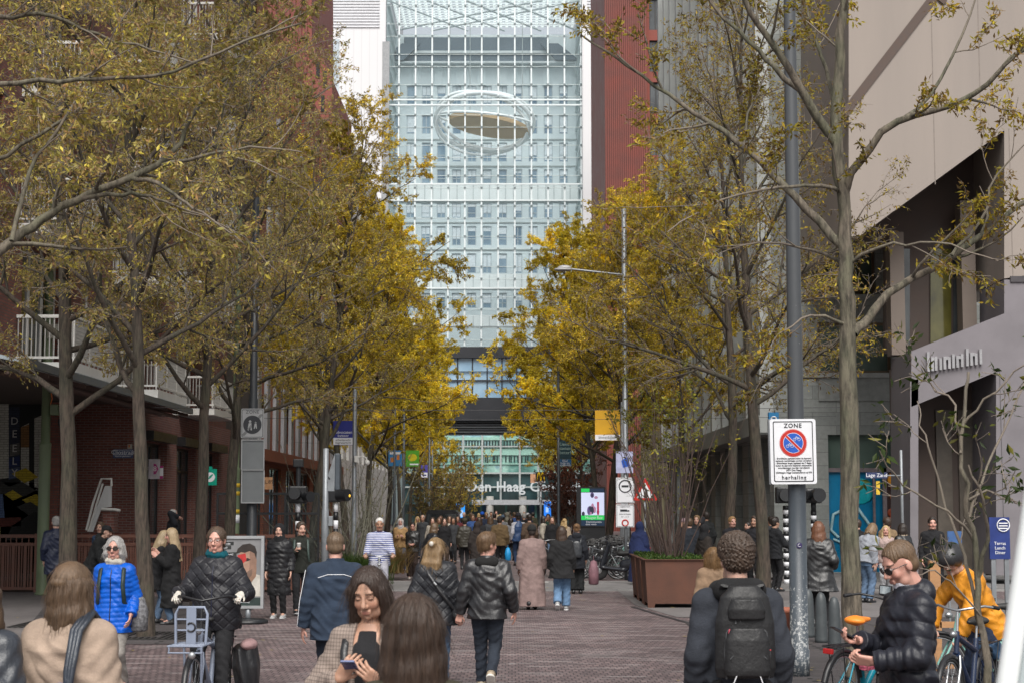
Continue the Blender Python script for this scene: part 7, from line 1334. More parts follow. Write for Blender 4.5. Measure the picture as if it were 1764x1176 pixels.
# ---- black van among the crowd
def van(name, label, loc, rz, W, H, L, paint, glass, tum=.12):
    e = empty(name, loc, rz, label, 'van'); w2 = W / 2; b = MB()
    sec = [(-w2 * .94, .32), (-w2, .55), (-w2, H * .5), (-w2 + tum, H * .93), (-w2 + tum + .12, H), (w2 - tum - .12, H), (w2 - tum, H * .93), (w2, H * .5), (w2, .55), (w2 * .94, .32)]
    ys = [(0, 1, 1), (.06, 1, 1), (L * .62, 1, 1), (L * .78, .98, .62), (L, .93, .5)]; n = len(sec); vs = []
    for y, sx_, sz in ys:
        for x, z in sec: vs.append((x * sx_, y, z if z < H * .55 else H * .5 + (z - H * .5) * (1 if sz == 1 else max(0.02, (sz - .5) * 2))))
    fs = [tuple(range(n)), tuple(reversed(range((len(ys) - 1) * n, len(ys) * n)))] + [(i * n + k, (i + 1) * n + k, (i + 1) * n + (k + 1) % n, i * n + (k + 1) % n) for i in range(len(ys) - 1) for k in range(n)]; b.add(vs, fs, paint); b.build('body', None, e)
    b = MB(); z0, z1 = H * .52, H * .9; f = (z1 - H * .5) / (H * .43); b.add([(-w2 + .1, -.012, z0), (w2 - .1, -.012, z0), (w2 - .08 - tum * f, -.012, z1), (-w2 + .08 + tum * f, -.012, z1)], [(0, 1, 2, 3)], glass); b.build('rear_window', None, e)
    for s in (-1, 1):
        b = MB(); b.box((s * w2 - (.1 if s > 0 else -.0), -.02, H * .36), (s * w2 + (.0 if s > 0 else .1), .0, H * .5), M('tail_red', (.3, .01, .01), .3)); b.build('tail_lamp', None, e)
        for y in (L * .18, L * .8): b = MB(); b.lathe([(.2, -.11), (.33, -.1), (.33, .1), (.2, .11)], M('tyre_rubber', (.015, .015, .016), .8), (0, 0, 0), 20, 'x'); w_ = b.build('wheel', None, e); w_.location = (s * (w2 - .1), y, .33)
    b = MB(); b.box((-.28, -.03, .5), (.28, -.013, .62), M('plate_yellow', (.6, .42, .02), .4)); b.build('number_plate', None, e); b = MB(); b.box((-w2 * .95, -.1, .3), (w2 * .95, -.002, .45), M('bumper', (.03, .03, .032), .6)); b.build('bumper', None, e); return e
van('parked_van', 'black van parked among the crowd below the left banners', (at(762, 84), 84, 0), 0, 1.75, 1.92, 4.6, M('black_car_paint', (.012, .013, .015), .25, .1), pane_d)
# ---- blurred pale panel at the right edge of the picture
e = empty('screen_panel', (1.555, 4.0, 0), R(-6), 'pale grey panel with white rim, close up at the right edge', 'panel'); b = MB(); b.prism([(-.69, 0, .05), (1.1, 0, .05), (1.1, 0, 2.75), (-.2, 0, 2.75)], (0, .05, 0), M('pale_grey_panel', (.33, .38, .39), .45, .08, 1.2)); b.build('panel', None, e)
b = MB(); b.tube([(-.72, .02, 0), (-.42, .02, 1.66), (-.23, .02, 2.78)], .026, M('panel_white_rim', (.7, .73, .73), .4, .06), 10); b.tube([(-.25, .02, 2.76), (1.1, .02, 2.76)], .034, M('panel_white_rim', (.7, .73, .73), .4, .06), 10); b.build('rim', None, e)
gi = M('grate_iron', (.022, .02, .02), .6, .3, 9)
for u, y_, lab in ((124, 31, 'dark iron tree grate around the thick left tree'), (259, 28.2, 'dark iron tree grate around the slim tree at left')):
    c = Vector((at(u, y_), y_, .012)); b = MB()
    for k in range(17): x = -.8 + k * .1; [b.box((x - .03, y0, 0), (x + .03, y1, .012), gi) for y0, y1 in (((-.8, .8),) if abs(x) > .3 else ((-.8, -.3), (.3, .8)))]
    for yy in (-.83, .8): b.box((-.83, yy, 0), (.83, yy + .03, .014), gi)
    o = b.build('tree_grate'); o.location = c; tag(o, lab, 'grate')
# ================================================================== BICYCLES AND SCOOTER
tyre_m = M('tyre_rubber', (.015, .015, .016), .8); rim_m = M('rim_steel', (.4, .41, .42), .3, .1, 5, metal=.8); blk_m = M('bike_black', (.014, .014, .016), .4, .2, 6); sad_m = M('saddle_black', (.02, .02, .02), .6)
def bike_wheel(parent, y, r=.34, detail=1, hub=True):
    b = MB(); b.tube([(0, y + r * math.cos(i * math.pi / 14), r + r * math.sin(i * math.pi / 14)) for i in range(28)], .02, tyre_m, 6, closed=True); t = b.build('wheel', None, parent)
    b = MB(); b.tube([(0, y + (r - .025) * math.cos(i * math.pi / 14), r + (r - .025) * math.sin(i * math.pi / 14)) for i in range(28)], .011, rim_m, 4, closed=True)
    for i in range(18): a = i * math.pi / 9; b.tube([(.02 * (-1) ** i, y, r), (0, y + (r - .03) * math.cos(a), r + (r - .03) * math.sin(a))], .0022, rim_m, 3, caps=False)
    b.tube([(-.04, y, r), (.04, y, r)], .03 if hub else .02, rim_m, 8); b.build('rim', None, t); return t
def bike(label, loc, rz, frame, group=None, kind='city', carrier=True, saddle=None, grip=None, lean=0, name='bicycle', bar_rise=0, front_rack=None, thick=.018):
    """heading +Y, wheel base 1.1"""
    e = empty(name, loc, rz, label, 'bicycle', group); e.rotation_euler = (0, lean, rz); bike_wheel(e, .56); bike_wheel(e, -.54)
    b = MB(); hd0, hd1 = Vector((0, .36, .72)), Vector((0, .32, .92)); bb = Vector((0, -.08, .3)); sc = Vector((0, -.24, .82)); ax = Vector((0, -.54, .34)); low = kind == 'low'
    b.tube([hd0 + Vector((0, 0, .0)), bb] if not low else [hd0, Vector((0, .2, .42)), bb], thick * 1.25, frame, 8); b.tube([bb, sc], thick, frame, 8)
    if not low: b.tube([hd1 - Vector((0, 0, .05)), sc - Vector((0, 0, .12))], thick, frame, 8)
    else: b.tube([hd1 - Vector((0, 0, .1)), Vector((0, .14, .52)), (bb + sc) / 2 - Vector((0, 0, .1))], thick, frame, 8)
    for x in (-.06, .06): b.tube([bb + Vector((x * .4, 0, 0)), ax + Vector((x, 0, 0))], .01, frame, 6); b.tube([sc - Vector((0, 0, .1)), ax + Vector((x, 0, 0))], .009, frame, 6)
    b.tube([hd0, hd1], .024, frame, 8); b.build('frame', None, e)
    b = MB()
    for x in (-.055, .055): b.tube([Vector((x * .6, .36, .7)), Vector((x, .42, .6)), Vector((x, .56, .34))], .013, frame if kind != 'silver' else rim_m, 6)
    b.build('fork', None, e)
    b = MB(); t = Vector((0, .29, 1.06 + bar_rise)); b.tube([hd1, t], .014, blk_m if kind != 'silver' else rim_m, 8); pts = [(-.3, .06, 1.08 + bar_rise), (-.22, .18, 1.1 + bar_rise), (-.1, .29, 1.08 + bar_rise), (0, .3, 1.06 + bar_rise), (.1, .29, 1.08 + bar_rise), (.22, .18, 1.1 + bar_rise), (.3, .06, 1.08 + bar_rise)]; b.tube(pts, .012, rim_m if kind != 'dark' else blk_m, 8); b.build('handlebar', None, e)
    for s in (-1, 1): b = MB(); b.tube([(s * .27, .1, 1.09 + bar_rise), (s * .31, .03, 1.075 + bar_rise)], .019, grip or blk_m, 8); b.build('grip', None, e)
    b = MB(); b.tube([sc - Vector((0, 0, .05)), Vector((0, -.28, .95))], .013, rim_m, 8); b.build('seat_post', None, e)
    b = MB(); b.add([], []); V = Vol((-.16, -.46, .9), (.16, .0, 1.06), .012); V.cap((0, -.05, .985), (0, -.3, .985), .028, .06, .03, ((0, 0, 1), 1.3)); V.ell((0, -.33, .985), (.105, .085, .042), .03); v, q = V.mesh(); so_ = obj('saddle', fast_mesh('saddle', v, q, [saddle or sad_m]), e)
    b = MB()
    for y in (.56, -.54): b.tube([(0, y + .375 * math.cos(a), .34 + .375 * math.sin(a)) for a in [R(15 + (y < 0) * 0 + i * 15) for i in range(11)]], .022, blk_m, 5, squash=((1, 0, 0), 1.4))
    b.build('mudguard', None, e)
    b = MB(); b.tube([(.07, -.08, .3), (.07, -.54, .34)], .02, blk_m, 6); b.tube([(.0, -.08, .3), (.09, -.08, .3)], .07, blk_m, 12)
    for s in (-1, 1): b.tube([(.0, -.08, .3), (s * .1, -.08 + s * .12, .3 - s * .11)], .009, rim_m, 5); b.box((s * .13 - .04, -.08 + s * .12 - .04, .3 - s * .11 - .012), (s * .13 + .04, -.08 + s * .12 + .04, .3 - s * .11 + .012), blk_m)
    b.build('chain_case', None, e)
    if carrier:
        b = MB()
        for x in (-.07, 0, .07): b.tube([(x, -.34, .76), (x, -.82, .77)], .007, blk_m, 5)
        for y in (-.36, -.6, -.82): b.tube([(-.08, y, .765), (.08, y, .765)], .007, blk_m, 5)
        for s in (-1, 1): b.tube([(s * .08, -.7, .76), (s * .07, -.56, .34)], .006, blk_m, 5)
        b.build('carrier', None, e); b = MB(); b.box((-.05, -.86, .7), (.05, -.825, .75), M('tail_red', (.3, .01, .01), .3), .008); b.build('rear_light', None, e)
    b = MB(); b.ball((0, .43, .9), (.035, .045, .035), rim_m); b.build('headlight', None, e); return e
teal = M('teal_bike_paint', (.0, .2, .28), .3, .08); mint = M('mint_bike_paint', (.2, .4, .36), .35, .1); navyb = M('navy_bike_paint', (.012, .022, .055), .25, .15); greyb = M('grey_bike_paint', (.1, .11, .12), .35, .2); blackb = M('black_bike_paint', (.014, .014, .016), .3, .2); slateb = M('slate_blue_bike_paint', (.19, .22, .29), .4, .1)
e = bike('teal city bike with orange saddle cover and red rear light, beside the tree', (at(1482, 17.2), 17.2, 0), R(-38), teal, None, 'dark', True, M('orange_cover', (.75, .22, .02), .5, .1), thick=.027, bar_rise=.1, lean=R(4))
b = MB(); b.box((-.07, .3, 1.2), (.07, .32, 1.3), blk_m, .008); b.box((-.055, .295, 1.215), (.055, .2995, 1.29), M_pane('bike_display', (.1, .13, .15), (.35, .4, .42), 20)); o = b.build('display', None, e); b = MB(); b.box((.03, -.46, .5), (.16, -.2, .84), None); o = None
b = MB(); b.box((.06, -.35, .52), (.17, -.12, .86), M('flower_bag', (.5, .1, .16), .7, .9, 26), .04); o = b.build('bag'); o.parent = None; o.location = (0, 0, 0); o.matrix_world = e.matrix_basis.copy(); tag(o, 'pink flower patterned bag hanging on the teal bike', 'bag')
bike('navy blue city bike with silver fork in front of the orange rider', (at(1668, 16.4), 16.6, 0), R(148), navyb, None, 'silver', True, thick=.03, bar_rise=.05)
bike('mint green city bike behind the navy bike', (at(1690, 19.2), 19.2, 0), R(100), mint, None, 'low', True)
# dense parking of bicycles in front of the advertising screen
prs = [bike('black bicycle in the parked row', (0, 0, 0), 0, blackb, 'bicycles parked by the screen', 'silver'), bike('grey bicycle in the parked row', (0, 0, 0), 0, greyb, 'bicycles parked by the screen', 'silver'), bike('mint bicycle in the parked row', (0, 0, 0), 0, mint, 'bicycles parked by the screen', 'low')]
labs = ['black bicycle standing nearest the kerb in the parked row', 'grey bicycle second from the kerb in the parked row', 'black bicycle third from the kerb in the parked row'] 
k = 0
for i in range(16):
    y = 50.6 + i * .62; x = at(1030 + (i % 4) * 9, y) + (.35 if i > 8 else 0); p = prs[(0, 1, 0, 2, 1, 0)[i % 6]]; o = p if i in (0, 1, 3) else copy_tree(p); o.location = (x, y, 0); o.rotation_euler = (0, R(rnd.uniform(-7, 7)), R(90 + rnd.uniform(-14, 14) + (180 if rnd.random() < .35 else 0)))
    fr_ = ('black', 'grey', 'black', 'mint', 'grey', 'black')[i % 6]
    o['label'] = '%s framed bicycle in the dense parked row beside the advertising screen' % fr_; o['group'] = '%s bicycles parked beside the screen' % fr_
# white bike behind the couple
bike('light grey bicycle parked behind the woman in jeans', (at(945, 52), 52, 0), R(20), greyb, None, 'silver')
# ---- scooter
e = empty('motor_scooter', (at(1066, 49.6), 49.6, 0), R(72), 'black motor scooter parked at the front of the bicycle row', 'scooter'); sp = M('scooter_black', (.02, .022, .028), .22, .15); 
for y in (.62, -.56):
    b = MB(); b.lathe([(.1, -.05), (.2, -.055), (.27, -.045), (.285, 0), (.27, .045), (.2, .055), (.1, .05)], tyre_m, (0, 0, 0), 22, 'x'); w_ = b.build('wheel', None, e); w_.location = (0, y, .285); b = MB(); b.lathe([(.02, -.06), (.17, -.045), (.17, .045), (.02, .06)], rim_m, (0, 0, 0), 16, 'x'); b.build('rim', None, w_)
V = Vol((-.35, -.95, .1), (.35, .85, 1.2), .018); V.cap((0, .5, .45), (0, .32, .98), .15, .12, .06, ((0, 1, 0), 1.8)); V.cap((0, .45, .36), (0, -.1, .3), .14, .15, .05, ((0, 0, 1), 2.2)); V.cap((0, -.15, .45), (0, -.7, .56), .15, .14, .08); V.cap((0, .62, .6), (0, .45, .55), .08, .1, .05); V.cap((0, .8, .52), (0, .5, .6), .06, .08, .03, ((0, 0, 1), 1.6)); v, q = V.mesh(); obj('body', fast_mesh('body', v, q, [sp]), e)
V = Vol((-.3, -.95, .5), (.3, .2, 1.0), .018); V.cap((0, -.05, .76), (0, -.75, .8), .13, .12, .03, ((0, 0, 1), 1.7)); v, q = V.mesh(); obj('seat', fast_mesh('seat', v, q, [sad_m]), e)
b = MB(); b.tube([(-.32, .22, 1.06), (-.1, .32, 1.04), (.1, .32, 1.04), (.32, .22, 1.06)], .018, blk_m); b.tube([(.2, .3, 1.05), (.3, .3, 1.2)], .006, blk_m, 5); b.tube([(-.2, .3, 1.05), (-.3, .3, 1.2)], .006, blk_m, 5); b.ball((.31, .3, 1.24), (.06, .012, .04), blk_m); b.ball((-.31, .3, 1.24), (.06, .012, .04), blk_m); b.build('handlebar', None, e)
b = MB(); b.prism([(-.16, .42, 1.0), (.16, .42, 1.0), (.12, .3, 1.3), (-.12, .3, 1.3)], (0, .006, 0), M_glass('windshield', (.8, .82, .84), .6)); b.build('windshield', None, e); b = MB()
for x in (-.08, .08): b.tube([(x, .48, .7), (x, .62, .285)], .022, rim_m)
b.build('fork', None, e); b = MB(); b.ball((0, .5, .86), (.1, .05, .07), rim_m); b.build('headlight', None, e)
# ---- pale wooden frames behind the right bikes
Y = 21.5; e = empty('wooden_frame', (at(1645, Y), Y, 0), 0, 'plain pine frame standing behind the bicycles at right', 'frame'); o = e.location; wd = M('pine_wood', (.38, .2, .09), .7, .25, 2, stretch=(1, 1, 6)); 
for nm, (u0, u1, v0, v1) in (('post', (1604, 1618, 965, 1150)), ('post', (1682, 1692, 980, 1150)), ('rail', (1618, 1682, 1070, 1080)), ('rail', (1618, 1682, 1140, 1150))):
    a, c = P(u0, v1, Y) - o, P(u1, v0, Y) - o; b = MB(); b.box((a.x, -.05, max(.02, a.z) if nm == 'rail' else 0), (c.x, .05, c.z), wd); b.build(nm, None, e)
# ================================================================== PEOPLE IN THE STREET
BLK = (.016, .016, .018); NAVY = (.02, .03, .055); DEN = (.09, .14, .22); DKD = (.02, .026, .038); BRN = (.06, .04, .028)
HB, HBR, HBL, HGR, HDB = (.02, .014, .011), (.07, .042, .024), (.3, .2, .09), (.3, .29, .28), (.04, .024, .016)
def vx(Y): return .0052 if Y < 12.5 else .0072 if Y < 24 else .0125 if Y < 46 else .02 if Y < 62 else .028
def pers(label, u, Y, rz, H=1.75, sex='m', skin='pale', hair=('short', HBR), jk=None, tr=None, shoe=BLK, group=None, fig=None, vox=None, extra=None, z=0, jk2=None):
    e = person(label, (at(u, Y), Y, z), R(rz), group); f = Fig(H=H, sex=sex, vox=vox or vx(Y), **(fig or {})); far = Y > 60
    f.closed = bool(jk and jk.get('closed')); f.body(e, skin, **(dict(stubble=.25) if sex == 'm' and Y < 50 else {}))
    if hair: f.hair(e, *hair) if hair[0] not in ('beanie', 'cap', 'helmet', 'hood') else (f.hoodup(e, *hair[1:]) if hair[0] == 'hood' else (f.hair(e, 'crop', HB), f.hat(e, *hair)))
    if jk:
        J = f.jacket(e, **{k: v for k, v in jk.items() if k not in ('closed', 'zip')})
        if jk.get('zip'): f.zipper(e, J, jk.get('hem') + .02, .47, M('zip_dark', (.01, .012, .03), .4))
    if tr: (f.skirt if tr.get('bot') else f.trousers)(e, **tr)
    if shoe is not None: f.shoes(e, *(shoe if isinstance(shoe[0], (tuple, list)) else (shoe,)))
    if extra: extra(e, f)
    return e, f
def follow(name, e, label, cat): o = empty(name, tuple(e.location), e.rotation_euler[2], label, cat); return o
def blob(parent, name, V, mat):
    v, q = V.mesh(); return obj(name, fast_mesh(name, v, q, [mat]), parent) if len(v) else None
def backpack(e, f, label, c, w_=.3, h_=.46, d_=.15, kind='puffer', detail=0, z0=-.02):
    B = follow('backpack', e, label, 'backpack'); m = cloth('backpack_cloth', c, kind); V = Vol(f.L(-.4, -.6, -.3), f.L(.4, .3, .75), .008 if detail else .014); y0 = -.145 - (.03 if detail else 0)
    V.stack(f.fr(f.L(0, y0 - d_ / 2, z0)), [(0, w_ / 2 * .92, d_ / 2 * .9), (.06, w_ / 2, d_ / 2 * 1.1), (h_ * .6, w_ / 2 * .97, d_ / 2), (h_ * .88, w_ / 2 * .8, d_ / 2 * .8), (h_, w_ / 2 * .45, d_ / 2 * .5)], .03); blob(B, 'bag', V, m)
    b = MB()
    for s in (-1, 1): b.tube([f.L(s * .1, y0 - .01, h_ + z0 - .04), f.L(s * .115, -.09, .5), f.L(s * .12, -.0, .525), f.L(s * .13, .1, .47), f.L(s * .135, .155, .3), f.L(s * .15, .13, .12), f.L(s * .17, .02, .03), f.L(s * .14, y0, .03)], .026, m, 6, squash=(tuple(f.Y), .4))
    b.build('strap', None, B)
    if detail:
        dk = M('backpack_trim', (.03, .031, .034), .5, .2, 20); Q = lambda x, z, d=0: Vector(f.L(x, y0 - d_ * 1.0 - d, z)); V = Vol(f.L(-.3, -.6, -.2), f.L(.3, 0, .6), .007); V.stack(f.fr(f.L(0, y0 - d_ - .005, z0)), [(.02, w_ * .36, .05), (.05, w_ * .38, .055), (h_ * .42, w_ * .36, .045), (h_ * .55, w_ * .27, .03)], .015); blob(B, 'front_pocket', V, m)
        V = Vol(f.L(-.3, -.6, -.2), f.L(.3, 0, .7), .007); V.stack(f.fr(f.L(0, y0 - d_ * .92, z0)), [(h_ * .64, w_ * .3, .04), (h_ * .75, w_ * .31, .045), (h_ * .86, w_ * .24, .035)], .015); blob(B, 'top_pocket', V, m)
        b = MB(); b.tube([f.L(-.06, y0 - .09, h_ - .04), f.L(-.03, y0 - .1, h_ + .015), f.L(.03, y0 - .1, h_ + .015), f.L(.06, y0 - .09, h_ - .04)], .011, dk, 6); b.build('handle', None, B)
        b = MB(); pts = [Q(-.115, .06), Q(-.125, .2), Q(-.11, .31, -.015), Q(-.06, .375, -.03), Q(.06, .375, -.03), Q(.11, .31, -.015), Q(.125, .2), Q(.115, .06)]; b.tube(pts, .006, dk, 5); b.tube([Q(-.1, .17, .04), Q(-.05, .225, .035), Q(.05, .225, .035), Q(.1, .17, .04)], .005, dk, 5); b.build('zip', None, B)
        b = MB(); b.ball(Q(0, .265, .002), (.019, .006, .019), M('emblem_red', (.4, .015, .02), .3)); b.build('emblem', None, B)
        for pts, r_, m_ in ([([Q(x, z, -.02), Q(x, z - .03, -.005)], .004, rim_m) for x, z in ((-.06, .39), (-.035, .395))] + [([Q(x, .02, .03), Q(x + s * .9, .09, .045)], .0035, whitep) for x, s in ((-.09, .03), (.085, -.03))] + [([Q(-.095, .33, 0), Q(-.1, .305, .005)], .006, M('tag_pink', (.5, .06, .1), .5)), ([Q(.11, .22, 0), Q(.13, .215, 0)], .005, M('tag_red', (.45, .03, .04), .5))]): b = MB(); b.tube(pts, r_, m_, 5); b.build('zip_pull', None, B)
    return B
def held(name, label, cat, e, p, shape, mat, rot=None):
    """small thing carried by a person, shaped in the person's local frame"""
    o = follow(name, e, label, cat); b = MB(); shape(b, Vector(p), mat); b.build(name + '_body', None, o); return o
def phone_shape(n=(0, -.75, .65), w_=.037, h_=.075):
    def g(b, p, m): nn = Vector(n).normalized(); x = Vector((1, 0, 0)); x = (x - nn * x.dot(nn)).normalized(); y = nn.cross(x); b.obox(p, x * w_, y * h_, nn * .0045, m); b.obox(p + nn * .0052, x * w_ * .92, y * h_ * .95, nn * .0006, M_pane('phone_screen', (.02, .03, .06), (.05, .08, .16), 30))
    return g
def bag_shape(w_, h_, d_):
    def g(b, p, m): b.lathe([(w_ * .35, -h_), (w_ * .5, -h_ * .95), (w_ * .52, -h_ * .4), (w_ * .3, 0), (.015, .03)], m, tuple(p), 14); b.tube([p + Vector((0, 0, .0)), p + Vector((.0, 0, .14))], .008, m, 5)
    return g
# ---- nearest people
e, f = pers('woman with long dark hair seen from behind, blurred in the foreground', 715, 6.3, 4, 1.74, 'f', 'mid', ('long', HDB, .5), dict(c=(.045, .04, .025), hem=-.2, th=.02), dict(c=BLK), vox=.0062)
e, f = pers('woman in brown plaid blazer looking down at her phone', 640, 9.3, 174, 1.735, 'f', 'mid', ('long', (.03, .018, .013), .44), dict(c=(.27, .215, .185), kind='plaid', hem=-.36, th=.02, collar=.3, open=1, closed=True), dict(c=BLK),
    fig=dict(head=(-.12, .36, .05), hands={1: dict(p=(.115, .235, .27), d=(-.55, .35, .75), n=(-.35, -.75, .35), curl=(.5, .55, .6, .7), thumb=.5), -1: dict(p=(-.11, .25, .25), d=(.72, .35, .55), n=(.2, -.8, .45), curl=(.25, .35, .45, .55), thumb=.6)}, elbows={1: (.7, -.5, -.6), -1: (-.7, -.5, -.6)}))
V = f.vol(); V.stack(f.fr(), [(-.2, .165, .115), (0, .165, .12), (.15, .15, .113), (.3, .152, .116), (.39, .142, .114), (.43, .118, .1), (.475, .088, .078), (.5, .07, .066)], .02); f._emit(V, 'top', cloth('black_top', BLK), e)
held('smartphone', 'blue smartphone held in both hands of the woman in plaid', 'phone', e, f.L(.045, .315, .345), phone_shape((0, -.4, .9), .035, .07), M('phone_blue', (.03, .06, .2), .3))
o = follow('shoulder_bag', e, 'black bag on the shoulder of the woman in plaid', 'bag'); b = MB(); m = cloth('bag_leather', BLK, 'leather'); b.tube([f.L(.1, .16, .1), f.L(.115, .125, .4), f.L(.115, .02, .515), f.L(.12, -.12, .42), f.L(.14, -.18, .1)], .022, m, 6, squash=(tuple(f.Y), .5)); b.build('strap', None, o); V = Vol(f.L(-.1, -.5, -.35), f.L(.5, .1, .2), .012); V.stack(f.fr(f.L(.17, -.22, -.25)), [(0, .13, .06), (.28, .12, .05), (.32, .08, .03)], .02); blob(o, 'bag', V, m)
e, f = pers('woman in beige coat seen from behind at lower left', 130, 9.2, -8, 1.76, 'f', 'pale', ('bob', (.085, .052, .03), .3), dict(c=(.34, .258, .2), hem=-.5, th=.05, flare=.05, collar=.4, wr=.01), dict(c=BLK), fig=dict(head=(-.25, .05, 0), build=1.08))
V = f.vol(pad=.2); V.ell(f.HL(0, -.1, .035), (.06, .035, .035), .03); V.ell(f.HL(0, -.02, .045), A3(.09, .108, .098) * f.hf, 0, rot=f.HR); V.ell(f.HL(0, .13, -.02), (.1, .09, .14), .01, op='sub'); V.half(f.HL(0, 0, .01), -f.HR[:, 2]); f._emit(V, 'tied_hair', hairmat((.11, .068, .038)), e)
o = follow('shoulder_bag', e, 'black leather bag tied with a blue ribbon over the beige coat', 'bag'); b = MB(); m = cloth('bag_leather_blue', (.025, .032, .045), 'leather'); 
for k in (-.02, 0, .02): b.tube([f.L(.06 + k, .18, .3), f.L(.1 + k, .12, .52), f.L(.11 + k, -.02, .585), f.L(.1 + k, -.17, .5), f.L(.085 + k * .8, -.215, .3), f.L(.08 + k * .4, -.22, .2)], .017, m, 6)
b.build('strap', None, o); b = MB(); rb = cloth('blue_ribbon', (.02, .08, .5)); b.ball(f.L(.08, -.235, .2), (.045, .03, .03), rb); b.ball(f.L(.05, -.24, .215), (.03, .02, .03), rb); b.ball(f.L(.11, -.24, .19), (.03, .02, .028), rb); b.build('ribbon', None, o); V = Vol(f.L(-.25, -.5, -.5), f.L(.4, .1, .3), .008); V.stack(f.fr(f.L(.085, -.24, -.42)), [(0, .15, .06), (.3, .13, .065), (.5, .07, .045), (.6, .035, .03)], .02, fold=(.012, 9, .9)); blob(o, 'bag', V, m)
e, f = pers('person in dark leather coat mostly outside the left edge', -28, 9.0, 0, 1.72, 'f', 'pale', ('long', HBR, .3), dict(c=(.03, .035, .045), kind='leather', hem=-.5, th=.035), dict(c=BLK), vox=.01)
e, f = pers('curly haired man in dark wool coat and hood with backpack, seen from behind', 1266, 10.7, 2, 1.88, 'm', 'pale', ('curly', (.05, .032, .022)), dict(c=(.028, .032, .042), hem=-.42, th=.04, hood=None, collar=.8, flare=.02), dict(c=BLK), fig=dict(build=1.03, head=(.1, 0, 0)))
V = f.vol(pad=.2); V.cap(f.L(-.08, -.1, .53), f.L(.08, -.1, .53), .075, .075, .05); V.cap(f.L(-.1, .0, .52), f.L(.1, .0, .52), .07, .07, .05); V.ell(f.L(0, .02, .62), (.06, .07, .1), .02, op='sub'); f._emit(V, 'hood', cloth('hood_cloth', (.012, .012, .013)), e)
backpack(e, f, 'black backpack with grey trim and round red emblem', (.016, .016, .017), .36, .54, .15, 'puffer', 1, .06)
e, f = pers('young man with dark glasses in black puffer jacket looking at his phone beside the bikes', 1556, 11, 104, 1.84, 'm', 'rosy', ('crop', (.1, .062, .035)), dict(c=(.014, .015, .022), kind='puffer', hem=-.16, th=.031, quilt=(.011, .095), hood=1, collar=1.1), dict(c=BLK, kind='denim'), ((.2, .2, .2), (.5, .5, .5)),
    fig=dict(head=(.06, .46, 0), hands={1: dict(p=(.05, .29, .25), d=(-.2, 1, .08), n=(-.35, -.05, .95), curl=(.6, .75, .8, .9), thumb=.7), -1: dict(p=(-.1, .27, .14), d=(.25, .95, .1), n=(.75, .1, .65), curl=(.7, .9, 1.0, 1.1), thumb=.7)}, elbows={1: (.6, -.8, -.5), -1: (-.6, -.9, -.4)}), extra=lambda e, f: f.glasses(e))
V = f.vol(); V.cap(f.L(0, .0, .5), f.L(0, .03, .6), .062, .06, .01, cut=(0, 1)); f._emit(V, 'shirt', cloth('white_shirt', (.5, .5, .55)), e); held('smartphone', 'black smartphone held by the man with dark glasses', 'phone', e, f.L(.03, .405, .3), phone_shape((0, -.45, .9)), blk_m)
# ---- second rank
e, f = pers('older grey haired woman in bright blue puffer jacket with sunglasses', 203, 19.3, 177, 1.73, 'f', 'rosy', ('bob', HGR, .1), dict(c=(.0, .09, .5), kind='puffer', hem=-.22, th=.032, quilt=(.0055, .052), collar=.5, zip=1), dict(c=(.28, .26, .24)), ((.1, .1, .1), (.5, .5, .5)), fig=dict(feet=WALK(.16), build=1.05, hands={1: dict(p=(.22, .1, -.02)), -1: dict(p=(-.22, .1, -.02))}), extra=lambda e, f: (f.glasses(e), f.scarf(e, (.55, .52, .46), 'pale_collar')))
backpack(e, f, 'dark green backpack with checked side worn by the woman in blue', (.02, .035, .035), .32, .46, .16)
o = held('shopping_bag', 'black and white dotted bag at the side of the woman in blue', 'bag', e, f.L(-.27, -.05, .15), bag_shape(.2, .36, .1), M('dotted_bag', (.16, .16, .17), .8, .95, 32))
LJ = dict(c=(.014, .014, .016), kind='leather', hem=-.13, th=.032, collar=1.0)
e, f = pers('man in black leather jacket holding hands, walking away in the centre', 840, 20, -6, 1.76, 'm', 'rosy', ('short', (.11, .066, .035)), LJ, dict(c=DKD, kind='denim', wide=.006), ((.3, .24, .17), (.62, .6, .55)), fig=dict(head=(-.75, .05, 0), build=1.1, feet={1: (.07, -.22, .12, .75), -1: (-.09, .2, 0, -.1)}, hands={1: dict(p=(.3, .02, -.04)), -1: dict(p=(-.33, .0, -.16), d=(-.25, 0, -1), n=(.2, 1, 0), curl=.9)}))
V = f.vol(pad=.2); V.cap(f.L(-.075, -.06, .5), f.L(.075, -.06, .5), .065, .065, .05); V.cap(f.L(-.085, .03, .5), f.L(.085, .03, .5), .06, .06, .05); V.ell(f.L(0, .02, .6), (.055, .065, .08), .02, op='sub'); f._emit(V, 'collar', cloth('wool_collar', (.012, .012, .012)), e)
e, f = pers('blonde woman in black puffer jacket holding the hand of the leather jacketed man', 752, 20.4, -4, 1.70, 'f', 'pale', ('half', (.2, .13, .065), .34), dict(c=(.016, .017, .021), kind='quiltd', hem=-.2, th=.05, flare=.04, collar=.6), dict(c=DEN, kind='denim'), BLK, fig=dict(head=(-.35, .1, .05), feet=WALK(.18), build=1.05, hands={1: dict(p=(.27, .0, -.13), d=(.3, 0, -1), n=(0, 1, .1), curl=.7), -1: dict(p=(-.26, .1, -.02))}))
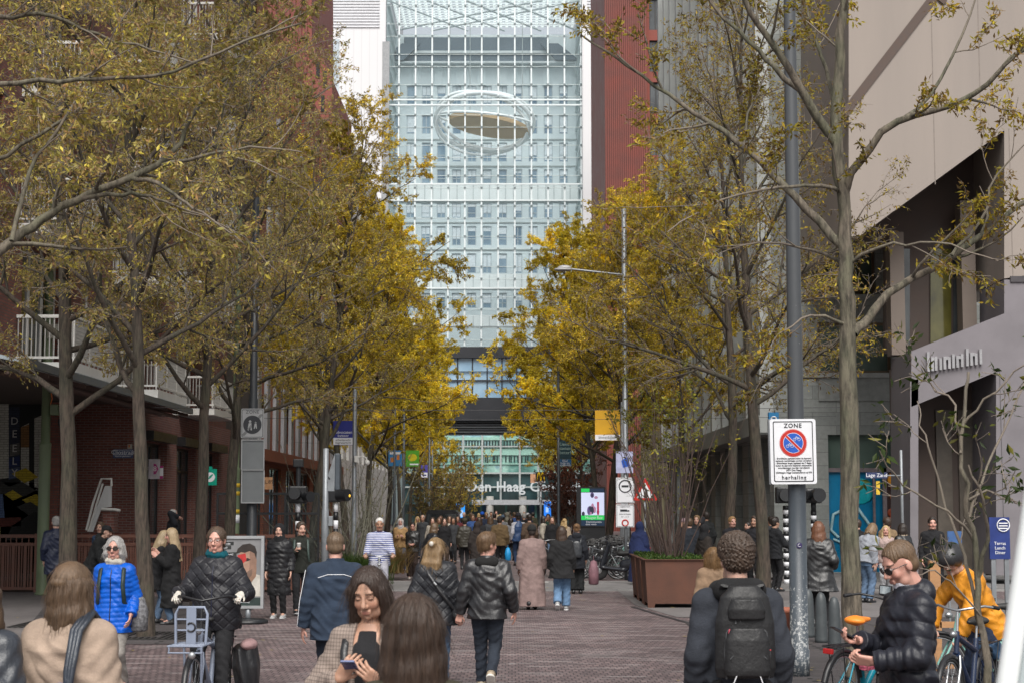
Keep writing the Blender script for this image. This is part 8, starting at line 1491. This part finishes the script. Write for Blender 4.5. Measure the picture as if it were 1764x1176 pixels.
b = MB(); b.ball(f.HL(.0, -.135, .05), (.03, .02, .03), M('hair_clip', (.5, .47, .42), .3)); b.build('hair_clip', None, e); o = follow('crossbody_bag', e, 'black crossbody bag strap across the blonde woman', 'bag'); b = MB(); m = cloth('bag_leather', BLK, 'leather'); b.tube([f.L(-.13, .0, .535), f.L(-.08, -.17, .42), f.L(.08, -.21, .2), f.L(.24, -.12, -.02)], .02, m, 6, squash=(tuple(f.Y), .4)); b.tube([f.L(.0, -.225, .31), f.L(.03, -.225, .28)], .016, rim_m, 6); b.build('strap', None, o); V = Vol(f.L(0, -.4, -.3), f.L(.5, .3, .2), .012); V.ell(f.L(.26, -.05, -.08), (.07, .13, .1), .01); blob(o, 'bag', V, m)
e, f = pers('broad man in navy jacket with white piping walking away', 580, 17.6, 8, 1.8, 'm', 'rosy', ('crop', (.1, .066, .04)), dict(c=(.022, .035, .06), hem=-.2, th=.04, collar=1.1, wr=.008), dict(c=(.016, .022, .035)), BLK, fig=dict(build=1.14, feet=WALK(.18), head=(-.08, .05, 0), hands={1: dict(p=(.28, .05, -.12)), -1: dict(p=(-.31, .06, -.14))}))
b = MB(); b.tube([f.L(-.17, -.12, .4), f.L(-.08, -.155, .43), f.L(.08, -.155, .43), f.L(.17, -.12, .4)], .004, whitep, 4); q = [f.sh[-1] + f.X * -.095 + f.Z * .02, f.el[-1] + f.X * -.09 - f.Y * .03, f.wr[-1] + f.X * -.066 - f.Y * .02]; b.tube(q, .004, whitep, 4); b.build('piping', None, e)
# ---- cyclist in black with the slate front rack
bx, by = at(366, 17.0), 17.0
e = bike('slate blue electric bicycle with wide front rack, ridden towards the camera', (bx, by, 0), R(176), slateb, None, 'dark', True, bar_rise=.12, thick=.026)
b = MB(); tb = slateb; zr0, zr1 = .83, 1.14; yr = .62
rr2 = [(-.14, .70, .8), (-.15, yr + .06, zr1 - .06), (-.12, yr + .06, zr1), (.12, yr + .06, zr1), (.15, yr + .06, zr1 - .06), (.14, .70, .8)]; b.tube(rr2, .014, tb, 8); b.box((-.045, yr + .05, .8), (.045, yr + .075, zr1), tb)
for z in (.93, 1.03): b.tube([(-.145, yr + .06, z), (.145, yr + .06, z)], .009, tb, 6)
for k in range(5): z = .76 + k * .012; b.tube([(-.15, .46 + k * .1, .8), (.15, .46 + k * .1, .8)], .008, tb, 6)
for s in (-1, 1): b.tube([(s * .15, .44, .8), (s * .16, .9, .8)], .01, tb, 6); b.tube([(s * .15, .9, .8), (s * .15, .9, .74)], .008, tb, 6); b.tube([(s * .07, .56, .34), (s * .085, .62, .8)], .014, tb, 6)
b.tube([(-.16, .9, .8), (.16, .9, .8)], .01, tb, 6); b.tube([(-.16, .9, .74), (.16, .9, .74)], .008, tb, 6); b.build('front_rack', None, e); b = MB(); b.tube([(.04 * math.cos(a), .7, .96 + .04 * math.sin(a)) for a in [R(40 + i * 28) for i in range(11)]], .008, blk_m, 5); b.build('rack_emblem', None, e); b = MB(); b.ball((-.07, .92, .72), (.035, .03, .035), rim_m); b.build('rack_lamp', None, e)
gl = (.5, .47, .42); e2 = person('woman in black quilted jacket and teal scarf riding the slate blue bicycle', (bx, by, 0), R(176)); f = Fig(H=1.76, sex='f', vox=.0072, hip=1.04, hipy=-.3, build=1.12, lean=.06, head=(-.05, .02, 0), feet={1: (.13, -.18, .22, .2), -1: (-.13, -.0, .1, .0)}, hands={s: dict(p=(s * .31, .0, 1.235), world=1, d=(-s * .1, .9, -.25), n=(-s * .35, 0, -.9), curl=1.0, thumb=.2) for s in (1, -1)}, elbows={1: (.3, -.6, -.7), -1: (-.3, -.6, -.7)})
f.body(e2, 'rosy', glove=gl); f.hair(e2, 'tied', (.07, .045, .03), .12); f.zipper(e2, f.jacket(e2, (.016, .016, .02), 'quiltd', hem=-.16, th=.045, collar=.8, belly=.03), -.1, .46, M('zip_dark', (.01, .012, .03), .4)); f.trousers(e2, BLK); f.shoes(e2, BLK); f.scarf(e2, (.0, .075, .1)); f.glasses(e2, (.03, .025, .022), False)
o = empty('pannier_bag', e.location, R(176), 'black pannier bag with pink cloth at the rear of the slate bicycle', 'bag'); V = Vol((-.7, -1.1, .1), (0, -.1, .95), .014); V.stack((A3(-.28, -.55, .2), A3(0, 1, 0), A3(-1, 0, .1), A3(0, 0, 1)), [(0, .2, .09), (.3, .24, .12), (.48, .22, .1), (.52, .1, .05)], .03, fold=(.015, 5, 1)); blob(o, 'bag', V, cloth('pannier_black', BLK, 'leather')); V = Vol((-.6, -1.0, .5), (0, -.2, .95), .014); V.ell((-.28, -.5, .71), (.08, .18, .06), .02); blob(o, 'pink_cloth', V, cloth('pink_cloth', (.4, .25, .25)))
# ---- cyclist in stripes
bx, by = at(655, 36), 36.0; bike('white bicycle ridden towards the camera by the man in stripes', (bx, by, 0), R(184), M('white_bike_paint', (.55, .56, .57), .3), None, 'silver', False)
e2 = person('white haired man in blue and white striped sweater on a bicycle', (bx, by, 0), R(184)); f = Fig(H=1.78, vox=.0125, hip=1.0, hipy=-.28, build=1.1, lean=.1, feet={1: (.12, -.15, .2, .2), -1: (-.12, 0, .12, 0)}, hands={s: dict(p=(s * .27, .04, 1.1), world=1, d=(0, .9, -.2), n=(0, 0, -1), curl=1.0) for s in (1, -1)}, elbows={1: (.1, -.6, -.8), -1: (-.1, -.6, -.8)})
f.body(e2, 'dark' if 0 else 'tan'); f.hair(e2, 'crop', (.5, .49, .47)); f.jacket(e2, (.5, .5, .5), 'stripe', hem=-.14, th=.03, collar=.8); f.trousers(e2, (.3, .3, .34), wide=.01); f.shoes(e2, (.3, .3, .3))
# ---- orange jacket rider
OR = (.62, .25, .02); e, f = pers('rider in orange jacket and black helmet bending over the navy bike', 1690, 17.4, 112, 1.78, 'm', 'pale', ('helmet', (.02, .02, .022)), dict(c=OR, kind='puffer', hem=-.16, th=.035, collar=1.2), dict(c=(.02, .03, .06)), BLK, fig=dict(lean=.55, feet=STAND, head=(.5, .2, 0), hands={1: dict(p=(.3, .38, .16), curl=1.0), -1: dict(p=(-.16, .42, .1), curl=1.0)}, elbows={1: (1, .2, -.4), -1: (-1, .2, -.4)}), vox=.009)
o = follow('courier_bag', e, 'dark blue drawstring bag hanging from the orange rider', 'bag'); V = Vol(f.L(-.5, -.3, -.6), f.L(.4, .5, .2), .014); V.stack(f.fr(f.L(-.05, .16, -.42)), [(0, .1, .08), (.12, .17, .13), (.28, .15, .12), (.36, .05, .05)], .03, fold=(.015, 7, 1)); blob(o, 'bag', V, cloth('courier_blue', (.02, .05, .1), 'puffer'))
# ---- middle distance, left
pers('man in navy coat standing by the fence behind the leftmost tree', 101, 38, 15, 1.86, 'm', 'pale', ('balding', (.25, .24, .23)), dict(c=(.015, .02, .045), kind='puffer', hem=-.35, th=.04), dict(c=BLK))
e, f = pers('man in dark cap and grey hood bending beside the fence', 166, 37, -100, 1.72, 'm', 'pale', ('cap', BLK), dict(c=(.016, .017, .018), hem=-.15, th=.04, hood=1), dict(c=DKD), fig=dict(lean=.4, hands={1: dict(p=(.2, .35, .05)), -1: dict(p=(-.2, .38, .05))}))
pers('person with short brown hair in blue jacket behind the man with cap', 178, 40.5, 160, 1.7, 'm', 'pale', ('short', HBR), dict(c=(.04, .07, .13), hem=-.15), dict(c=DKD))
pers('blonde woman leaning close to her friend by the slim tree', 276, 31.4, -70, 1.64, 'f', 'pale', ('wild', (.28, .21, .125), .34), dict(c=BLK, hem=-.3, th=.03), dict(c=DEN, kind='denim'), fig=dict(lean=.12, head=(.3, .3, 0), hands={1: dict(p=(.1, .28, .3)), -1: dict(p=(-.12, .25, .3))}))
pers('woman with long flying blonde hair in long black coat and glasses', 301, 31, 95, 1.68, 'f', 'rosy', ('wild', (.3, .22, .13), .46), dict(c=(.012, .012, .013), hem=-.62, th=.035, flare=.05), dict(c=DEN, kind='denim'), fig=dict(head=(.1, .2, 0), hands={1: dict(p=(.06, .25, .36)), -1: dict(p=(-.12, .26, .32))}))
pers('grey haired man in dark jacket sitting on the terrace with phone at his ear', 301, 46, -60, 1.72, 'm', 'rosy', ('balding', (.3, .29, .28)), dict(c=(.016, .018, .024), hem=-.15, th=.03), dict(c=BLK), z=.28, fig=dict(hands={1: dict(p=(.13, .1, .62)), -1: dict(p=(-.2, .2, .1))}))
e, f = pers('young man in black with green backpack straps carrying a paper cup', 521, 34, 188, 1.76, 'm', 'pale', ('short', (.05, .034, .024)), dict(c=(.018, .02, .016), hem=-.14, th=.03, hood=1), dict(c=BLK), (BLK, (.5, .5, .5)), fig=dict(feet=WALK(.24), head=(.35, .08, 0), hands={1: dict(p=(.1, .28, .3), curl=.8), -1: dict(p=(-.22, .03, -.08))}))
held('paper_cup', 'white paper cup in the hand of the young man in black', 'cup', e, f.L(.05, .36, .37), lambda b, p, m: b.lathe([(.03, -.06), (.042, .06), (.044, .065), (.03, .075)], m, tuple(p), 12), white_p); backpack(e, f, 'grey green backpack of the young man with the cup', (.06, .085, .075))
pers('person in long black puffer coat behind the advert stand', 484, 32.8, 175, 1.74, 'f', 'pale', ('hood', BLK), dict(c=(.014, .014, .016), kind='puffer', hem=-.5, th=.04, quilt=(.008, .09)), dict(c=BLK), ((.4, .4, .4), (.6, .6, .6)))
# ---- middle distance, centre
pers('woman in white headscarf and tan jacket with jeans walking towards the camera', 691, 54.5, 178, 1.7, 'f', 'rosy', ('hood', (.5, .47, .45)), dict(c=(.36, .22, .1), hem=-.1, th=.045), dict(c=(.06, .11, .2), wide=.03, kind='denim'), (.2, .1, .05), fig=dict(feet=WALK(.12), hands={1: dict(p=(.08, .25, .25)), -1: dict(p=(-.1, .25, .25))}))
pers('woman in black leather jacket and brown trousers looking at her phone', 712, 50.5, 176, 1.62, 'f', 'rosy', ('tied', HB, .1), dict(c=(.014, .013, .013), kind='leather', hem=-.1, th=.035), dict(c=(.035, .022, .018), wide=.035), (.5, .45, .4), fig=dict(head=(.1, .35, 0), hands={1: dict(p=(.08, .27, .15)), -1: dict(p=(-.07, .27, .15))}))
THB = (.22, .155, .145); e, f = pers('person in long mauve robe walking away', 916, 35.6, 6, 1.68, 'm', 'dark', ('crop', HB), dict(c=THB, hem=-.86, th=.04, collar=.6, flare=.05, name='robe', fold=(.012, 6, -.1), wr=.003), dict(c=BLK), BLK, fig=dict(feet=WALK(.16), build=1.1, hands={1: dict(p=(.26, .02, -.08)), -1: dict(p=(-.27, .04, -.08))}), extra=lambda e, f: f.hat(e, 'beanie', (.014, .014, .014)))
pers('woman with very long dark hair in black jacket and wide blue jeans', 967, 35.3, -4, 1.67, 'f', 'mid', ('long', HDB, .58), dict(c=(.013, .013, .014), hem=-.26, th=.045, flare=.05), dict(c=(.11, .19, .31), wide=.035, kind='denim'), ((.3, .3, .3), (.65, .65, .65)), fig=dict(feet=WALK(.12), build=1.05))
e, f = pers('woman in black coat with shiny black backpack walking beside the bicycles', 993, 42, -6, 1.66, 'f', 'pale', ('bun', (.16, .09, .045)), dict(c=(.016, .018, .024), hem=-.3, th=.04, hood=1), dict(c=(.012, .013, .014), wide=.04)); backpack(e, f, 'shiny black backpack on the woman beside the bicycles', (.022, .025, .03), .28, .4, .13, 'leather')
held('shopping_bag', 'dusky pink carrier bag hanging beside the parked bicycles', 'bag', e, f.L(.42, .0, -.12), bag_shape(.24, .55, .1), M('dusky_pink', (.2, .1, .12), .7, .3, 8))
e, f = pers('man in olive brown jacket and black cap carrying a blue bag', 861, 57, -10, 1.75, 'm', 'tan', ('cap', BLK), dict(c=(.1, .065, .03), hem=-.12, th=.05), dict(c=BLK), fig=dict(build=1.1)); held('shopping_bag', 'bright blue carrier bag of the man in the olive brown jacket', 'bag', e, f.L(.27, 0, -.2), bag_shape(.2, .4, .1), M('bag_blue', (.01, .25, .55), .5))
pers('man in navy body warmer with pale grey sleeves', 893, 62, 20, 1.83, 'm', 'dark', ('beanie', (.014, .014, .02)), dict(c=(.02, .045, .11), kind='puffer', hem=-.12, th=.05, sleeves=0), dict(c=(.015, .03, .07)), fig=dict(build=1.1), jk2=1, extra=lambda e, f: f.jacket(e, (.34, .34, .37), hem=-.1, th=.02, name='sweater'))
e, f = pers('woman in olive puffer jacket with brown shoulder bag walking away', 801, 58, 4, 1.68, 'f', 'pale', ('beanie', (.045, .04, .025)), dict(c=(.04, .036, .028), kind='puffer', hem=-.16, th=.045, quilt=(.008, .09)), dict(c=BLK)); held('shoulder_bag', 'brown leather bag of the woman in the olive puffer', 'bag', e, f.L(.26, -.05, .12), bag_shape(.3, .32, .12), cloth('bag_brown', (.12, .045, .03), 'leather'))
pers('person in dark brown coat with yellow green bag walking away', 822, 52, 0, 1.62, 'f', 'tan', ('hood', (.03, .022, .02)), dict(c=(.03, .024, .022), hem=-.4, th=.04), dict(c=BLK)); 
pers('woman with fur trimmed black coat turning away near the centre', 741, 45, -60, 1.66, 'f', 'pale', ('bob', (.09, .055, .03), .22), dict(c=(.018, .019, .023), kind='leather', hem=-.3, th=.045, flare=.05), dict(c=BLK), fig=dict(lean=.2), extra=lambda e, f: f.scarf(e, (.42, .32, .2), 'fur_collar'))
# ---- middle distance, right
pers('woman with long auburn hair in black leather jacket beside the lamp pole', 1406, 30.5, -14, 1.8, 'f', 'pale', ('long', (.12, .05, .025), .36), dict(c=(.014, .014, .015), kind='leather', hem=-.34, th=.05, flare=.07), dict(c=BLK), fig=dict(build=1.15, head=(.5, .1, 0), hands={1: dict(p=(.24, .15, .08)), -1: dict(p=(-.24, .1, .02))}))
pers('shorter person with golden brown hair in beige jacket beside the man with backpack', 1226, 22, 6, 1.55, 'f', 'pale', ('bob', (.15, .085, .035), .2), dict(c=(.25, .165, .105), hem=-.15, th=.04, collar=1), dict(c=BLK))
pers('person in black hood and brown coat behind the planter', 1212, 40, -60, 1.66, 'f', 'tan', ('hood', BLK), dict(c=(.035, .028, .024), hem=-.35, th=.04), dict(c=BLK))
for lab, u, Y, rz, H, sx_, sk, hr, jc, fg in (
    ('man in dark hooded jacket seen from behind near the shrub stems', 1186, 46, 10, 1.76, 'm', 'pale', ('short', HBR), (.02, .024, .032), None), ('woman with pink headscarf and grey cap behind the planter', 1176, 50, 100, 1.72, 'f', 'mid', ('beanie', (.3, .2, .22)), (.03, .03, .035), None),
    ('man on the phone behind the planter with hand at his ear', 1199, 52, 160, 1.8, 'm', 'pale', ('short', (.16, .1, .05)), (.02, .02, .024), dict(hands={-1: dict(p=(-.12, .12, .6)), 1: dict(p=(.2, .05, -.05))})), ('dark haired man in black coat left of the thin leafed tree', 1215, 54, 30, 1.9, 'm', 'tan', ('short', HB), (.015, .017, .018), None),
    ('blond man in black sweater facing the camera between the right trees', 1259, 45, 200, 1.8, 'm', 'rosy', ('short', (.24, .14, .06)), (.014, .014, .018), None), ('woman with dark bun between the two right trees', 1287, 47, 120, 1.66, 'f', 'pale', ('bun', HB), (.02, .021, .026), None),
    ('man in dark hooded coat just left of the rough tree trunk', 1298, 44, 150, 1.82, 'm', 'mid', ('short', HDB), (.018, .018, .022), None), ('person in black jacket gesturing right of the rough tree trunk', 1332, 43, -60, 1.8, 'm', 'mid', ('short', HB), (.016, .017, .02), dict(hands={1: dict(p=(.2, .36, .1)), -1: dict(p=(-.2, .36, .2))})),
    ('dark haired man in black jacket far right of the rough tree', 1326, 50, 20, 1.78, 'm', 'mid', ('short', HB), (.03, .034, .04), None)):
    pers(lab, u, Y, rz, H, sx_, sk, hr, dict(c=jc, hem=-.15, th=.035), dict(c=BLK), fig=fg)
pers('person in pale grey sweater bending with head down by the blue shop', 1487, 38, -50, 1.74, 'm', 'pale', ('long', (.14, .09, .05), .16), dict(c=(.27, .285, .32), hem=-.08, th=.05), dict(c=DEN, kind='denim', wide=.02), fig=dict(lean=.3, head=(0, .5, 0)))
pers('person in tan coat with curly dark hair in front of the orange globes', 1525, 44, 20, 1.78, 'm', 'pale', ('curly', HDB), dict(c=(.22, .15, .085), hem=-.35, th=.04), dict(c=BLK))
pers('smiling girl with long blonde hair and pale clothes by the corner shop', 1522, 41, 170, 1.62, 'f', 'rosy', ('long', (.38, .27, .14), .34), dict(c=(.4, .3, .28), hem=-.1, th=.03), dict(c=(.5, .5, .52), wide=.02))
pers('woman in black jacket with cream shearling collar beside the shop', 1551, 40, 30, 1.68, 'f', 'pale', ('bob', HB, .16), dict(c=(.016, .016, .017), kind='leather', hem=-.15, th=.05), dict(c=BLK), extra=lambda e, f: f.scarf(e, (.42, .33, .24), 'shearling_collar'))
pers('man with moustache in long black coat facing the street at right', 1602, 39, 176, 1.82, 'm', 'rosy', ('short', HB), dict(c=(.012, .012, .014), hem=-.6, th=.04), dict(c=BLK))
pers('person in black half hidden by the nearest right tree', 1474, 46, 40, 1.72, 'm', 'pale', ('short', HDB), dict(c=BLK, hem=-.15), dict(c=BLK))
e, f = pers('person in long navy blue veil and robe beside the parked scooter', 1101, 47, -30, 1.66, 'f', 'mid', None, dict(c=(.012, .02, .07), hem=-.2, th=.06), dict(c=(.012, .02, .07), bot=-.85, top=.2, r=.34, name='robe')); V = f.vol(pad=.3); V.ell(f.HL(0, -.02, .02), A3(.11, .125, .125), .02); V.cap(f.HL(0, -.02, -.04), f.L(0, -.04, .0), .1, .3, .06, (f.Y, 1.25)); V.ell(f.HL(0, .12, 0), (.06, .07, .085), .01, op='sub'); f._emit(V, 'veil', cloth('veil_cloth', (.012, .02, .07)), e)
# ---- the crowd towards the station
CJ = {'black': (.014, .014, .016), 'dark navy': (.016, .024, .05), 'charcoal': (.04, .042, .046), 'brown': (.07, .045, .03), 'olive': (.06, .058, .035), 'beige': (.32, .25, .18), 'grey': (.15, .15, .16), 'burgundy': (.11, .02, .025), 'blue': (.03, .07, .2), 'cream': (.4, .36, .3), 'dark green': (.015, .04, .028)}
crowd = [(746, 62, 180, 'f', 'long', HDB, 'cream'), (757, 66, 178, 'f', 'long', HBR, 'dark green'), (766, 60, 176, 'f', 'long', HDB, 'black'), (775, 68, 182, 'f', 'bob', HBR, 'cream'), (729, 70, 180, 'm', 'balding', HGR, 'charcoal'), (720, 74, 182, 'f', 'long', HBL, 'beige'), (782, 64, 175, 'f', 'long', HB, 'charcoal'), (789, 72, 184, 'f', 'bun', HBR, 'burgundy'), (760, 78, 180, 'f', 'long', HBR, 'brown'), (815, 70, 180, 'm', 'short', HBR, 'blue'), (831, 76, 4, 'm', 'beanie', (.01, .08, .42), 'dark navy'), (826, 62, 0, 'f', 'bob', HDB, 'black'), (845, 66, 6, 'f', 'wild', HBR, 'charcoal'), (838, 88, 180, 'm', 'short', HBL, 'black'), (852, 80, -5, 'm', 'short', HB, 'charcoal'), (866, 72, 8, 'm', 'beanie', (.06, .09, .13), 'grey'), (874, 78, 0, 'm', 'hood', (.16, .15, .12), 'olive'), (880, 68, -4, 'f', 'bob', HB, 'grey'), (886, 84, 10, 'm', 'short', HBR, 'blue'), (903, 74, 0, 'm', 'crop', HGR, 'black'), (912, 60, -8, 'm', 'short', HB, 'brown'), (909, 82, 3, 'm', 'beanie', (.4, .4, .42), 'dark navy'), (936, 66, -90, 'f', 'long', HB, 'cream'), (944, 70, 190, 'm', 'short', HB, 'dark green'), (951, 62, 170, 'f', 'bob', HBR, 'black'), (972, 58, -10, 'f', 'half', HBL, 'beige'), (800, 92, 180, 'm', 'balding', HGR, 'black'), (812, 100, 0, 'f', 'long', HBR, 'black'), (846, 104, 180, 'm', 'short', HB, 'grey'), (862, 98, 2, 'f', 'long', HBL, 'beige'), (892, 106, 180, 'm', 'short', HBR, 'dark navy'), (878, 112, 0, 'm', 'short', HB, 'brown'), (825, 112, 0, 'f', 'bob', HBL, 'burgundy'), (903, 116, 180, 'm', 'crop', HGR, 'charcoal'), (918, 96, 0, 'm', 'short', HB, 'olive'), (735, 88, 180, 'f', 'bob', HBR, 'black'), (870, 126, 0, 'f', 'long', HB, 'black'), (855, 132, 180, 'm', 'short', HBR, 'beige')]
used = {}
SN = {'long': 'long', 'bob': 'chin length', 'bun': 'tied up', 'balding': 'thinning grey', 'short': 'short', 'wild': 'windblown', 'crop': 'cropped grey', 'half': 'half tied'}
def hcol(c): return 'black' if c == HB else 'dark brown' if c == HDB else 'brown' if c == HBR else 'blonde' if c == HBL else ''
for i, (u, Y, rz, sx_, hs_, hc, jc) in enumerate(crowd):
    hd = ('in a hood' if hs_ == 'hood' else 'in a %s beanie' % ('bright blue' if hc[2] > .41 and hc[0] < .1 else 'slate' if hc[0] < .1 else 'pale grey') if hs_ == 'beanie' else 'with %s %s hair' % (SN[hs_], hcol(hc)))
    lab = '%s %s, %s coat, %s' % ({'m': 'man', 'f': 'woman'}[sx_], hd.replace('  ', ' '), jc, 'walking towards the camera' if 150 < rz < 200 else 'going away' if abs(rz) < 20 else 'turned sideways') ; lab = lab.replace('towards the camera', 'this way'); lab += ' left of centre' if u < 800 else ' in the centre' if u < 880 else ' right of centre'
    if lab in used: used[lab] += 1; lab += ' nearer the bicycles' if u > 900 else ' behind others'
    used[lab] = 1
    pers(lab, u, Y, rz + rnd.uniform(-18, 18), (1.76 if sx_ == 'm' else 1.67) + rnd.uniform(-.05, .07), sx_, rnd.choice(('pale', 'rosy', 'mid', 'tan', 'pale')), (hs_, hc, .3) if hs_ in ('long', 'bob', 'wild', 'half') else (hs_, hc), dict(c=CJ[jc], hem=rnd.choice((-.12, -.2, -.35, -.5)), th=rnd.uniform(.025, .05)), dict(c=rnd.choice((BLK, BLK, DKD, DEN, BRN)), wide=rnd.choice((0, .01, .03))), group='people in the crowd towards the station', fig=dict(feet=WALK(rnd.uniform(.08, .22), ph=rnd.choice((1, -1)))))
